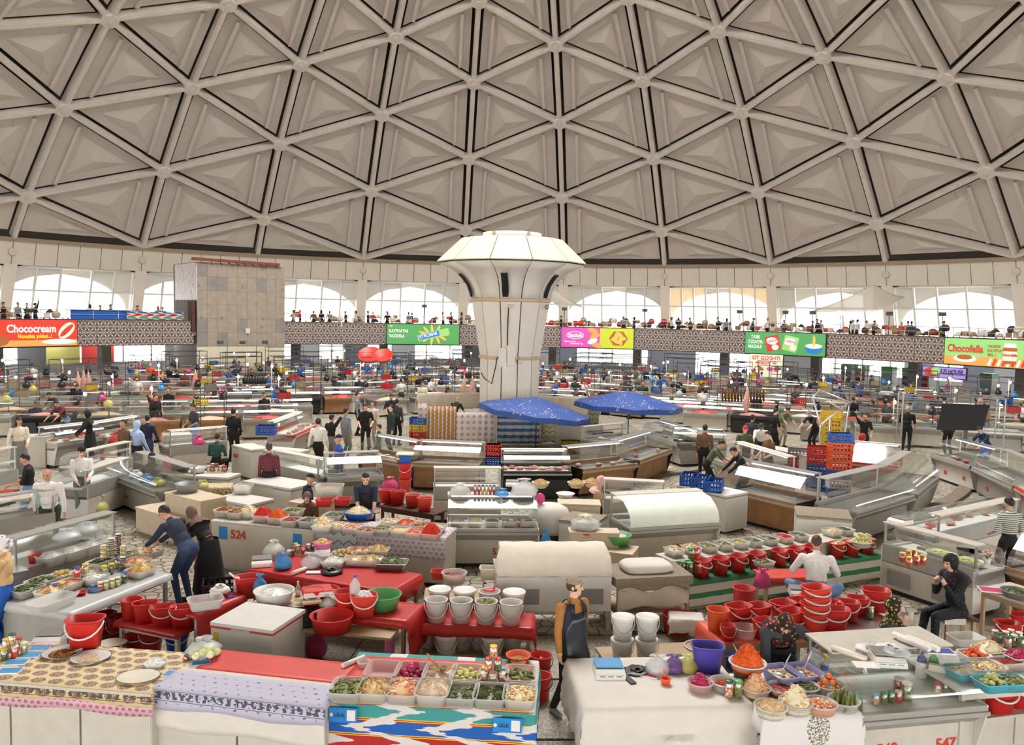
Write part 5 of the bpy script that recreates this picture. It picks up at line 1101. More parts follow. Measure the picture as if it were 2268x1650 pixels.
for i,(x,y) in enumerate(((2013,1418),(2024,1424),(2043,1425))): o = MB().lathe([(.035,-.2),(.037,-.19),(.037,.19),(.035,.2)],14).build('bag_roll','paper',label=['white bag roll nearest the carrier bags','white bag roll in the middle of three','white bag roll nearest the blue payment sign'][i],cat='roll',loc=at(x,y,HT+.04)); o.rotation_euler = (rad(90),0,rad(28))
o = MB().lathe([(.03,-.2),(.035,0),(.03,.2)],12).build('bag_roll','pl_cream',label='yellow rolled bag at the corner of the glass case',cat='roll',loc=at(1880,1446,HT+.03)); o.rotation_euler = (rad(90),0,rad(40))
for x,y,c,cp,l in ((2040,1500,'paper','pl_purple','white bottle with purple cap inside the glass case'),(2066,1500,'pl_green','pl_green','green soap bottle inside the glass case')): t = thing('bottle',l,'bottle',at(x,y,HG),0); MB().lathe([(.06,0),(.065,.02),(.065,.17),(.05,.2)],16).build('body',c,t); MB().lathe([(.055,.19),(.05,.23),(.02,.27),(.015,.3)],14).build('cap',cp,t)
MB().box(-.18,.18,-.03,.03,0,.1).build('wrap_box','pl_cream',label='cream and green box of cling film in the glass case',cat='box',loc=at(2095,1495,HG+.12),rz=-.5)
# ---- H: tubs at the end right
oH,wH,rH = fr(2130,1532,2330,1516,.92); table(oH,wH,1.0,.92,rH,'white shelf table carrying turquoise tubs at the frame edge','white_enamel','white_dirty')
for x,y,w_,d_,c,k,pal,pk,l in ((2158,1446,.32,.26,'pl_white',None,'tomato',0,'white bowl of red pickled tomatoes'),(2192,1436,.34,.28,'pl_cream','slice','cabbage',.12,'cream bowl heaped with spiced cabbage'),(2183,1472,.42,.28,'tub_clear','chunk','salad',.05,'clear tray of sliced pickled garlic'),(2231,1461,.40,.24,'tub_clear','sauce','sauce',.01,'clear tray of red pepper sauce'),(2256,1450,.32,.26,'pl_white','chunk','beet',.1,'white bowl of bright pink beet'),(2140,1480,.42,.3,'pl_turq','shred','rice',.03,'turquoise tray of pale shredded radish'),(2198,1506,.36,.28,'pl_turq',None,'gtomato',0,'turquoise tub of pale round tomatoes'),(2243,1504,.36,.28,'pl_turq','cuke','pickle',.04,'turquoise tub of green gherkins'),(2140,1408,.40,.28,'tub_clear',None,'white',0,'empty clear tray beyond the tomato bowl')):
 p = ptub(x,y,w_,d_,.1,.93,l,k,pal,pk,c,rz=rH,fill=.7,where='in the '+l.split(' of ')[0].split(' heaped')[0]+' at the frame edge')
 if k is None and pal != 'white':
  for i in range(14): a = i*2.4; rr = .028*math.sqrt(i); MB().ball((0,0,0),.036,.036,.033,9,6).build('round_tomato','fd_%s%d' % (pal,i % 2),label='%s tomato in the %s' % ('red' if pal == 'tomato' else 'pale',l.split(' of ')[0]),cat='tomato',group='%s tomatoes at the frame edge' % ('red' if pal == 'tomato' else 'pale'),loc=p+Vector((rr*math.cos(a)*1.2,rr*math.sin(a),.07+.05*(i < 4)+.02*(i < 8))))
for i,(x,y) in enumerate(((2203,1418),(2213,1424),(2226,1420),(2238,1416),(2232,1432),(2245,1428),(2256,1422),(2262,1434))): jar(at(x,y,.93),'small jar of preserves in the cluster behind the pink beet bowl',('dice','pickle')[i % 2],('pl_cream','pl_dgreen','pl_cream')[i % 3],.13,.045,group='jars behind the pink beet bowl')
for x,y,l in ((2208,1572,'big red bucket with white handle under the turquoise tubs'),(2258,1560,'big red bucket partly out of view under the turquoise tubs')): oval_bucket(at(x,y,.45),l,1.25,rz=rH,drop=.12)
o_,w_,r_ = fr(2165,1592,2330,1570,.45); box_counter(o_,w_,.6,.45,r_,'low pale cabinet under the red buckets at the frame edge',top='white_dirty',panels=2,kick=False)
# ---- person in apron
person('young man in leather apron and skullcap standing between the stalls','nr_side',at(1262,1585,0),rad(36),'mustard','black','light','skullcap','khaki','grey',1.0,(vest('cl_navy'),apron('leather')))
# ================================================================ SECOND ROW
oI,wI,rI = fr(152,1361,380,1271,.80); dI = (at(152,1361,.8)-at(35,1322,.8)).length
table(oI,wI,dI,.80,rI,'long steel topped table crowded with pickle tubs and jars','stainless','steel'); cloth(oI,wI,dI,.80,rI,'clear plastic sheet taped over the steel pickle table','sheet_plastic',(.09,0,.1,.05),.01,seed=21,name='plastic_sheet')
S2 = 'on the steel table'
MB().box(-.02,.02,.05,dI-.05,.02,.74).build('side_board','case_grey',bpy.data.objects['table'] if 0 else None,label='grey board closing the end of the steel pickle table',cat='board',loc=loc2(oI,rI,.03,0),rz=rI)
for x,y,w_,d_,k,pal,pk,l in ((58,1300,.42,.34,'cuke','greens',.05,'dark small gherkins'),(92,1283,.40,.32,'cuke','greens',.06,'dark gherkins in brine'),(137,1270,.36,.28,None,'gtomato',0,'pale round tomatoes'),(150,1288,.38,.3,'shred','kimchi',.06,'orange spiced cabbage'),(108,1306,.34,.28,'shred','slaw',.08,'cabbage and carrot slaw'),(190,1262,.5,.3,'chunk','olive',.05,'mixed olive vegetables'),(208,1275,.36,.3,'slice','white',.05,'white radish slices'),(222,1240,.4,.26,'leaf','greens',.06,'dark leaves'),(115,1325,.62,.36,None,'white',0,'a few jars'),(300,1240,.42,.34,'shred','kimchi',.07,'orange noodles with cabbage'),(312,1258,.42,.32,'shred','noodle',.12,'pale noodle strands'),(330,1218,.44,.34,'slice','slaw',.08,'orange mixed salad'),(290,1222,.36,.26,'leaf','olive',.05,'stuffed olives leaves')):
 p = ptub(x,y,w_,d_,.12,.815,'clear tub of %s %s' % (l,S2),k,pal,pk,rz=rI,fill=.7,where='of %s %s' % (l,S2) if 0 else 'in tub of '+l+' '+S2,seed=int(x))
 if k is None and pal == 'gtomato':
  for i in range(15): a = i*2.4; rr = .034*math.sqrt(i); MB().ball((0,0,0),.04,.04,.036,9,6).build('pale_tomato','fd_gtomato%d' % (i % 3),label='pale round tomato in the tub on the steel table',cat='tomato',group='pale tomatoes on the steel table',loc=p+Vector((rr*math.cos(a)*1.1,rr*math.sin(a),.09+.04*(i < 5))))
for i,(x,y,z,pal,ld,h_,r_) in enumerate(((120,1318,0,'paprika','pl_navy',.16,.052),(137,1313,0,'lemon','pl_yellow',.16,.052),(172,1300,0,'pickle','pl_cream',.15,.05),(172,1300,.15,'paprika','pl_navy',.15,.05),(190,1292,0,'olive','pl_cream',.15,.05),(190,1292,.15,'dice','pl_yellow',.15,.05),(231,1275,.0,'lemon','pl_yellow',.16,.05),(247,1270,0,'olive','pl_yellow',.16,.05),(261,1258,0,'lemon','pl_dgreen',.16,.05),(275,1290,0,'greens','pl_blue',.17,.05),(287,1280,0,'paprika','pl_red',.12,.045),(222,1308,0,'paprika','pl_cream',.13,.045),(234,1305,0,'lemon','pl_cream',.13,.045),(248,1301,0,'lemon','pl_cream',.13,.045),(260,1297,0,'lemon','pl_cream',.13,.045))):
 jar(at(x,y,.815)+Vector((0,0,z)),['navy lidded jar of red peppers in the clear tray','yellow lidded jar of pale pickles in the clear tray','jar of gherkins under a navy lidded pepper jar','navy lidded pepper jar stacked on a gherkin jar','jar of olives under a yellow lidded jar','yellow lidded jar stacked on an olive jar','yellow lidded jar of pale gherkins behind the jar pack','second yellow lidded jar behind the jar pack','green lidded jar of white mushrooms by the cup towers','blue wrapped lid jar of dark greens','small red lidded jar near the noodles','pepper jar at the end of the wrapped jar pack','first pale gherkin jar of the wrapped pack','middle pale gherkin jar of the wrapped pack','last pale gherkin jar of the wrapped pack'][i],pal,ld,h_,r_)
for i,(x,y,n_,pal,ld) in enumerate(((230,1258,3,'noodle','pl_cream'),(246,1252,4,'olive','pl_cream'),(262,1242,5,'darkbeet','pl_white'),(273,1246,4,'lemon','pl_cream'),(272,1262,3,'darkbeet','pl_white'))):
 for k in range(n_): jar(at(x,y,.815)+Vector((0,0,.07*k+.16*(x < 270 and x != 262)+.1*(x == 262))),'small %s preserve cup in tower %s' % ({'noodle': 'yellow','olive': 'olive','darkbeet': 'dark red','lemon': 'pale'}[pal],['beside the wrapped jars','second along the table','tallest of all','beside the tallest tower','nearest the noodles'][i]),pal,ld,.068,.05,'stacked cups on the steel table, tower %d' % (i+1))
round_tub(at(180,1317,.815),'small red dish on the clear plastic table sheet',.07,.05,'pl_red',name='small_dish'); bag(at(211,1308,.815),'crumpled blue cloth bag beside the red dish','cl_denim',.1,.09,ears=False)
# J case at left
oJ,wJ,rJ = fr(40,1275,262,1205,.8)
case(oJ,wJ,rJ,'curved glass case with white tubs beside the steel table','steel',back=True,d=.95,hi=1.35)
for i,(x,y) in enumerate(((113,1228),(160,1216),(200,1204),(236,1193))):
 p = ptub(x,y,.40,.32,.16,.78,'white tub heaped with curd in the curved case, '+['nearest the red bucket','second from the red bucket','third from the red bucket','at the rounded end'][i],'shred','white',.08,'pl_white',rz=rJ,where=['nearest the red bucket','in the second white tub','in the third white tub','in the tub at the case end'][i])
for i,(x,y) in enumerate(((150,1196),(190,1182))): bag(at(x,y,.9),'bag of white cheese behind the curd tubs, '+('larger' if i else 'smaller'),'bag_clear',.22,.2,ears=False,fill='white')
oval_bucket(at(77,1247,.8),'small red cup shaped bucket of curd at the case end',.62,'pl_red2',handle=False)
o_,w_,r_ = fr(-60,1285,62,1262,.95); box_counter(o_,w_,.7,.95,r_,'grey steel cabinet at the frame edge behind the woman in headscarf','case_grey','stainless',kick=False)
person('woman in white floral headscarf and tan jacket at the frame edge','nr_woman',at(12,1452,0),rad(-70),'cl_khakiw','royal','light','scarf','sc_whitefloral','black',.98,(apron('cl_royal',top=.1,straps=False),))
# K bench with red buckets
oK,wK,rK = fr(254,1377,394,1404,.5)
table(oK,wK,.5,.5,rK,'low white bench covered in red vinyl','ply','white_dirty'); cloth(oK,wK,.5,.5,rK,'red vinyl sheet over the low white bench','red_vinyl',(.07,.02,.05,.06),.012,seed=31)
round_bucket(at(291,1370,.51),'red round bucket with dark base on the low bench',.95,'pl_red',handle=False,name='red_round_bucket')
for i,(x,y) in enumerate(((322,1377),(361,1385),(404,1387))): oval_bucket(at(x,y,.51),'red oval bucket on the low red bench, '+['beside the round one','middle one with handle down','end one with handle down'][i],1.0,rz=.35,handle=i > 0)
for i,(x,y,c) in enumerate(((300,1436,'pl_red'),(336,1440,'pl_red'),(392,1442,'pl_blue'))): oval_bucket(at(x,y,0),['red bucket of dark greens under the low bench','empty red bucket under the low bench','blue bucket under the low bench'][i],1.0,c,.3,name='bucket')
heap('leaf','greens',at(300,1436,0)+Vector((0,0,.22)),.11,.09,.06,'in the bucket under the bench')
for x,y,l in ((235,1400,'dim red bucket under the steel pickle table'),(262,1408,'second dim red bucket under the steel pickle table')): round_bucket(at(x,y,0),l,1.0,'pl_red',name='red_round_bucket')
plate_dish(at(250,1428,.3),'cream oval dish on the floor behind the bucket',.16,'pl_cream','rust_dark',1.2)
# L freezer
oL,wL,rL = fr(467,1377,604,1396,.85); freezer(oL,wL,.80,.85,rL,'white chest freezer with red trimmed lid',trim='text_red',lid='white_enamel')
MB().box(0,.06,-.004,0,.45,.72).build('energy_sticker','pl_yellow',label='yellow energy sticker on the red trimmed freezer',cat='sticker',loc=loc2(oL,rL,.05,-.001),rz=rL)
o_,w_,r_ = fr(436,1364,545,1318,.72); table(o_,w_,.5,.72,r_,'table under the red cloth beside the freezer','ply','white_dirty'); cloth(o_,w_,.5,.72,r_,'red cloth hanging beside the freezer','red_vinyl',(.35,0,.05,0),.02,seed=33)
rect_tub(at(455,1345,.8),'clear crate of odds and ends beside the freezer',.46,.34,.13,rz=.5); bag(at(455,1342,.74),'clear bags crumpled inside the clear crate','bag_clear',.16,.12,ears=False)
t = thing('water_bottle','clear plastic bottle standing in the clear crate','bottle',at(469,1338,.78)); MB().lathe([(.035,0),(.038,.02),(.038,.14),(.014,.19),(.014,.21)],12).build('body','tub_clear',t); MB().lathe([(.016,.205),(.016,.23)],10).build('cap','pl_white',t)
crate(at(488,1318,.62),'black plastic crate full of bags beside the red bucket',.5,.36,.22,'pl_black',.3); bag(at(488,1312,.78),'white bag stuffed in the black crate','paper',.14,.12,ears=False)
oval_bucket(at(548,1322,.62),'deep red bucket standing behind the white towel',1.15,rz=.5,handle=False); t = thing('plastic_bag','tall white carrier bag hanging over the red bucket','bag',at(525,1325,.62)); MB().rings([[(.06*math.cos(a)*q,.05*math.sin(a)*q,z) for a in [6.283*j/10 for j in range(10)]] for z,q in ((0,.8),(.1,1),(.24,.9),(.32,.6))]).build('sack','paper',t); MB().tube([(-.03,0,.31),(-.09,0,.37),(-.12,0,.38)],.015).build('handle','paper',t)
MB().lathe([(.03,0),(.03,.1)],12).build('small_can','blue_label',label='blue and white can lying near the towel',cat='can',loc=at(502,1325,.73),rot=(0,rad(90),.5)); bag(at(575,1310,.72),'bright blue carrier bag behind the rice basin','bag_blue',.1,.26)
# M red table
oM,wM,rM = fr(556,1338,900,1378,.72)
table(oM,wM,.7,.72,rM,'table under red cloth with basins and tubs','ply','ply'); cloth(oM,wM,.7,.72,rM,'red cloth hanging to the floor under the basins','red_vinyl',(.1,.02,0,.5),.03,seed=41); cloth(loc2(oM,rM,0,.02),.85,.65,.728,rM,'marbled oilcloth under the rice basin','marble_oil',(.02,0,0,0),.003,seed=42)
p = at(607,1308,.92); p.z = .74; round_tub(p,'wide white basin of rice on the marbled oilcloth',.28,.19,'pl_white',name='white_basin',sx=1.0); heap('shred','white',p+Vector((0,0,.12)),.25,.25,.09,'of rice in the wide basin',n=120)
t = thing('water_bottle','small yellow capped bottle beside the rice basin','bottle',at(660,1320,.74)); MB().lathe([(.035,0),(.038,.02),(.038,.13),(.014,.18),(.014,.2)],12).build('body','tub_clear',t); MB().lathe([(.036,.01),(.036,.06)],12).build('contents','fd_noodle0',t); MB().lathe([(.016,.2),(.016,.22)],10).build('cap','pl_yellow',t)
round_tub(at(712,1330,.74),'red basin under the white box',.26,.16,'pl_red',name='red_basin'); p = at(703,1316,.9); MB().box(-.2,.2,-.14,.14,0,.07).build('white_box','pl_white',label='white lidless box beneath the red tray',cat='box',loc=p,rz=.35); MB().box(-.2,.2,-.14,.14,.072,.085).build('red_tray','red_vinyl2',label='red flat tray lying over the white box',cat='tray',loc=p,rz=.4); MB().box(-.13,.13,-.06,.06,0,.03).build('cutting_board','ply',label='wooden cutting board before the white box',cat='board',loc=at(690,1335,.86),rz=.4)
oval_bucket(at(692,1343,.74),'low red bucket under the cutting board',.9,rz=.2); oval_bucket(at(806,1362,.74),'pinkish red bucket of leeks on the red table',1.05,'pl_red2',rz=.2,drop=.12); heap('leaf','white',at(806,1362,.74)+Vector((0,0,.25)),.13,.1,.1,'of leek stalks in the pinkish bucket'); oval_bucket(at(768,1352,.74),'red bucket under the clear bottle and bags',1.0,rz=.2)
t = thing('water_bottle','large clear bottle lying on the red bucket','bottle',at(786,1325,.95)); MB().lathe([(.07,0),(.075,.05),(.075,.2),(.02,.28),(.02,.3)],14).build('body','bag_clear',t); MB().lathe([(.025,.3),(.025,.33)],10).build('cap','blue_label',t)
rect_tub(at(757,1330,.8),'cream rectangular tub behind the bag of garlic',.36,.3,.12,'pl_cream',.3); bag(at(728,1347,.74),'clear bag of garlic on the red table','bag_clear',.13,.18,fill='nut'); round_tub(at(846,1345,.74),'large green basin on the red table',.27,.20,'pl_green',name='green_basin')
o_,w_,r_ = fr(623,1390,864,1414,.6); table(o_,w_,.34,.6,r_,'narrow plywood bench with purple legs before the red table','ply','pl_pink',apron=False)
crate(at(668,1384,.6),'black plastic crate standing on the narrow bench',.4,.28,.2,'pl_black',.25); round_tub(at(735,1396,.6),'big red basin standing on the narrow bench',.29,.22,'pl_red',name='red_basin')
bag(at(672,1448,.05),'grey plastic bag under the narrow bench','bag_clear',.15,.36,fill='white'); bag(at(700,1450,.05),'dark red plastic bag under the narrow bench','bag_pink',.16,.36,fill='darkbeet')
# N red table with trays
oN,wN,rN = fr(553,1263,868,1313,.8)
table(oN,wN,.95,.8,rN,'table under red vinyl with salad trays','ply','ply'); cloth(oN,wN,.95,.8,rN,'red vinyl cloth under the salad trays','red_vinyl',(.2,.1,.12,.22),.02,seed=51)
S3_ = 'on the red vinyl table'
for x,y,w_,d_,k,pal,pk,c,l in ((762,1224,.40,.32,None,'gtomato',0,'tub_clear','green tomatoes'),(738,1240,.36,.3,'chunk','white',.08,'tub_clear','peeled garlic'),(787,1235,.36,.3,'shred','cabbage',.05,'tub_clear','shredded cabbage'),(795,1216,.40,.3,'shred','kimchi',.05,'tub_clear','carrot slaw'),(838,1215,.36,.3,'shred','noodle',.10,'tub_clear','golden noodles'),(822,1236,.36,.3,'shred','salad',.08,'tub_clear','pale noodles'),(868,1243,.50,.36,'leaf','greens',.09,'stainless','dark pickled leaves')):
 p = ptub(x,y,w_,d_,.11,.82,'tray of %s %s' % (l,S3_),k,pal,pk,c,rz=rN+.35,fill=.7,where='of %s %s' % (l,S3_) if 0 else 'in tray of '+l+' '+S3_,seed=int(x))
 if k is None:
  for i in range(18): a = i*2.4; rr = .034*math.sqrt(i); MB().ball((0,0,0),.036,.036,.034,8,6).build('green_tomato','fd_gtomato%d' % (i % 3),label='green tomato heaped in a tray on the red vinyl table',cat='tomato',group='green tomatoes on the red vinyl table',loc=p+Vector((rr*math.cos(a)*1.2,rr*math.sin(a),.09+.05*(i < 6))))
scales(at(580,1250,.82),'old beige weighing scale on the red vinyl table',.3); bag(at(627,1258,.82),'blue carrier bag with a jar inside on red vinyl','bag_blue',.14,.24,fill='darkbeet'); bag(at(690,1255,.82),'large clear carrier bag on the red vinyl','bag_clear',.17,.22); bag(at(607,1232,.82),'clear bag of yellow pickled peppers','bag_clear',.17,.27,fill='lemon',ears=False); bag(at(735,1268,.82),'flattened black plastic bag on the red vinyl','pl_black',.17,.07,ears=False)
o = MB().lathe([(.03,-.15),(.03,.15)],12).build('bag_roll','paper',label='white roll of bags on the red vinyl',cat='roll',loc=at(662,1264,.85),rot=(rad(90),0,rad(-30))); booklet(700,1268,.82,'sheet of white wrapping paper on red vinyl',.3,.12,.1,'paper','paper')
for i,(x,y,pal,ld) in enumerate(((648,1230,'pickle','pl_dgreen'),(660,1226,'noodle','pl_cream'),(672,1228,'paprika','pl_red'),(683,1224,'sauce','pl_white'),(692,1220,'darkbeet','pl_red'),(655,1222,'paprika','pl_yellow'),(640,1238,'olive','pl_cream'))): jar(at(x,y,.82),'jar of preserves in the cluster beside the pink basket',pal,ld,.15,.042,'jars beside the pink basket')
for k in range(4): MB().box(-.12,.12,-.09,.09,0,.055).build('pastry_box','paper',label='white printed pastry box in the stack under the pink basket',cat='box',group='boxes under the pink basket',loc=at(714,1245,.82)+Vector((0,0,.058*k)),rz=.1*k)
p = at(714,1245,.82)+Vector((0,0,.235)); round_tub(p,'pink lattice basket of dried bread on a stack of boxes',.14,.1,'pl_pink',name='pink_basket'); heap('slice','nut',p+Vector((0,0,.08)),.12,.12,.08,'of dried bread in the pink basket')
# O white buckets
oO,wO,rO = fr(922,1384,1180,1394,.5)
table(oO,wO,.62,.5,rO,'low table under red cloth carrying white buckets','ply','ply',shelf=.04); cloth(oO,wO,.62,.5,rO,'red cloth on the white bucket table torn at one corner','red_vinyl',(.14,.02,.03,.32),.02,seed=61)
fills = [(None,None),('chunk','olive'),('cuke','pickle'),('chunk','rice')]
for i,x in enumerate((966,1021,1076,1131)):
 p = at(x,1374+2*i,.51); round_bucket(p,'open white bucket in the front row, '+['empty one at the end','with cloudy pickles','heaped with gherkins','with pale brine nearest the man'][i],1.05,'pl_white',drop=.17,name='white_bucket')
 if fills[i][0]: heap(fills[i][0],fills[i][1],p+Vector((0,0,.26 if i == 2 else .22)),.13,.13,.06 if i == 2 else .02,'in the front white bucket row')
 p = at(x+7,1350+2*i,.51); round_bucket(p,'white bucket in the back row, '+['lidded at the end','lidded second','holding a red scoop','lidded nearest the man'][i],1.05,'pl_white',lid=None if i == 2 else 'pl_white',handle=False,name='white_bucket')
 if i == 2: MB().ball(p+Vector((0,-.02,.33)),.1,.06,.02).bar(p+Vector((.05,0,.34)),p+Vector((.12,.05,.4)),.012).build('red_scoop','pl_red',label='red scoop lying across the white bucket',cat='scoop')
for i,(x,y) in enumerate(((988,1452),(1090,1456),(952,1432),(1022,1437),(1063,1437),(1133,1440))): round_bucket(at(x,y,.05),'white bucket under the red cloth table, '+['front one','second front one','at the leg','in the middle back','behind the second front one','nearest the floor buckets'][i],1.02,'pl_white',lid='pl_white',name='white_bucket')
# P covered case and Q table
oP,wP,rP = fr(1098,1398,1352,1396,0)
t = thing('covered_case','white display case covered by a cream sheet, seen from behind','display case',oP,rP)
MB().box(0,wP,.02,.75,.30,.86).build('body','white_enamel',t); MB().box(-.02,wP+.02,-.02,.78,.86,.92).build('frame_rail','case_grey',t)
for x in (.25,wP-.55): MB().box(x,x+.42,-.0,.02,.42,.66).build('vent_cover','pl_grey',t)
for x in (0,wP-.07): MB().box(x,x+.07,.02,.1,0,.3).build('leg','case_grey',t); MB().box(x,x+.07,.6,.7,0,.3).build('leg','case_grey',t)
MB().box(.1,wP-.1,.1,.6,.22,.3).build('motor_tray','white_dirty',t)
G = [[(wP*i/14+(.05 if j > 2 else 0)*(1 if i < 7 else -1)*(abs(i-7)/7),y+.01*math.sin(i*1.3+j),z+.008*math.sin(i*2.1)) for i in range(15)] for j,(y,z) in enumerate(((-.05,.88),(-.02,.96),(.12,1.14),(.22,1.26),(.5,1.28),(.85,1.0)))]
solid(MB().sheet(G).build('cover_sheet','cream_cloth',t),.006,1)
oQ,wQ,rQ = fr(1362,1396,1532,1385,0)
t = table(oQ,wQ,.8,.82,rQ,'worn wooden stand with carpeted top and cloth filled shelf','carpet','ply',shelf=.22,th=.14); G = [[(.04+(wQ-.08)*i/12,.02+.04*math.sin(i*1.1)*(j > 0),.62-.30*j/4+.05*math.sin(i*.9+j)) for i in range(13)] for j in range(5)]; solid(MB().sheet(G).build('draped_rag','cream_cloth',t),.006,1)
R = []
for q,z in ((.92,0),(1.0,.03),(1.0,.08),(.9,.12),(.5,.14)): R.append([((.42*q)*math.copysign(abs(math.cos(a))**.5,math.cos(a))*rnd.uniform(.96,1.03),(.28*q)*math.copysign(abs(math.sin(a))**.5,math.sin(a))*rnd.uniform(.96,1.03),z) for a in [6.283*j/24 for j in range(24)]])
MB().rings(R).build('dough_bundle','white_cloth',label='white cloth bundle lying on the carpeted stand',cat='bundle',loc=loc2(oQ,rQ,wQ*.5,.42,.825),rz=rQ)
o_,w_,r_ = fr(940,1312,1108,1312,.72); box_counter(o_,w_,.5,.62,r_,'plywood box counter behind the white buckets','ply','ply',kick=False)
p = at(1006,1290,.64); round_tub(p,'amber plastic bowl of red sauce on the plywood counter',.2,.17,'tub_clear'); heap('sauce','sauce',p+Vector((0,0,.1)),.16,.16,.02,'in the amber bowl'); rect_tub(at(975,1280,.64),'small red tub behind the amber bowl',.3,.24,.12,'pl_red'); rect_tub(at(1083,1280,.64),'white tub with dark handle on the plywood counter',.3,.26,.18,'pl_cream')
# R striped stand with red buckets
oR,wR,rR = fr(1520,1352,1962,1282,0)
t = thing('stepped_stand','stepped stand behind the green striped cloth','stand',oR,rR); MB().box(0,wR,0,.42,0,.45).build('lower_step','ply',t); MB().box(0,wR,.42,.95,0,.72).build('upper_step','white_dirty',t)
cloth(oR+Vector((0,-.01,0)),wR,.40,.455,rR,'green and white striped cloth around the stepped stand','green_stripe',(.42,0,.02,.02),.012,seed=71)
n_ = 0
for f in (.10,.185,.27,.36,.47,.555,.64): oval_bucket(loc2(oR,rR,wR*f,.22,.465),'red bucket in the row on the striped cloth stand',1.06,rz=rR+.5,group='red buckets in a row on the striped stand',drop=.08); n_ += 1
for f,k,pal in ((.78,'chunk','salad'),(.86,'shred','cabbage'),(.945,'slice','cabbage')):
 oval_bucket(loc2(oR,rR,wR*f,.26,.465),'heaped red bucket on the striped stand, '+{.78: 'nearest the man',.86: 'second from the man',.945: 'at the stand end'}[f],1.0,rz=rR+.2); heap(k,pal,loc2(oR,rR,wR*f,.26,.465+.24),.14,.11,.14 if f > .9 else .06,'in red bucket '+{.78: 'nearest the man',.86: 'second from the man',.945: 'at the stand end'}[f])
pal_ = [('slice','cabbage'),('slice','cabbage'),('chunk','olive'),('chunk','olive'),('ball','gtomato'),('leaf','greens'),('leaf','greens'),('shred','paprika'),('leaf','greens'),('shred','cabbage'),('leaf','greens')]
for i,f in enumerate((.05,.13,.21,.285,.36,.43,.51,.59,.67,.85,.92)):
 p = loc2(oR,rR,wR*f,.72,.72); rect_tub(p,'clear tub on the top step of the striped stand, '+['first','second','third','fourth','fifth','sixth','seventh','eighth','ninth','tenth','last'][i]+' along',.27,.36,.13,rz=rR); heap(pal_[i][0],pal_[i][1],p+Vector((0,0,.09)),.115,.155,.09 if i < 2 else .05,'on the top step, '+['first','second','third','fourth','fifth','sixth','seventh','eighth','ninth','tenth','last'][i]+' tub',rR,.4,i)
p = at(1692,1255,.6); rect_tub(p,'clear tub of greens resting over the red bucket row',.34,.26,.1,rz=rR); heap('leaf','greens',p+Vector((0,0,.07)),.14,.11,.05,'in the tub over the red buckets',rR,.4)
p = at(1908,1210,.74); round_tub(p,'white bowl of pale round fruit at the end of the top step',.18,.1,'pl_white')
for i in range(14): a = i*2.4; rr = .04*math.sqrt(i); MB().ball((0,0,0),.045,.045,.04,8,6).build('pale_fruit','fd_lemon%d' % (i % 2),label='pale round fruit piled in the white bowl on the top step',cat='fruit',group='fruit in the bowl on the top step',loc=p+Vector((rr*math.cos(a),rr*math.sin(a),.09+.07*(i < 6)+.06*(i < 2))))
o_,w_,r_ = fr(1500,1305,1562,1315,.1); MB().box(0,.5,0,.45,0,.55).build('white_bin','pl_white',label='white plastic storage box under the stacked pickle jars',cat='box',loc=o_+Vector((0,0,.02)),rz=r_)
for i,(x,y,z,pal,ld) in enumerate(((1512,1268,0,'pickle','pl_green'),(1527,1270,0,'greens','pl_green'),(1546,1268,0,'paprika','pl_red'),(1533,1260,0,'pickle','pl_green'),(1541,1262,.2,'paprika','pl_red'),(1530,1262,.2,'pickle','pl_green'))): jar(at(x,y,.575)+Vector((0,0,z)),['three-litre jar of pickles at the end of the white box','three-litre jar of greens in the front middle','three-litre jar of red peppers on the white box','back jar of pickles under another jar','red lidded jar stacked on top over the white box','green lidded jar stacked on top over the white box'][i],pal,ld,.2,.065)
person('man in white T-shirt and jeans seated with his back turned at the striped stand','nr_sitback',Vector((*at(1800,1186,1.46)[:2],0))+Vector((0,-.25,0)),rad(165),'white','denim','tan','short','hair_brown','black',1.05)
o_ = Vector((*at(1800,1186,1.46)[:2],0)); t = thing('stool','small wooden stool under the seated man in white','stool',o_+Vector((0,-.25,0))); MB().lathe([(.2,.49),(.21,.5),(.21,.53)],16).build('seat','ply',t)
for a in range(4): MB().bar((.15*math.cos(a*1.57+.7),.15*math.sin(a*1.57+.7),0),(.12*math.cos(a*1.57+.7),.12*math.sin(a*1.57+.7),.5),.02).build('leg','ply',t)
# S bench of red buckets
oS,wS,rS = fr(1598,1427,1832,1415,.66)
table(oS,wS,.8,.66,rS,'wooden bench with orange vinyl top and red buckets','ply','wood'); cloth(oS,wS*.99,.8,.66,rS,'orange vinyl sheet on the red bucket bench','orange_vinyl',(.015,.02,.2,0),.01,seed=81)
round_bucket(at(1589,1396,.67),'tall orange bucket at the corner of the vinyl bench',1.0,'pl_orange',handle=False,name='orange_bucket'); round_bucket(at(1611,1416,.67),'small red bucket before the orange bucket',.66,'pl_red',name='red_round_bucket'); round_tub(at(1648,1410,.67),'stacked amber plastic bowls on the vinyl bench',.17,.14,'tub_pink')
for i,(x,y,c,s_) in enumerate(((1634,1388,'pl_red',1.1),(1678,1385,'pl_red',1.05),(1732,1380,'pl_red',1.1),(1765,1370,'pl_red',1.0),(1752,1400,'pl_red',1.1),(1690,1412,'pl_red',.9))): oval_bucket(at(x,y,.67),'red bucket on the vinyl bench, '+['behind the orange bucket','next to the headscarf','behind the headscarf','behind the bucket stack','before the bucket stack','by the woman bending'][i],s_,c,.5)
for k in range(4): oval_bucket(at(1802,1405,.67)+Vector((0,0,.115*k)),'red bucket nested in the tall stack, '+['bottom','second','third','top'][k],1.15,'pl_red2',.4,drop=.05)
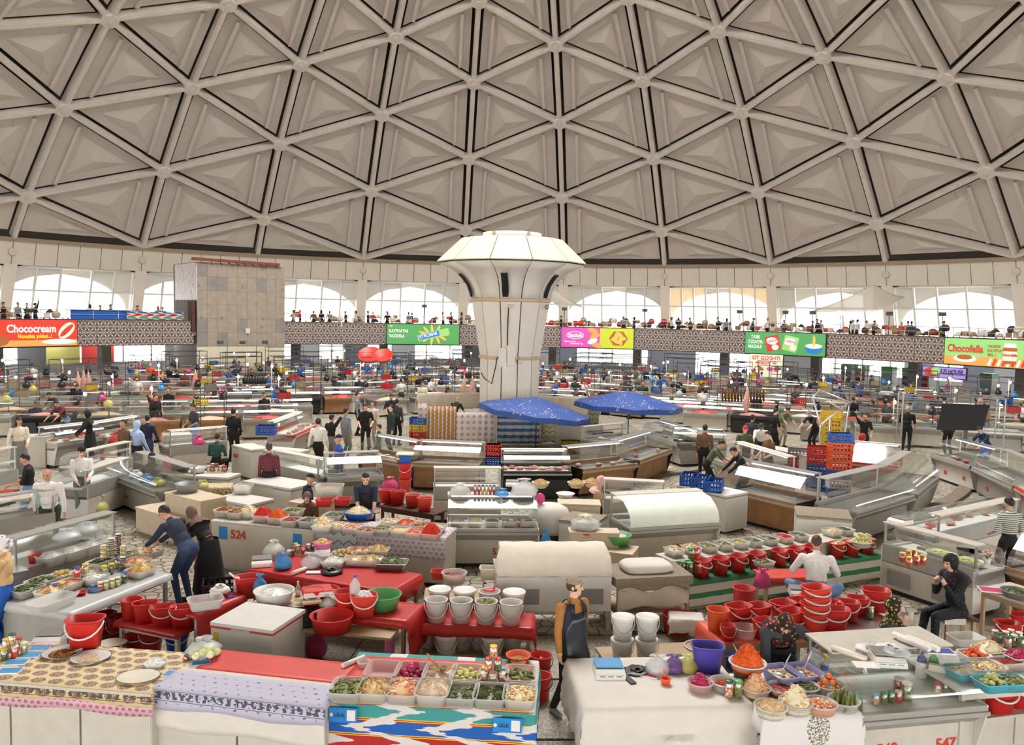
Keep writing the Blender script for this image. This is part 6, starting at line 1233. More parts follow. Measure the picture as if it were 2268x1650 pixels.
round_bucket(at(1646,1348,.5),'tall red bucket before the striped cloth',1.1,'pl_red',handle=False,name='red_round_bucket'); bag(at(1693,1362,.62),'black striped plastic bag on the red table','pl_black',.16,.16,ears=False); cloth(at(1690,1360,.0)-Vector((0,0,0)),1.1,.5,.6,.12,'red cloth under the steel scale by the striped stand','red_vinyl2',(.1,0,0,0),.01,seed=83); scales(at(1771,1317,.62),'steel weighing scale on the red cloth before the seated man',-.15)
t = table(at(1690,1360,0),1.1,.5,.595,.12,'low table under the red cloth by the striped stand')
bag(at(1688,1300,.5),'red net bag hanging before the striped stand','bag_pink',.14,.3,fill='darkbeet')
oS2,wS2,rS2 = fr(1826,1409,2012,1393,.72); table(oS2,wS2,.75,.72,rS2,'steel work table with red buckets on it','stainless','steel')
for i,(x,y,s_) in enumerate(((1848,1395,1.1),(1836,1375,1.0),(1899,1360,.9),(1938,1352,1.15),(1876,1372,.95))): oval_bucket(at(x,y,.73),'red bucket on the steel work table, '+['front end with raised handle','behind the front one','beside the pickle jar','back one by the black case','middle one'][i],s_,'pl_red',-.2)
jar(at(1927,1368,.73),'jar of olive pickles standing on the steel work table','olive','pl_cream',.16,.05)
for x,y,c,l in ((1622,1470,'pl_blue','blue basin under the vinyl bench'),(1682,1472,'pl_red','red basin under the vinyl bench')): round_tub(at(x,y,.0),l,.25,.2,c,name='plastic_basin')
round_tub(at(1552,1465,.3),'white enamel pot with green rim by the purple bucket',.22,.22,'white_enamel',name='enamel_pot',taper=.95); round_tub(at(1498,1478,.5),'stack of white lids behind the vegetable bags',.19,.04,'pl_white',name='lid_stack')
round_bucket(at(1546,1340,0),'white bucket with red band beside the striped cloth',1.05,'pl_white',name='white_bucket'); rect_tub(at(1498,1400,.0),'red crate under a white cloth by the carpeted stand',.42,.34,.3,'pl_red'); cloth(at(1485,1418,0),.5,.36,.32,-.1,'white rag over the red crate','white_cloth',(.2,.05,.1,.15),.03,seed=87)
person('woman in red flowered headscarf bending over the carrot stall','nr_bend',Vector((*at(1728,1345,1.42)[:2],0)),rad(4),'charcoal','black','light','hood','sc_redfloral','black',1.0,(apron('cl_blackfloral',top=.3,bottom=-.3),))
t = thing('plastic_jug','translucent plastic jug held upside down by the bending woman','jug',at(1800,1462,.95),0); MB().rings([[(.10*q*math.cos(a),.07*q*math.sin(a),z) for a in [6.283*j/14 for j in range(14)]] for z,q in ((-.16,.8),(.12,1.1))],True,False).build('body','tub_clear',t); t.rotation_euler = (.3,.5,.3); MB().tube([(.10,0,.08),(.16,0,.05),(.16,0,-.08),(.09,0,-.12)],.012).build('handle','tub_clear',t)
person('woman in yellow flowered headscarf drinking from a glass','nr_sitdrink',Vector((*at(1972,1330,1.27)[:2],0)),rad(75),'dgreen','cl_polka','light','hood','sc_yellowfloral','black',1.0,(hold('glass','hr','glass raised by the woman in yellow headscarf'),))
o_ = Vector((*at(1972,1330,1.27)[:2],0)); t = thing('stool','low stool under the woman in yellow headscarf','stool',o_); MB().box(-.2,.2,-.2,.2,.38,.42).build('seat','ply',t)
for x in (-.16,.16):
 for y in (-.16,.16): MB().box(x-.02,x+.02,y-.02,y+.02,0,.38).build('leg','ply',t)
person('woman in black dress and dark hijab sitting with a phone','nr_sitphone',Vector((*at(2124,1228,1.42)[:2],0)),rad(-75),'cl_blackfloral','cl_blackfloral','light','hood','sc_blackdots','black',1.05,(hold('phone','hl','dark phone held by the seated woman in black'),))
o_ = Vector((*at(2124,1228,1.42)[:2],0)); t = thing('stool','wooden stool with white cloth under the woman in black','stool',o_); MB().box(-.25,.25,-.2,.2,.44,.48).build('seat','rust_dark',t); MB().box(-.27,.05,-.21,.0,.40,.49).build('seat_cloth','white_cloth',t)
for x in (-.2,.2):
 for y in (-.15,.15): MB().box(x-.025,x+.025,y-.025,y+.025,0,.44).build('leg','ply',t)
# T case and U table
oT,wT_,rT = fr(1946,1305,2150,1375,0)
case(oT,wT_,rT,'long white case seen from behind with grey doors','white',back=True,d=.95)
for f in (.22,.72): MB().box(-.22,.22,-.03,0,.16,.44).build('motor_door','pl_grey',None,label='grey vent door on the back of the long white case, '+('near end' if f < .5 else 'by the woman in black'),cat='door',loc=loc2(oT,rT,wT_*f,-.005+.02),rz=rT)
scales(loc2(oT,rT,.22,.2,1.272),'white scale on the long white case',rT)
for i,(x,y) in enumerate(((1998,1245),(2012,1240),(2024,1238),(2013,1255),(2030,1252),(2044,1250))): jar(at(x,y,.86),'orange preserve jar in the group on the long white case',('paprika','carrot')[i % 2],'pl_yellow',.17,.055,'orange jars on the long white case')
for f in (.5,.8): p = loc2(oT,rT,wT_*f,.45,.78); rect_tub(p,'white tray of green peppers in the long case, '+('by the jars' if f < .6 else 'by the woman'),.42,.34,.1,'pl_white',rT); heap('cuke','lemon',p+Vector((0,0,.07)),.18,.15,.04,'in the long case '+('by the jars' if f < .6 else 'by the woman'),rT)
t = thing('potted_flower','small pot of pink flowers on the long white case','plant',at(2186,1250,1.25)); shell(.04,.04,.055,.055,.09,1,.005,14,.004).build('pot','pl_white',t)
mb = MB()
for i in range(14): a = i*2.4; mb.bar((0,0,.08),(.06*math.cos(a),.06*math.sin(a),.16+.01*(i % 4)),.004,4)
mb.build('stems','cl_green',t,kind='stuff'); mb = MB()
for i in range(14): a = i*2.4; mb.ball((.065*math.cos(a),.065*math.sin(a),.17+.01*(i % 4)),.018,n=6,m=4)
mb.build('blossoms','cl_pink',t,kind='stuff')
oU,wU,rU = fr(2165,1303,2330,1355,.8); table(oU,wU,.8,.8,rU,'pale table at the frame edge behind the woman in black','white_dirty','ply')
p = at(2252,1310,.88); p.z = .8; round_tub(p,'dark tray of greens on the pale edge table',.22,.1,'pl_grey'); heap('leaf','greens',p+Vector((0,0,.07)),.18,.18,.06,'on the pale edge table'); booklet(2200,1308,.81,'stack of pink cloth and yellow packets on the edge table',.4,.3,-.3,'bag_pink','packet')
for x,y,l in ((2230,1420,'dim red bucket under the pale edge table'),(2255,1400,'second dim red bucket under the pale edge table')): oval_bucket(at(x,y,0),l,1.1)
person('man in black sweater leaning over the steel pickle table','nr_leanman',at(406,1338,0),rad(-112),'navy','denimdk','tan','short','hair_black','black',1.06)
person('woman in brown headscarf and orange apron ties beside the leaning man','nr_leanman',at(455,1312,0),rad(-120),'black','black','light','hood','sc_brown','black',.95,(apron('cl_orange',top=.05,bottom=-.1,half=1.4,straps=False),skirt('cl_black')))
# ================================================================ MIDDLE STALLS
CUTM = [MB().ball((0,0,0),.13,.08,.05,9,6).mesh('cut'),MB().ball((0,0,0),.09,.09,.06,9,6).mesh('cut'),MB().cbox((0,0,0),.24,.1,.04).ball((.05,0,.03),.1,.06,.03,8,5).mesh('cut')]
for q in (0,1,2): M('cut%d' % q,[(206,128,116),(226,172,156),(184,84,78)][q],.4,var=.3,scale=16)
def cuts(o,rz,w,n,d=.9,pal=0,where='a meat counter',z=.80):
 for i in range(n): k = rnd.randrange(3); setmat(link('meat_cut',CUTM[k],None,None,'raw meat cut laid out in '+where,'meat','meat cuts in '+where,None,loc2(o,rz,w*(i+.5)/n+rnd.uniform(-.04,.04),rnd.uniform(.18,d*.55),z+.02),rz+rnd.uniform(-.6,.6)),['cut%d' % rnd.randrange(3)])
CASES = [ # ax ay bx by h style back d hi label nums cuts cover
 (988,1262,1192,1262,0,'white',0,1.0,1.3,'glass case of tubs and sauce bottles in the middle stall',['529'],0,None),
 (1392,1259,1592,1243,0,'white',0,1.0,1.3,'glowing case numbered 530 draped in a pale sheet',['530'],0,'sheet_white'),
 (236,1118,345,1166,0,'steel',0,1.0,1.25,'curved glass case numbered 514 holding bags',['514','513'],0,None),
 (790,1012,881,1030,.72,'wood',0,1.0,1.3,'wood fronted case beside the patterned curtain',None,5,None),
 (911,1030,1062,1037,.72,'wood',0,1.0,1.3,'empty wood fronted case behind the crates',None,0,None),
 (1115,1048,1266,1048,.75,'dark',0,1.0,1.25,'black fronted case of pink meat before the umbrella',None,9,None),
 (1290,1046,1414,1032,.72,'wood',0,1.0,1.3,'wood fronted case with bright spot lamps',None,4,None),
 (1416,1026,1490,1000,.72,'wood',0,1.0,1.3,'wood fronted case at the curve of the kerb',None,2,None),
 (1614,1090,1763,1124,.72,'wood',0,1.0,1.4,'lit wood fronted case lined with white cloth',None,0,None),
 (1896,1147,2026,1108,.68,'steel',0,1.0,1.4,'mirrored steel case on a pipe stand',None,0,None),
 (2030,1106,2080,1066,.68,'steel',0,1.0,1.4,'mirrored steel case at the ring corner',None,0,None),
 (2060,1043,2146,1072,.25,'grey',0,1.0,1.3,'white based case numbered 86 and 85 beside the aisle',['86','85'],5,None),
 (2150,1075,2240,1122,.25,'steel',0,1.0,1.35,'steel case with tinted glass beside the aisle',['82','81'],0,None),
 (2244,1122,2310,1165,.25,'red',0,1.0,1.35,'sloped glass case with red rim at the frame edge',None,0,None),
 (2085,1190,2260,1148,.8,'white',1,.95,1.2,'long meat case before the man in striped shirt',None,6,None),
 (2225,1268,2330,1300,.7,'wood',0,.9,1.4,'curved glass case at the edge below the striped shirt',None,3,None),
 (-40,1172,124,1147,.75,'steel',1,.95,1.3,'curved glass case of packets before the bald man',None,0,None),
 (-50,1068,42,1048,.75,'white',1,.95,1.4,'curved glass case at the frame edge by the woman in white',None,0,None),
 (200,1040,296,1016,.78,'white',1,.95,1.25,'curved glass case with pink lining by the stroller',None,3,None),
 (196,1092,292,1058,.7,'white',1,.95,1.2,'white curved case behind the cook',None,0,None),
 (126,985,236,970,.75,'white',0,.95,1.2,'low meat case behind the stroller',None,5,None),
 (236,972,345,952,.75,'white',0,.95,1.2,'low meat case with pink cuts by the teenager',None,6,None),
 (378,1000,505,988,.7,'white',1,.95,1.3,'case with violet tube lamp behind the man in teal',None,0,None),
 (655,1008,712,978,.1,'red',0,1.0,1.2,'grey case with red stripe numbered 264',['264'],8,None),
 (600,1052,700,1076,.6,'white',1,.95,1.25,'open backed lit case behind the woman in burgundy',None,0,None),
 (725,1068,850,1062,.7,'steel',0,.9,1.3,'sloping glass case behind the stall man',None,0,None),
 (960,1085,1110,1085,.8,'white',1,.9,1.3,'case seen from behind with three round stools of film',None,0,None),
 (1335,1112,1470,1120,.8,'white',1,.9,1.3,'case seen from behind with blue sign by the pink headscarf',None,0,None),
 (1490,985,1610,990,.7,'grey',0,1.0,1.2,'empty case numbered 104 and 103',['104','103'],0,None),
 (1578,1020,1690,1060,.75,'white',0,1.0,1.3,'lit fish case between the leaning men',None,8,None),
 (1330,985,1420,975,.7,'steel',0,1.0,1.2,'steel case behind the second umbrella',None,2,None),
 (1420,960,1500,985,.75,'grey',0,1.0,1.2,'wide grey case full of ice by the umbrella pole',None,3,None),
 (1885,1026,1990,1036,.75,'red',0,1.0,1.3,'case with red rim behind the crate tower',None,5,None),
]
M('sheet_white',(232,238,224),.6,var=.04)
CO = {}
for i,(ax,ay,bx,by,h,st,bk,d,hi,lb,nums,nc,cov) in enumerate(CASES):
 o,w,rz = fr(ax,ay,bx,by,h); CO[i] = (o,w,rz); case(o,w,rz,lb,st,nums,st != 'steel',d,None,bool(bk),cov,hi=hi)
 if nc:
  if bk: o,rz = loc2(o,rz,w,d),rz+math.pi
  cuts(o,rz,w,nc,d,0,'the '+lb)
# contents of the middle case
o,w,rz = CO[0]
for i in range(5): p = loc2(o,rz,.2+.34*i,.32,.785); rect_tub(p,'clear tub in the middle case, '+['first','second','third','fourth','fifth'][i]+' along',.28,.3,.12,rz=rz); heap('shred',['cabbage','cabbage','olive','white','salad'][i],p+Vector((0,0,.08)),.12,.13,.04,'in the middle case tub, '+['first','second','third','fourth','fifth'][i])
for i in range(9): jar(loc2(o,rz,w*.62+.075*i,.22,.785),'sauce jar in the row inside the middle glass case',['dice','sauce','noodle'][i % 3],['pl_red','pl_dgreen','pl_cream'][i % 3],.15,.033,'sauce jars in the middle case')
for i in range(6): jar(loc2(o,rz,.55+.075*i,.62,1.33),'sauce bottle in the row on top of the middle case',['paprika','sauce','noodle','lemon'][i % 4],['pl_red','pl_blue','pl_black'][i % 3],.2,.03,'sauce bottles on the middle case')
bag(loc2(o,rz,.25,.6,1.33),'bag of pale peppers on top of the middle case','bag_clear',.2,.24,fill='lemon',ears=False); bag(loc2(o,rz,1.08,.55,1.33),'small blue bag on top of the middle case','bag_blue',.14,.14); bag(loc2(o,rz,1.52,.6,1.33),'large white bag of bread on top of the middle case','bag_clear',.26,.34,fill='white',ears=False)
R = []
for q,z in ((.9,0),(1.05,.1),(1.05,.35),(.9,.5),(.55,.58)): R.append([(.42*q*math.cos(a),.36*q*math.sin(a),z) for a in [6.283*j/20 for j in range(20)]])
MB().rings(R).build('covered_sack','white_cloth',label='white covered sack beside the middle case',cat='sack',loc=at(1215,1178,.5)); t = thing('plastic_bag','pink bag lying on the covered sack','bag',at(1196,1115,1.1)); MB().ball((0,0,.1),.1,.08,.12).build('sack','bag_pink',t)
MB().box(0,.6,0,.5,0,.5).build('dark_box','black_panel',label='dark crate under the covered sack',cat='box',loc=at(1195,1235,0)); bag(at(1208,1215,.5),'bright blue bag hanging beside the middle case','bag_blue',.1,.36)
# third row counters
o,w,rz = fr(468,1152,694,1174,.92); box_counter(o,w,.75,.92,rz,'white counter numbered 524 under salad tubs','white_dirty','white_dirty',kick=False); text('524',.22,'text_red',thing('stall_number','red number 524 on the white counter','lettering',loc2(o,rz,.42,-.012,.62),rz),(0,0,0),bold=.006)
for f,l in ((.12,'near the number'),(.85,'at the dark gap')): MB().box(-.09,.09,-.006,0,-.12,.12).build('blue_sign','card_blue',label='small blue sign on the white counter '+l,cat='sign',loc=loc2(o,rz,w*f,-.002,.7),rz=rz)
T3 = [(499,1127,.36,'slice','stew',.08),(526,1131,.34,'slice','stew',.08),(551,1131,.34,'slice','cabbage',.14),(583,1138,.34,'shred','paprika',.18),(615,1142,.34,'shred','carrot',.17),(645,1149,.34,'chunk','sauce',.06),(650,1128,.36,'cuke','pickle',.05),(684,1150,.34,'leaf','greens',.05),(714,1152,.34,'slice','cabbage',.1)]
for i,(x,y,w_,k,pal,pk) in enumerate(T3): ptub(x,y,w_,.36,.13,.93,'clear tub on counter 524, '+['first','second','third','fourth','fifth','sixth','seventh','eighth','ninth'][i]+' from the crate end',k,pal,pk,rz=rz,where='on counter 524, '+['first','second','third','fourth','fifth','sixth','seventh','eighth','ninth'][i]+' tub',seed=i)
o,w,rz = fr(696,1172,984,1194,.9); box_counter(o,w,.8,.9,rz,'grey counter under lace cloth before the stall man','white_dirty','white_dirty',kick=True); cloth(o,w,.8,.9,rz,'grey lace cloth hanging from the salad counter','grey_lace',(.38,0,.02,.05),.012,seed=91); cloth(loc2(o,rz,.0,-.02),w*.34,.3,.905,rz,'zigzag printed cloth over the counter front','zigzag_cloth',(.34,0,0,0),.01,seed=92)
T4 = [(716,1163,'slice','cabbage',.1),(748,1160,'chunk','salad',.05),(781,1164,'chunk','dice',.05),(812,1170,'chunk','stew',.05),(848,1168,'cuke','olive',.06),(886,1170,'sauce','noodle',.01),(919,1175,'slice','carrot',.05),(954,1178,'shred','paprika',.20),(740,1138,'leaf','greens',.05),(864,1152,'slice','salad',.05),(899,1156,'shred','carrot',.08),(932,1160,'slice','stew',.05),(965,1163,'shred','rice',.04)]
for i,(x,y,k,pal,pk) in enumerate(T4): ptub(x,y,.36,.36,.13,.91,'clear salad tub on the lace counter, place %s' % ['one','two','three','four','five','six','seven','eight','nine behind','ten behind','eleven behind','twelve behind','thirteen behind'][i],k,pal,pk,'tub_pink' if i == 7 else 'tub_clear',rz=rz,where='on the lace counter, place %s' % ['one','two','three','four','five','six','seven','eight','nine','ten','eleven','twelve','thirteen'][i],seed=i)
p = at(794,1148,.93); round_tub(p,'blue basin heaped with pale cabbage before the stall man',.24,.13,'pl_blue',name='blue_basin',sx=1.2); heap('shred','cabbage',p+Vector((0,0,.1)),.24,.2,.14,'in the blue basin'); MB().box(-.15,.15,-.08,.08,0,.02).build('cutting_board','wood',label='wooden board held by the stall man',cat='board',loc=at(822,1135,1.0),rz=-.3)
for x,y,l in ((719,1120,'red tub of shreds beside the white tub'),(759,1118,'red tub before the stall man')): rect_tub(at(x,y,.95),l,.34,.3,.14,'pl_red')
p = at(730,1100,.95); rect_tub(p,'large white tub of cabbage beside the stall man',.58,.42,.26,'tub_clear'); heap('shred','cabbage',p+Vector((0,0,.16)),.26,.19,.05,'in the large white tub')
person('stall man in black apron cutting cabbage','nr_stall',at(811,1043,1.70)*1.0,rad(8),'navy','black','light','short','hair_black','black',1.0,(apron('cl_black'),)).location.z = 0
person('girl in brown headscarf sitting behind the salad tubs','nr_child',Vector((*at(682,1089,1.2)[:2],0)),0,'brown','black','light','hood','sc_brown','black',.92)
for i,(x,y,s_) in enumerate(((855,1113,1.05),(880,1116,1.05),(913,1122,.95),(940,1130,.98))): oval_bucket(at(x,y,.75),'red bucket behind the salad counter, '+['nearest the stall man','second','third','last'][i],s_,['pl_red','pl_red','pl_red2','pl_red2'][i],.2,handle=False)
o,w,rz = fr(838,1120,960,1140,.74); table(o,w,.5,.74,rz,'dark wooden table under red buckets behind the counter','rust_dark','rust_dark')
for k,c in enumerate(('pl_red2','pl_red','pl_red','pl_blue')): round_bucket(at(897,1088,.75)+Vector((0,0,.19*k)),'bucket in the tall stack by the stall man, '+['bottom pink','second red','third red','top blue'][k],1.0,c,name='stacked_bucket',handle=k == 2)
MB().box(-.2,.2,-.16,.16,0,.03).build('crate_lid','pl_cream',label='cream lid on top of the bucket stack',cat='lid',loc=at(897,1088,.75)+Vector((0,0,.88))); bag(at(864,1085,.9),'red net bag of onions behind the buckets','bag_pink',.18,.3,fill='carrot',ears=False)
# boxes, freezers, counters: ax ay bx by h(level) depth height kind label
BX = [(1238,1150,1318,1160,.88,.8,.88,'f','white freezer with speckled lid beside the sack'),(1266,1212,1400,1228,.55,.6,.55,'b','low beige step counter with red bucket and green basin'),(1262,1178,1372,1180,.85,.35,.85,'b','beige box with a bag of yellow fruit'),(1500,1073,1608,1098,.9,.8,.9,'f','white freezer under three blue crates'),(1765,1140,1888,1150,.95,.9,.95,'f','white freezer with a speckled top at the wood case'),(300,1122,395,1150,.55,.7,.55,'b','low beige step beside case 514'),(365,1090,445,1110,.95,.6,.95,'b','tall beige box with a grey basin'),(470,1103,552,1118,.85,.7,.85,'f','white freezer under a salad tub'),(537,1065,645,1082,.92,.85,.92,'f','white freezer with metal corners'),(372,1050,505,1058,.88,.6,.88,'f','white freezer with kettles and cups'),(562,995,655,1003,.85,.7,.85,'f','white printed freezer beside case 264'),(513,985,556,996,.9,.6,.9,'f','white freezer printed with red letters'),(30,968,100,968,.95,.7,.95,'b','white cabinet beside the woman in white jacket'),(364,965,425,962,.9,.7,.9,'b','white box counter under the cutting board'),(2032,1210,2120,1235,.82,.8,.82,'f','patterned chest freezer below the aisle'),(2128,1236,2205,1245,.82,.8,.82,'f','second patterned chest freezer below the aisle'),(640,1110,700,1120,.8,.6,.8,'b','beige box beside the girl in brown headscarf'),(420,1082,510,1080,.9,.5,.9,'b','small counter draped in brown flowered cloth'),(1236,1115,1330,1118,.95,.5,.95,'b','beige counter with bowls of noodles'),(1690,990,1790,1010,.9,.6,.9,'b','white partition counter behind the man in brown'),(1230,940,1330,945,.8,.8,.8,'b','white counter under the first umbrella'),(560,890,640,880,.9,.6,.9,'b','pale counter under the yellow crates')]
BO = {}
for ax,ay,bx,by,h,d,hh,k,lb in BX:
 o,w,rz = fr(ax,ay,bx,by,h); BO[lb] = (o,w,rz)
 if k == 'f': freezer(o,w,d,hh,rz,lb,trim='case_grey',lid='carpet' if 'speckled' in lb or 'patterned' in lb else 'white_enamel')
 else: box_counter(o,w,d,hh,rz,lb,'white_dirty' if 'white' in lb else 'beige_top','white_dirty' if 'white' in lb else 'beige_top',kick=False)
o,w,rz = BO['small counter draped in brown flowered cloth']; cloth(o,w,.5,.9,rz,'brown flowered cloth over a small counter','brown_floral',(.25,0,.1,.1),.02,seed=95)
oval_bucket(at(1296,1208,.56),'red bucket of grain on the beige step counter',1.05,drop=.1); p = at(1362,1205,.56); round_tub(p,'wide green basin with a plate on the beige step counter',.31,.2,'pl_green',name='green_basin'); plate_dish(p+Vector((.05,.02,.13)),'tan plate lying inside the green basin',.17,'beige_top')
bag(at(1296,1170,.86),'clear bag of yellow fruit on the beige box','bag_clear',.28,.26,ears=False)
for i in range(16): a = i*2.4; rr = .055*math.sqrt(i); MB().ball((0,0,0),.06,.045,.045,8,6).build('yellow_fruit','fd_melon%d' % (i % 2),label='pale yellow fruit in the clear bag on the beige box',cat='fruit',group='fruit in the bag on the beige box',loc=at(1296,1170,.86)+Vector((rr*math.cos(a),rr*math.sin(a)*.6,.08+.09*(i < 8)+.05*(i < 3))),rot=(0,0,a))
for i,(x,y) in enumerate(((1528,1080),(1552,1086),(1580,1094))): crate(at(x,y-8,.9),'blue crate on the white freezer, '+['first','middle','last'][i]+' of three',.42,.6,.26,'pl_blue',-.35)
text('SKRMORI',.12,'pl_green',thing('freezer_print','faint green print on the white freezer under blue crates','lettering',loc2(BO['white freezer under three blue crates'][0],BO['white freezer under three blue crates'][2],.25,-.005,.45),BO['white freezer under three blue crates'][2]),(0,0,0))
text('BOP',.16,'text_red',thing('freezer_print','red letters on the small white freezer','lettering',loc2(BO['white freezer printed with red letters'][0],BO['white freezer printed with red letters'][2],.12,-.005,.55),BO['white freezer printed with red letters'][2]),(0,0,0),bold=.005)
round_tub(at(415,1088,.96),'grey basin of meal on the tall beige box',.26,.18,'pl_grey',name='grey_basin'); p = at(540,1092,.86); rect_tub(p,'clear tub of curd on the white freezer',.4,.34,.18); heap('shred','white',p+Vector((0,0,.12)),.17,.14,.05,'in the tub on the white freezer')
rect_tub(at(400,1045,.9),'black box among the kettles on the freezer',.4,.3,.2,'pl_black'); round_tub(at(438,1045,.9),'white bowl among the kettles on the freezer',.2,.12,'pl_white')
for i in range(8): jar(at(462+9*(i % 5),1045-5*(i//5),.9),'coffee jar in the cluster on the kettle freezer',['nut','sauce','noodle'][i % 3],['pl_white','pl_red','pl_black'][i % 3],.16,.05,'jars on the kettle freezer')
bag(at(448,1078,.92),'lime green bag on the flowered cloth','bag_yellow',.14,.14); bag(at(372,1045,.7),'magenta carrier bag beside the kettle freezer','bag_pink',.16,.4); bag(at(440,985,.9),'pink carrier bag near the violet lamp','bag_pink',.18,.28); bag(at(268,985,.6),'coral red pram hood beside the man in brown','red_vinyl2',.36,.5,ears=False,name='pram_hood')
for i,(x,y) in enumerate(((205,1120),(215,1145),(228,1100))): bag(at(x,y,0),'big yellow green sack on the paving, '+['upper','front','behind case 514'][i],'bag_yellow',.28,.5,fill='olive')
for i in range(4): bag(loc2(CO[2][0],CO[2][2],.25+CO[2][1]*.22*i,.38,.78),'bag inside case 514, '+['pale one','white one','blue tinted one','yellow one'][i],['bag_clear','paper','bag_blue','bag_yellow'][i],.16,.18,ears=False)
for i,(x,y,c) in enumerate(((20,1100,'pl_red'),(50,1108,'ply'),(90,1108,'paper'),(110,1112,'pl_turq'))): MB().box(-.16,.16,-.12,.12,0,.14).build('food_box',c,label='%s box in the case of packets' % ['red','brown','white','turquoise'][i],cat='box',loc=at(x,y,.8),rz=.3*i)
for x,y,l in ((1197,1080,'white bowl heaped with noodles by the pink headscarf'),(1276,1080,'white bowl heaped with noodles on the beige counter'),(1310,1078,'second white bowl of noodles on the beige counter')): p = at(x,y,.96); round_tub(p,l,.2,.13,'white_enamel',taper=.6); heap('shred','noodle',p+Vector((0,0,.1)),.18,.18,.1,'in '+l[:40].replace('white bowl heaped with noodles','bowl').replace('second white bowl of noodles','second bowl'),seed=x)
round_tub(at(1252,1105,.9),'empty white enamel bowl beside the blue bottle',.2,.13,'white_enamel',taper=.6); scales(at(1135,1075,.95),'white scale beside the bowl of noodles',0); plate_dish(at(1067,1100,.9),'red round tray with a white plate',.23,'pl_red','pl_red')
person('woman in pale pink headscarf behind the cases','nr_child',Vector((*at(1326,1060,1.25)[:2],0)),rad(80),'tan','black','light','hood','cl_pink','black',1.0)
# crates
def stack(px,py,cols,lb,w=.6,d=.4,h=.26,rz=0.0,z=0.0):
 p = at(px,py,z)
 for k,c in enumerate(cols): crate(p+Vector((0,0,h*k)),'%s crate in %s, %s' % ({'pl_red': 'red','pl_blue': 'blue','pl_orange': 'orange','pl_yellow': 'yellow','pl_white': 'white','pl_grey': 'grey','pl_cream': 'cream'}[c],lb,['bottom','second','third','fourth','fifth','sixth','seventh'][k]),w,d,h,c,rz)
stack(1855,1100,['pl_blue','pl_white','pl_blue','pl_orange','pl_orange','pl_orange','pl_blue'],'the tallest tower',rz=-.1); stack(1808,1085,['pl_blue','pl_blue','pl_blue','pl_red','pl_red'],'the second tower',rz=-.35); stack(1765,1068,['pl_red','pl_red','pl_red','pl_grey'],'the tower of red crates',rz=-.3); stack(1745,1062,['pl_yellow','pl_blue'],'the low yellow and blue pair',rz=.2); stack(1838,1000,['pl_yellow']*5,'the yellow stack behind the tower',.7,.5,.32,-.1)
stack(926,985,['pl_red','pl_red','pl_yellow','pl_blue'],'the stack by the curtain',rz=-.1); stack(1092,1035,['pl_blue','pl_red'],'the pair on the case end',.42,.4,.32,z=.75); stack(598,940,['pl_yellow','pl_yellow','pl_yellow','pl_cream'],'the stack under the cream crate',.6,.5,.3); stack(1970,1060,['pl_yellow','pl_red','pl_red'],'the stack inside the ring',rz=.2); stack(590,962,['pl_blue'],'the lone place by case 264',.6,.45,.3,.1,.9); stack(1263,1000,['pl_yellow'],'the umbrella stall',.7,.5,.4); stack(1335,990,['pl_blue','pl_blue'],'the pair by the umbrella pole',.8,.5,.28)
# curtains, umbrellas
def wavecloth(a,b,z0,z1,mat,label,n=30,amp=.05,sag=0.0,name='curtain'):
 a,b = Vector(a),Vector(b); G = []
 for j in range(7):
  k = j/6; G.append([Vector((a.x+(b.x-a.x)*i/n,a.y+(b.y-a.y)*i/n+amp*math.sin(i*1.1+j*.2)*(.4+.6*k),z1+(z0-z1)*k-sag*math.sin(math.pi*i/n)*(1-k))) for i in range(n+1)])
 return solid(MB().sheet(G).build(name,mat,label=label,cat='curtain'),.01,0)
def curt(x0,x1,y,yt,mat,label,amp=.05):
 a,b = at(x0,y,0),at(x1,y,0); z1 = at_y(x0,yt,a.y).z; return wavecloth(a,b,.05,z1,mat,label,amp=amp)
clothmat('curtain_orange',lambda b,x,y,z: b.mix(b.gt(b.math('COSINE',b.math('MULTIPLY',x,42)),.2),b.mix(b.gt(b.math('MULTIPLY',b.math('COSINE',b.math('MULTIPLY',z,40)),b.math('COSINE',b.math('MULTIPLY',x,21))),.1),lin((206,146,60)),lin((130,76,56))),lin((206,196,186))))
clothmat('curtain_lilac',lambda b,x,y,z: b.mix(b.gt(b.math('MULTIPLY',b.math('COSINE',b.math('MULTIPLY_ADD',x,14,b.math('MULTIPLY',z,14))),b.math('COSINE',b.math('MULTIPLY_ADD',x,14,b.math('MULTIPLY',z,-14)))),.3),lin((222,206,196)),lin((176,156,166))))
clothmat('curtain_yellow',lambda b,x,y,z: b.mix(b.lt(b.math('ABSOLUTE',b.math('SUBTRACT',b.math('FRACT',b.math('ADD',b.math('MULTIPLY',z,5),b.math('ABSOLUTE',b.math('SUBTRACT',b.math('FRACT',b.math('MULTIPLY',x,4)),.5)))),.5)),.1),lin((226,214,170)),lin((140,150,140))))
clothmat('curtain_blue',lambda b,x,y,z: b.mix(b.lt(b.math('FRACT',b.math('MULTIPLY',z,4)),.5),lin((206,202,196)),lin((74,116,170))))
curt(925,945,985,893,'curtain_lilac','pale edge of curtain beside the orange cloth',.02); curt(944,1010,985,900,'curtain_orange','orange and brown chain patterned curtain'); curt(1010,1098,988,913,'curtain_lilac','lilac medallion patterned curtain',.03); curt(1100,1200,985,922,'curtain_blue','blue and white striped cloth under the umbrella'); curt(1195,1298,982,920,'curtain_yellow','yellow zigzag curtain gathered beside the pole',.09); curt(1300,1325,975,905,'curtain_yellow','narrow yellow curtain strip past the pole',.03)
wavecloth(at(1100,985,0)+Vector((0,-.1,0)),at(1215,985,0)+Vector((0,-.1,0)),1.1,1.65,'white_cloth','white sheet slung under the first umbrella',sag=.2)
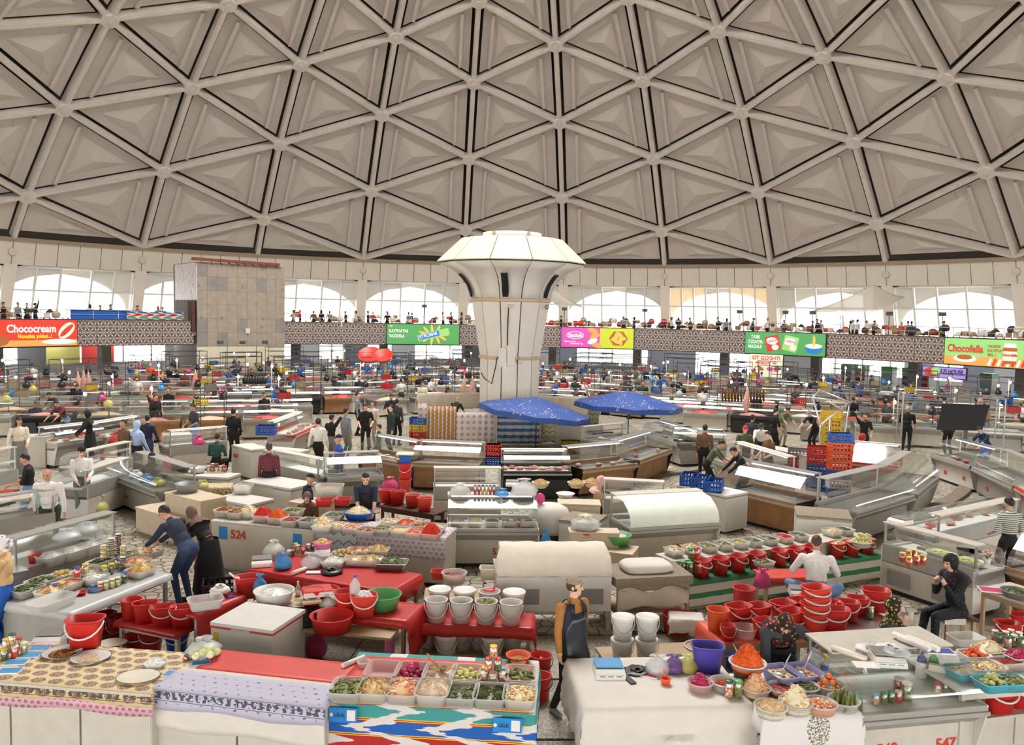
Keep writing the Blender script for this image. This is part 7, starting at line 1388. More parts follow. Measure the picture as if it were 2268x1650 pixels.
wavecloth(at(925,955,0),at(1060,950,0),.9,1.6,'cream_cloth','cream partition sheet behind the orange curtain',amp=.02); wavecloth(at(1190,950,0),at(1300,950,0),.6,1.45,'cream_cloth','cream partition sheet behind the umbrellas',amp=.02)
m_,b_ = newmat('umbrella_blue'); f = b_.vor(b_.co(),9); b_.put(b_.bsdf.inputs['Base Color'],b_.mix(b_.math('MULTIPLY',b_.lt(f,.25),b_.gt(b_.noise(b_.co(),2.2),.5)),b_.mix(b_.noise(b_.co(),3),lin((30,66,140)),lin((44,76,140))),lin((196,180,160)))); b_.bsdf.inputs['Roughness'].default_value = .6
def umbrella(px,pybase,top_px,half,label,tiltx=0.0,tilty=0.0):
 p = at(px,pybase,.0); ztop = at_y(px,top_px,p.y).z; t = thing('market_umbrella',label,'umbrella',p); MB().bar((0,0,0),(0,0,ztop),.025,8).build('pole','steel_dark',t); MB().lathe([(.25,0),(.25,.1),(.06,.16)],12).build('base','concrete',t)
 N = 8; R = []
 for q,dz in ((.02,0),(.33,-.14),(.66,-.33),(1.0,-.52),(1.01,-.68)):
  R.append([((half*q*math.cos(a)*(1-.05*(i % 2)*(q > .5))),half*q*math.sin(a)*(1-.05*(i % 2)*(q > .5)),dz+.05*(i % 2)*q*(q > .5)*(dz > -.6)) for i,a in enumerate([2*math.pi*j/(2*N) for j in range(2*N)])])
 o = MB().rings(R,True,False,smooth=False).build('canopy','umbrella_blue',t); o.location = (0,0,ztop); o.rotation_euler = (tiltx,tilty,0)
 for j in range(N): a = 2*math.pi*j/N; MB().bar((0,0,-.05),(half*.97*math.cos(a),half*.97*math.sin(a),-.53),.01,4).build('rib','steel_dark',o)
umbrella(1186,1000,879,2.05,'speckled blue market umbrella nearest the column',0,rad(7)); umbrella(1390,985,866,2.1,'speckled blue market umbrella past the column',0,rad(2))
MB().bar((0,0,0),(0,0,1.9),.03).build('wooden_pole','ply',label='wooden pole under the first umbrella',cat='pole',loc=at(1196,1000,0))
# folding steel frame over the crates
t = thing('steel_canopy_frame','bare white pipe frame behind the crate towers','frame',at(1812,1060,0)); Z = 1.95
for a,b in (((0,0,0),(0,0,1.7)),((0,0,1.7),(1.5,1.5,2.3)),((.25,.1,0),(.5,.5,1.85)),((1.5,1.5,2.3),(1.2,1.3,.6)),((.3,1.6,2.4),(1.5,1.5,2.3)),((0,0,1.7),(.3,1.6,2.4)),((.6,1.0,2.35),(1.0,.9,2.1)),((.3,1.6,2.4),(.8,2.4,2.6)),((.8,2.4,2.6),(1.5,1.5,2.3))): MB().bar(a,b,.03,6).build('pipe','rail_steel',t)
# ================================================================ FAR STALLS
def hd(x,y,h=1.72): p = at(x,y,h); return Vector((p.x,p.y,0))
SEEN = []
ROWW = ['first','second','third','fourth','fifth','sixth','seventh','eighth','ninth','tenth','last']
def lm(x,w='below'): return w+' the '+('red sign' if x < 300 else 'stone tower' if x < 640 else 'splash sign' if x < 1060 else 'pastry sign' if x < 1500 else 'noodle sign' if x < 1880 else 'hazelnut sign')
COLW = {'white': 'white','grey': 'steel edged','steel': 'grey steel','dark': 'black','wood': 'wood fronted'}
def far_case(p,rz,k,FAR):
 st = ['white','grey','white','steel','white','dark','wood'][k % 7]; o = loc2(p,rz,-.95,0); case(o,1.9,rz,COLW[st]+' glass counter '+FAR,st,None,k % 5 == 0,1.0,'far meat counters',False,None,hi=1.25,lite=True)
 r = rnd.random()
 if r < .75: link('meat_heap',heapmesh('slice',['meat','chicken','paprika'][k % 3 if k % 5 else 2],.6,.25,.14,.5,60,k % 3),None,None,'row of meat '+FAR,'food','meat in far counters','stuff',loc2(o,rz,.9,.42,.77),rz)
 if r > .72: lamp_post(loc2(o,rz,rnd.uniform(.3,1.6),.92),rnd.choice((1.9,2.1,2.3)),'bare bulb pole lamp '+FAR,rz,'bare bulb lamps','steel_dark' if k % 2 else 'pl_cream')
 if k % 2: q = rnd.randrange(8); z = loc2(o,rz,rnd.uniform(.2,1.6),.8,1.28); bc = ['black','blue','black','pink','black','clear','yellow','black'][q]; tag(bag(z,bc+' plastic bag on a counter '+FAR,['pl_black','bag_blue','pl_black','bag_pink','pl_black','bag_clear','bag_yellow','pl_black'][q],.16,.32,name='carrier_bag'),group='bags on far counters')
 if k % 3 == 1: cc = rnd.choice(('pl_red','pl_blue','pl_yellow','ply','pl_grey')); crate(loc2(o,rz,rnd.uniform(.4,1.5),.8,1.28),{'ply': 'brown'}.get(cc,cc[3:])+' crate on a counter '+FAR,.5,.35,.25,cc,rz,'crates on far counters')
 if k % 2 == 0: q = rnd.randrange(6); person('vendor in %s ' % ['black','navy','charcoal','white','blue','burgundy'][q]+FAR,rnd.choice(('stand','stand2','lean','cross','facehand')),loc2(o,rz,rnd.uniform(.4,1.5),1.35),rz+rnd.uniform(-.8,.8),['black','navy','charcoal','white','blue','burgundy'][q],'black','tan',rnd.choice(('short','cap')),'hair_black','black',rnd.uniform(.95,1.02),(),'vendors in the far rows')
def prj(p):
 d = Vector(p)-CAM_POS; z = d.dot(_F); return (1134+CAM_F*d.dot(_R)/z,825-CAM_F*d.dot(_U)/z)
k = 0; RING = 0; TAKEN = [loc2(o,rz,w/2,.5) for o,w,rz in list(CO.values())+list(BO.values())]
for r,out in ((7.4,0),(10.2,1),(11.5,0),(14.3,1),(15.6,0),(18.4,1),(19.7,0),(22.5,1),(23.8,0),(26.6,1),(27.9,0)):
 n = int(2*math.pi*r/2.15); RING += 1
 for i in range(n):
  a = 2*math.pi*(i+.3*(r % 3))/n; p = pol(r,a); x,y = prj(p)
  sd = abs(a if a < math.pi else a-2*math.pi) > rad(52); sg = 1 if p.x > 0 else -1
  if not (-60 < x < 2330) or y > (1003 if sd and x > 1720 else 985) or p.y < -9.5 or (sd and not out): continue
  if any(abs(x-X) < 75 and abs(y-Y) < 26 for X,Y in ((1110,940),(1390,950),(1200,950),(960,945))) or (640 < x < 770 and y > 955) or (1500 < x < 1720 and y > 960): continue
  if TOW[0]-.1 < a < TOW[1]+.1 and r > 27 or any((p-q).length < 1.75 for q in TAKEN) or rnd.random() < .06: continue
  FAR = 'in the %s far row, %s' % (ROWW[RING-1],lm(x))
  if sd:
   for e in (-1,1): far_case(p+Vector((e*.98,-e*.34*sg,0)),-.34*sg,k,FAR); k += 1
  else: far_case(p,-a+(0 if out == 0 else math.pi),k,FAR); k += 1
  if k % 3 == 0: pole_rack(loc2(pol(r+.55,a),-a,-1.2,0),2.4,.8,rnd.choice((2.1,2.3,2.5)),-a,'bare pipe rack '+FAR,hooks=5 if k % 2 else 0,group='pipe racks')
# hanging carcasses
M('carcass',(226,168,146),.5,var=.25,scale=6)
def carcass(x,y,h,label,s=1.0):
 p = at_y(x,y,hd(x,y+60,0).y) if 0 else at(x,y,h); t = thing('hanging_carcass',label,'meat',p); t.scale = (s,)*3
 MB().rings([[(.12*q*math.cos(a)+sx,.09*q*math.sin(a),z) for a in [6.283*j/10 for j in range(10)]] for z,q,sx in ((0,.12,0),(-.2,.5,.02),(-.45,1,0),(-.8,1.15,-.03),(-1.05,.8,0),(-1.15,.3,0))]).build('flesh','carcass',t); MB().tube([(0,0,.15),(0,0,0)],.012).build('hook','steel',t)
for i,(x,y) in enumerate(((172,822),(184,820),(195,822),(432,818),(1193,795),(1028,830),(1046,832),(2172,868),(1655,855))): carcass(x,y,2.1,['hanging lamb carcass, first of three','hanging lamb carcass, middle of three','hanging lamb carcass, last of three','hanging carcass before the stone tower','red carcass hanging beside the column','pale carcass beside the column, first','pale carcass beside the column, second','dark red carcass on the pipe frame','carcass on the sausage rack'][i])
for i in range(14): p = at(1600+7*i,862,1.9); MB().tube([p,p+Vector((0,0,-.25)),p+Vector((.03,0,-.55))],.045,6).build('sausage','rust_dark',label='dark sausage hanging on the rack below the horse meat banner',cat='sausage',group='sausages on the rack')
pole_rack(hd(1596,855,1.95),3.2,.5,1.95,0,'rack of dark sausages below the horse meat banner')
t = pole_rack(hd(2000,890,2.0),3.4,1.2,2.3,-.3,'large grey pipe frame with hooks past the crates','steel',.03,2,8); o,w,rz = fr(2078,952,2150,950,1.2); MB().prism([(0,0,0),(1.6,0,0),(2.0,.3,.9),(.3,.3,.9)],(0,.03,0)).build('dark_board','carpet' if 0 else 'black_panel',label='dark tilted board on the counter under the pipe frame',cat='board',loc=at(2075,952,1.2))
for x,y,l in ((820,795,'large red basin hung on the rack'),(850,797,'smaller red basin hung on the rack')): o = round_tub(at(x,y,2.1),l,.72 if x < 840 else .58,.4,'pl_red2',name='red_basin',taper=.6); o.rotation_euler = (rad(38),0,0)
for i in range(8): p = at(543+6*i,850,1.3); tag(bag(p,'black bag hanging in the row before the stone tower','pl_black',.14,.45,name='black_bag'),group='black bags before the tower')
# ---------------------------------------------------------------- people by head position: x y pose turn shirt trousers hair hair-colour label
PP = [(41,926,'nr_woman2',40,'cream','greyp','bob','hair_black','woman in cream jacket and grey skirt at the frame edge',1),(76,889,'seated',60,'navy','black','cap','olive','man in navy sitting by a lamp, olive cap',0),(139,890,'lean',-20,'burgundy','denim','short','hair_black','man in burgundy shirt leaning over a counter',0),(199,911,'push',-60,'black','black','hood','cl_black','woman in black robe pushing a stroller',1),(274,931,'stand',-30,'brown','black','short','hair_black','man in brown jacket beside the pram',0),(303,932,'walk',150,'ltblue','black','hood','cl_ltblue','woman in light blue hood walking away',1),(327,919,'walk',170,'navy','denimdk','short','hair_black','teenager in dark shirt walking away',0),(231,871,'lean',10,'charcoal','black','short','hair_black','man in dark track jacket behind the counter',0),(168,847,'stand',-10,'black','black','short','hair_black','man in black near the lamb carcasses',0),(10,807,'stand',170,'black','black','short','hair_black','dark figure standing at the far frame edge',0),
 (62,1006,'nr_phone',-65,'black','denim','short','hair_black','man in black T-shirt looking at his phone',0),(109,1036,'nr_bald',15,'cl_check','dgreen','bald','hair_grey','bald man in white checked shirt',0),(180,990,'nr_cook',35,'white','greyp','skullcap','black','man in white tunic and black skullcap',0),(336,1007,'seated',200,'black','black','hood','cl_black','seated figure in black hood with backpack',0),(430,895,'stand2',-40,'charcoal','royal','short','hair_black','butcher in blue apron',0),(479,963,'seated',180,'teal','black','short','hair_black','man in teal sweater with his back turned',0),(517,906,'stand',180,'black','black','short','hair_black','man in black behind the bread shelf',0),(596,983,'stand',190,'burgundy','black','short','hair_brown','woman in burgundy dress seen from behind',1),(705,926,'walk',175,'white','black','bun','hair_black','woman in white top walking away along the aisle',0),(734,919,'facehand',150,'black','greyp','short','hair_black','man in black T-shirt scratching his head',0),(766,905,'stand',140,'grey','greyp','short','hair_black','man in grey shirt beside the white top',0),(810,895,'stand2',10,'black','black','short','hair_black','young man in black holding flowers',0),(826,889,'stand',-20,'cream','khaki','short','hair_black','bearded man in cream sweater',0),(867,898,'stand',-60,'dgreen','charcoal','short','hair_black','man in dark green jacket by the stall',0),(879,885,'stand',160,'charcoal','black','short','hair_black','man in charcoal jacket behind the green jacket',0),(840,923,'stand',-80,'teal','black','short','hair_black','boy in teal sweater',0),(751,965,'stand',-60,'blue','denimdk','cap','black','worker in blue and orange vest with cap',0),(677,1053,'seated',120,'navy','black','cap','black','man in navy shirt and cap sitting',0),
 (866,873,'stand2',20,'navy','black','short','hair_black','man in navy vest among the counters',0),(792,870,'stand',90,'grey','black','short','hair_black','man in grey top before bright counters',0),(796,834,'stand',0,'navy','black','short','hair_black','man in navy vest under the red basins',0),(930,829,'stand',20,'black','black','cap','navy','man in navy cap at the counters',0),(936,846,'stand',0,'cream','black','cap','charcoal','man in pale apron and cap',0),(991,860,'facehand',70,'black','black','cap','black','man in black cap on the telephone',0),(1040,817,'stand',0,'black','black','short','hair_black','man in black beside the column',0),(1008,884,'lean',160,'dgreen','black','bald','hair_grey','bald man in green behind the curtain',0),
 (1274,836,'stand',150,'dgreen','black','short','hair_black','man in dark green past the column',0),(1293,842,'stand2',30,'white','black','cap','dgreen','worker in green cap and white coat',0),(1276,861,'stand',60,'teal','black','short','hair_black','man in teal behind the umbrella',0),(1320,868,'stand',-20,'black','black','short','hair_black','man in black between the umbrellas',0),(1350,824,'stand2',-30,'grey','black','short','hair_black','man in grey at a far counter',0),(1369,817,'lean',0,'navy','black','short','hair_black','man in navy bending at a far counter',0),(1424,845,'belly',0,'dgreen','black','short','hair_black','stout man in grey green shirt',0),(1412,819,'stand',0,'olive','black','short','hair_black','man in olive jacket sitting far away',0),(1430,815,'stand',20,'navy','black','short','hair_black','man in navy polo at the far row',0),(1450,805,'stand2',0,'white','black','short','hair_black','man in white T-shirt at the far row',0),(1464,822,'lean',-60,'black','brown','short','hair_black','man in black leaning in the far row',0),(1509,848,'stand',180,'black','black','short','hair_black','man in black pullover seen from behind',0),(1556,859,'stand',160,'cream','black','short','hair_black','man in pale shirt beside the sausages',0),(1565,826,'stand',170,'charcoal','black','short','hair_black','woman in dark coat by the entrance',1),(1606,803,'stand',180,'white','black','short','hair_black','person in white at the bright entrance',0),(1759,822,'belly',0,'black','black','bald','hair_grey','stout man in black beyond the banner',0),(1795,839,'stand2',60,'navy','black','cap','black','man in navy cap behind rails',0),(1891,880,'stand2',185,'black','black','short','hair_black','man in black T-shirt seen from behind at the counters',0),(1716,906,'stand2',110,'black','black','short','hair_black','man in black sweater talking',0),(1735,905,'lean',20,'green','khaki','short','hair_black','man in green polo leaning on the case',0),(1803,913,'lean',-60,'black','black','cap','grey','man in grey cap reaching down',0),(1667,920,'stand',150,'charcoal','black','short','hair_black','blurred dark figure before the lit case',0),(1562,942,'stand',170,'brown','black','short','hair_black','man in brown T-shirt seen from behind',0),(1576,979,'lean',70,'olive','black','short','hair_black','man in olive shirt bending over the fish case',0),(1650,943,'stand2',0,'olive','black','cap','red','figure in camouflage and red cap',0),(1687,940,'lean',-20,'white','navy','cap','dgreen','man in white T-shirt and camouflage cap',0),(1704,956,'stand2',-70,'brown','black','short','hair_black','man in brown shirt and dark trousers',0),(1646,997,'leanlong',-80,'black','black','short','hair_black','man in black and red jacket bending',0),
 (1916,916,'facehand',-10,'black','black','short','hair_black','man in black resting his head on his hand',0),(2011,901,'belly',150,'black','black','short','hair_grey','grey haired stout man in black',0),(2104,908,'stand',180,'charcoal','black','short','hair_black','man behind the dark tilted board',0),(2184,949,'lean',-70,'navy','navy','short','hair_black','butcher in bright blue apron',2),(1903,962,'seated',80,'blue','teal','hood','cl_red','woman in blue with red scarf',0),(2018,850,'stand',0,'charcoal','black','short','hair_black','man among far pipe frames',0),(2069,874,'stand2',20,'navy','black','short','hair_black','man in navy under the pipe frame',0),(2262,896,'lean',-30,'charcoal','black','short','hair_black','man in charcoal at the far frame edge',0),(1931,831,'stand',90,'black','black','short','hair_black','dark figure by the fridges',0),(2240,1104,'stand2',185,'cl_stripe','black','short','hair_black','man in green striped shirt seen from behind',3),(372,811,'stand',0,'black','black','short','hair_black','man in black before the dark doorway',0),(395,822,'lean',0,'navy','black','short','hair_black','man bending before the dark doorway',0),(333,805,'stand',10,'orange','black','bald','hair_grey','man in bright orange shirt',0),(344,875,'stand',60,'black','black','short','hair_black','man peering over a meat counter',0),(564,826,'stand2',0,'black','black','short','hair_black','man in black before the stone tower',0),(614,846,'leanlong',30,'blue','black','short','hair_black','man in bright blue track jacket bending',0)]
for x,y,ps,a,sh,tr,hr,hc,lb,ex in PP:
 h = {'seated': 1.30,'lean': 1.52,'leanlong': 1.5}.get(ps,1.72); e = {1: (skirt('cl_'+tr,.1,.27),),2: (apron('cl_royal'),)}.get(ex,())
 person(lb,ps,hd(x,y,h),rad(a),sh,tr,'tan' if x % 3 else 'light',hr,hc,'black',1.0 if 'boy' not in lb else .85,e)
# stroller
t = thing('stroller','black stroller with red hood pushed by the woman in black','stroller',at(178,1020,0),rad(-60)); MB().tube([(-.25,.5,1.0),(-.25,0,.5),(-.25,-.45,.1)],.02).build('frame','steel_dark',t); MB().tube([(.25,.5,1.0),(.25,0,.5),(.25,-.45,.1)],.02).build('frame','steel_dark',t); MB().box(-.22,.22,-.3,.25,.42,.5).box(-.22,.22,.15,.25,.45,.9).build('seat','cl_black',t)
sub_ball(.25,.3,.28,lambda p: p.z > .02,c=(0,0,0)).build('hood','cl_red',t).location = (0,.1,.8); sub_ball(.2,.05,.15,lambda p: 1).build('blanket','cl_white',t).location = (0,-.1,.6)
for x in (-.26,.26):
 for y in (-.42,.3): MB().lathe([(.13,-.02),(.13,.02)],16).build('wheel','black_panel',t).matrix_local = Matrix.Translation((x,y,.13)) @ Matrix.Rotation(rad(90),4,'Y')
# ================================================================ UNDER THE GALLERY
M('shop_white',(204,202,200),.7,var=.06); M('shop_grey',(150,152,158),.7,var=.08); M('dark_door',(52,52,54),.7,var=.1); M('added_tube_lamp',(240,246,255),emit=45)
lw = link('wall_lower',None,kind='structure',label='shop fronts and glazed openings under the gallery'); me = MB().box(-.3,.3,-.3,.3,0,3.2).mesh('pillar')
for i in range(-15,16): a = mer(i); link('pillar',me,'concrete',lw,loc=pol(32.2,a),rz=-a)
hw = 39*math.tan(rad(1.5)); wall_m = MB().box(-hw,hw,39,39.2,0,3.2).mesh('wall_panel'); low_m = MB().box(-hw,hw,39,39.2,0,1.0).box(-hw,hw,39,39.2,2.7,3.2).mesh('window_wall'); door_m = MB().box(-hw,-hw+.25,39,39.2,0,3.2).box(hw-.25,hw,39,39.2,0,3.2).box(-hw,hw,39.6,39.8,0,3.2).mesh('doorway'); pane_m = MB().box(-hw,hw,39.08,39.1,1.0,2.7).mesh('pane'); bar_m = MB().box(-.05,.05,39.02,39.15,1.0,2.7).mesh('glazing_bar')
for j in range(-30,31):
 a = rad(3*j+1.5); x = prj(pol(30.5,a,1))[0] if abs(a) < 1.4 else 0; q = rnd.random()
 if 1470 < x < 1640: continue
 if q < .5: link('window_wall',low_m,'shop_white',lw,rz=-a); link('pane',pane_m,'pane_half',lw,rz=-a); link('glazing_bar',bar_m,'frame_white',lw,rz=-a)
 elif q < .58: link('doorway',door_m,'dark_door' if q < .53 else 'shop_grey',lw,rz=-a)
 else: setmat(link('wall_panel',wall_m,None,lw,rz=-a),['shop_white' if q < .85 else 'shop_grey'])
for x,y,c,l in ((217,790,'red_vinyl2','bright red curtain over a shop opening'),(140,792,'bag_yellow','pale yellow blind over a shop opening')): p = at_ring(x,y,37); MB().box(-1.1,1.1,-.03,.03,1.1,3.1).build('shop_curtain',c,label=l,cat='curtain',loc=(p.x,p.y,0),rz=-ang(p))
for x in (60,130,250,365,640,735,860,960,1210,1315,1420,1500,1660,1840,1930,2080,2200): p = at_ring(x,790,36); MB().box(-.6,.6,-.05,.05,3.0,3.08).build('added_tube_lamp','added_tube_lamp',label='added white tube lamp brightening the shops under the gallery',cat='lamp',group='added tube lamps under the gallery',loc=(p.x,p.y,0),rz=-ang(p))  # tube lamps added to brighten the dark shop fronts
for i,x in enumerate((1878,1908,1968,2015,2050,2190)):
 p = at_ring(x,840,33.5); t = thing('drinks_fridge','upright drinks fridge with green header under the gallery','fridge',Vector((p.x,p.y,0)),-ang(p),'drinks fridges'); MB().box(-.38,.38,-.3,.35,0,1.75).build('cabinet','white_enamel',t); MB().box(-.33,.33,-.32,-.3,.25,1.65).build('door','case_grey',t); MB().box(-.38,.38,-.34,.35,1.75,2.05).build('header','pl_green',t)
 for z in (.5,.9,1.3): MB().box(-.3,.3,-.33,-.322,z,z+.2).build('bottles_row',['pl_blue','pl_red','pl_turq'][i % 3],t)
# ================================================================ SIGNS ON THE PARAPET
for n_,c_ in (('sg_red',(214,62,44)),('sg_green',(86,158,92)),('sg_pink',(206,84,170)),('sg_lime',(198,206,50)),('sg_cream',(232,224,196)),('sg_blue',(36,120,200)),('sg_gold',(238,190,84)),('sg_brown',(170,96,50)),('sg_white',(242,240,236)),('sg_violet',(160,140,220)),('sg_red2',(204,60,52)),('sg_bun',(222,160,84)),('sg_lgreen',(150,206,120)),('sg_yellow',(250,220,60))): M(n_,c_,.5,var=.04,emit=.25)  # printed colours also glow faintly, brightness put into the material itself
def sign(x0,x1,label,base,r=30.36,z0=2.58,z1=4.2,name='advertising_sign'):
 a,b = at_ring(x0,740,r),at_ring(x1,740,r); a.z = b.z = 0; d = b-a; t = thing(name,label,'sign',Vector((a.x,a.y,z0)),math.atan2(d.y,d.x)); w = d.length; h = z1-z0; MB().box(0,w,0,.1,0,h).build('frame','dark_door',t); MB().box(.05,w-.05,-.02,.0,.05,h-.05).build('board',base,t); return t,w,h
def ell(t,x,z,rx,rz_,m,y=-.03,tilt=0.0,n=20,nm='printed_shape'): o = MB().prism([(rx*math.cos(6.283*j/n),0,rz_*math.sin(6.283*j/n)) for j in range(n)],(0,-.01,0)).build(nm,m,t); o.location = (x,y,z); o.rotation_euler = (0,tilt,0)
def rec(t,x0,x1,z0,z1,m,y=-.025,tilt=0.0): cx,cz = (x0+x1)/2,(z0+z1)/2; o = MB().box((x0-x1)/2,(x1-x0)/2,-.005,.005,(z0-z1)/2,(z1-z0)/2).build('printed_shape',m,t); o.location = (cx,y,cz); o.rotation_euler = (0,tilt,0)
def tx(t,s,x,z,size,m,bold=.01,tilt=0.0,al='LEFT',fit=None): return text(s,size,m,t,(x,-.045,z),(math.pi/2,tilt,0),bold,al,.004,fit=fit)
t,w,h = sign(-25,172,'red sign for chocolate cream spread on the gallery','sg_red'); rec(t,.05,w-.05,.05,.4,'sg_bun'); tx(t,'Chococream',w*.18,.86,.62,'sg_white',.016,fit=w*.55); tx(t,'Nonushta yulduzi...!',w*.3,.52,.34,'sg_yellow',.008,fit=w*.38); ell(t,w*.86,.95,.62,.36,'sg_cream',tilt=-.7); ell(t,w*.86,.95,.55,.15,'sg_red2',-.045,-.7); ell(t,w-1.2,.3,1.1,.16,'sg_white'); ell(t,.5,.4,.6,.3,'sg_brown',-.045)
t,w,h = sign(855,1018,'green sign with an orange splash and a wrapped bar','sg_green')
for i in range(11): a = i*.571; ell(t,w*.64+.7*math.cos(a),.8+.3*math.sin(a),.5,.1,'sg_gold',-.028,-a)
rec(t,w*.42,w*.86,.55,1.05,'sg_lgreen',-.04,-.25); rec(t,w*.44,w*.72,.55,.95,'sg_blue',-.047,-.25); tx(t,'STROBAR',w*.455,.48,.36,'sg_white',.006,-.25,fit=w*.25).location.y = -.06; tx(t,'KAYFIYATNI',.22,.93,.34,'sg_white',.006,fit=w*.25); tx(t,'YAXSHILA',.22,.55,.34,'sg_white',.006,fit=w*.21); ell(t,.38,1.4,.12,.07,'sg_gold')
t,w,h = sign(1242,1405,'pink and lime sign with pastries','sg_pink'); rec(t,w*.54,w-.05,.05,h-.05,'sg_lime'); ell(t,w*.2,.98,.68,.3,'sg_white',-.03); ell(t,w*.2,.98,.63,.26,'sg_pink',-.042); tx(t,'Sladok',w*.2,.84,.42,'sg_white',.012,0,'CENTER',w*.2).location.y = -.06; tx(t,"Quvnoq ta'm",.3,.45,.17,'sg_white',.003); tx(t,'"SLADOK" da',.75,.28,.17,'sg_white',.003)
for i,(x,z,a) in enumerate(((.44,1.35,.3),(.47,.95,-.4),(.44,.55,-.4),(.5,.25,.3))): ell(t,w*x,z,.4,.2,'sg_bun' if i != 2 else 'sg_white',-.045,a)
ell(t,w*.79,.8,.72,.62,'sg_brown',-.03,n=6)
for i in range(6): ell(t,w*.79+.3*math.cos(i*1.05),.8+.26*math.sin(i*1.05),.3,.15,'sg_gold',-.045-.002*i,i*.9)
t,w,h = sign(1650,1831,'green noodle sign with two packets and a bowl','sg_green')
for i,s in enumerate(("TA'MI","O'ZGACHA",'MAZALI!')): tx(t,s,w*.14,1.12-.34*i,.34,'sg_white',.006,0,'CENTER',w*[.11,.19,.17][i])
for x,c in ((.36,'sg_red2'),(.58,'sg_lgreen')): rec(t,w*x-.5,w*x+.5,.3,1.35,c,-.03,-.25 if x < .5 else .2); ell(t,w*x-.05,.98,.42,.25,'sg_white',-.045); tx(t,'LUNCH',w*x-.05,.9,.24,'sg_red2',.006,-.2 if x < .5 else .15,'CENTER').location.y = -.06; ell(t,w*x+.2,.55,.25,.2,'sg_cream',-.05)
ell(t,w*.86,.55,.6,.36,'sg_blue',-.035); ell(t,w*.86,.72,.58,.17,'sg_cream',-.05); ell(t,w*.86,1.05,.09,.4,'sg_gold',-.05)
t,w,h = sign(2093,2330,'pale sign for hazelnut cream with jars and checked cloth','sg_lgreen'); rec(t,.05,w-.05,.05,.55,'sg_bun'); tx(t,'Chocofella',.25,.8,.6,'sg_red2',.016,fit=w*.36); ell(t,1.4,.42,.75,.2,'sg_white'); ell(t,1.4,.5,.5,.14,'sg_brown',-.05)
for i,s in enumerate(('YAXSHI','KAYFIYAT','SIRI...!')): tx(t,s,2.8,1.12-.24*i,.22,'sg_brown',.004)
for i in range(8): rec(t,2.9+.28*i,3.04+.28*i,.08,.5,'sg_red2' if i % 2 else 'sg_white',-.035,.4)
rec(t,3.75,4.55,.25,1.2,'sg_cream',-.06); rec(t,3.82,4.48,1.2,1.38,'sg_white',-.06); rec(t,3.75,4.55,.25,.42,'sg_brown',-.07); rec(t,3.75,4.55,.95,1.15,'sg_brown',-.07); tx(t,'Chocofella',4.15,.68,.2,'sg_red2',.008,0,'CENTER').location.y = -.08
t,w,h = sign(1662,1738,'white banner for horse meat products with a horse head','sg_cream',27.5,1.15,2.75); tx(t,"OT GO'SHTI",w/2,1.2,.36,'sg_red2',.008,0,'CENTER',w*.82); tx(t,'MAHSULOTLARI',w/2,.93,.22,'sg_red2',.008,0,'CENTER',w*.6); ell(t,w*.22,.5,.35,.2,'sg_brown',tilt=-.9); ell(t,w*.33,.62,.28,.12,'sg_brown',tilt=.4); ell(t,w*.62,.6,.22,.13,'sg_pink'); ell(t,w*.83,.6,.25,.15,'sg_red2')
t,w,h = sign(2047,2146,'violet lit sign with a round emblem above the fridges','sg_violet',30.0,1.75,2.45); tx(t,'QAZI HOUSE',w*.33,.3,.36,'text_dark',.006,fit=w*.6); ell(t,.6,.35,.45,.28,'sg_red2',-.03); ell(t,.9,.42,.3,.2,'sg_lgreen',-.045)
# ================================================================ GALLERY STALLS AND VISITORS
ik_me = MB().box(-1.9,1.9,-.02,.02,0,.62).mesh('cloth'); p = pol(30.85,ang(at_ring(345,700,30.85)),4.1); setmat(link('railing_cloth',ik_me,None,None,'bright ikat cloth hung over the gallery railing','cloth',None,None,p,-ang(p)),['ikat']); p = pol(30.95,ang(at_ring(225,700,30.9)),4.15); setmat(link('railing_cloth',ik_me,None,None,'blue cloth hung on the gallery railing','cloth',None,None,p,-ang(p)),['cl_royal'])
GC = ['ply','pl_cream','rust','wood','ply','paper','rust_dark','beige_top','cl_charcoal','wood','pl_red']; gm = [MB().box(-.2,.2,-.16,.16,0,.3).mesh('carton'),MB().lathe([(.2,0),(.26,.1),(.25,.3),(.12,.42)],12).mesh('sack'),MB().lathe([(.26,0),(.2,.12),(.08,.22)],12).mesh('mound')]
for i in range(-24,25):
 a = rad(2.6*i+.7)
 if TOW[0]-.05 < a < TOW[1]+.05: continue
 r = 33.2+rnd.uniform(0,1.2); o = loc2(pol(r,a,3.4),-a,-.7,0); t = table(o,1.3,.8,.85,-a,'goods table on the upper gallery '+lm(prj(o)[0],'above'),'ply','ply',name='gallery_table',apron=False); t['group'] = 'gallery goods tables'
 for j in range(6 if i > -3 else 3): k = rnd.randrange(3); setmat(link(['carton','goods_sack','goods_mound'][k],gm[k],None,None,['carton','sack','mound'][k]+' of goods on a gallery table '+lm(prj(o)[0],'above'),'goods','goods on the gallery',None,loc2(o,-a,.1+.22*j,rnd.uniform(.2,.6),.85+(.28 if rnd.random() < .25 else 0)),rnd.uniform(0,3)),[rnd.choice(GC)])
VX = [8,40,60,200,222,245,305,350,360,650,665,695,712,730,766,788,815,826,858,905,912,982,1000,1022,1243,1381,1405,1488,1503,1530,1592,1610,1668,1700,1738,1800,1812,1818,1885,1900,1922,1936,1998,2012,2020,1890,2090]
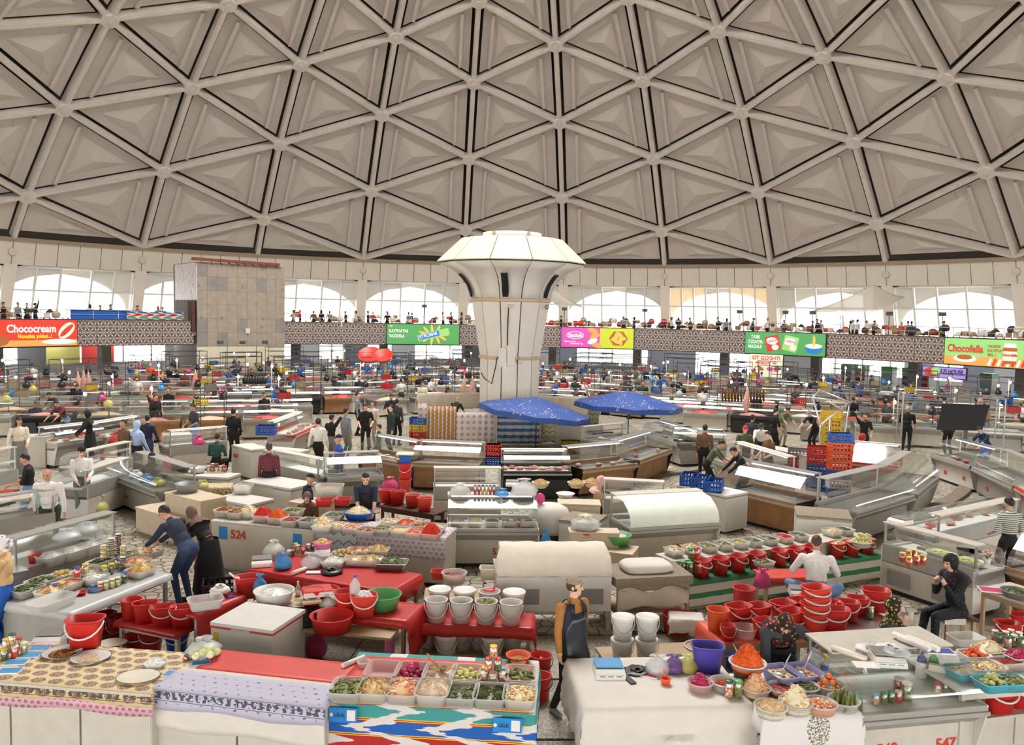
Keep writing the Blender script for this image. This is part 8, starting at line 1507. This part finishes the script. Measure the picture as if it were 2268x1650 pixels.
for i,x in enumerate(VX):
 p = at_ring(x,700,rnd.choice((31.7,32.2,35.5,36.5))); person('visitor in %s on the gallery ' % ['black','grey','charcoal','white','navy','brown'][i % 6]+lm(x,'above'),rnd.choice(('stand','stand2','cross')),Vector((p.x,p.y,3.4)),rnd.uniform(0,6.28),['black','grey','charcoal','white','navy','brown'][i % 6],'black','tan',rnd.choice(('short','short','bob','cap')),'hair_black','black',rnd.uniform(.93,1.02),(),'gallery visitors')
p = at_ring(78,690,33); person('visitor raising an arm on the upper gallery','armup',Vector((p.x,p.y,3.4)),rad(150),'black','black')
for i,x in enumerate((940,1250,1428,1638,1740,1800,1862,1970,2088)): p = at_ring(x,690,31.4); t = thing('gallery_lamp','floodlight on a thin post at the gallery railing','lamp',Vector((p.x,p.y,3.4)),0,'gallery floodlights'); MB().bar((0,0,0),(0,0,2.1),.03).build('post','steel_dark',t); MB().box(-.2,.2,-.08,.08,2.05,2.3).build('floodlight','steel_dark' if i != 6 else 'lamp_strip',t)
def sail(pts,label):
 P = [at_ring(x,y,r) for x,y,r in pts]; G = []
 for i in range(9): G.append([((P[0]*(1-i/8)+P[1]*(i/8))*(1-j/8)+(P[0]*(1-i/8)+P[2]*(i/8))*(j/8))-Vector((0,0,.35*math.sin(math.pi*i/8)*(.5+.5*math.sin(math.pi*j/8)))) for j in range(9)])
 solid(MB().sheet(G).build('canopy_sail','net_white',label=label,cat='canopy'),.01,0)
sail(((1935,630,40),(1785,692,37),(1945,690,34)),'white tent cloth peak stretched over the gallery, near side'); sail(((1935,630,40),(1945,690,34),(2005,658,43)),'white tent cloth peak stretched over the gallery, far side'); sail(((1225,640,36),(1220,668,33),(1305,684,36)),'white cloth stretched from the column top')
bpy.data.scenes.remove(TS)
# ---------------------------------------------------------------- labels: number what would otherwise read alike
from collections import defaultdict
bpy.context.view_layer.update(); D = defaultdict(list); ORD = ['first','second','third','fourth','fifth','sixth','seventh','eighth','ninth','tenth','eleventh','twelfth']
for o in bpy.data.objects:
 if o.parent is None and 'label' in o.keys() and 'category' in o.keys(): D[o['label']].append(o)
for lb,L in D.items():
 L.sort(key=lambda o: prj(o.matrix_world.translation)[0])
 if 1 < len(L) <= 12 and len(lb.split()) <= 13:
  for q,o in zip(ORD,L): o['label'] = '%s, %s from left' % (lb,q)
 elif len(L) > 1:
  for o in L:
   if 'group' not in o.keys(): o['group'] = lb
 for o in L: o['label'] = ' '.join(o['label'].split()[:16])
for n_ in list(MATS):
 if n_.startswith('sg_') or n_ in ('bulb','led_red','lamp_strip'): MATS[n_].cycles.emission_sampling = 'NONE'
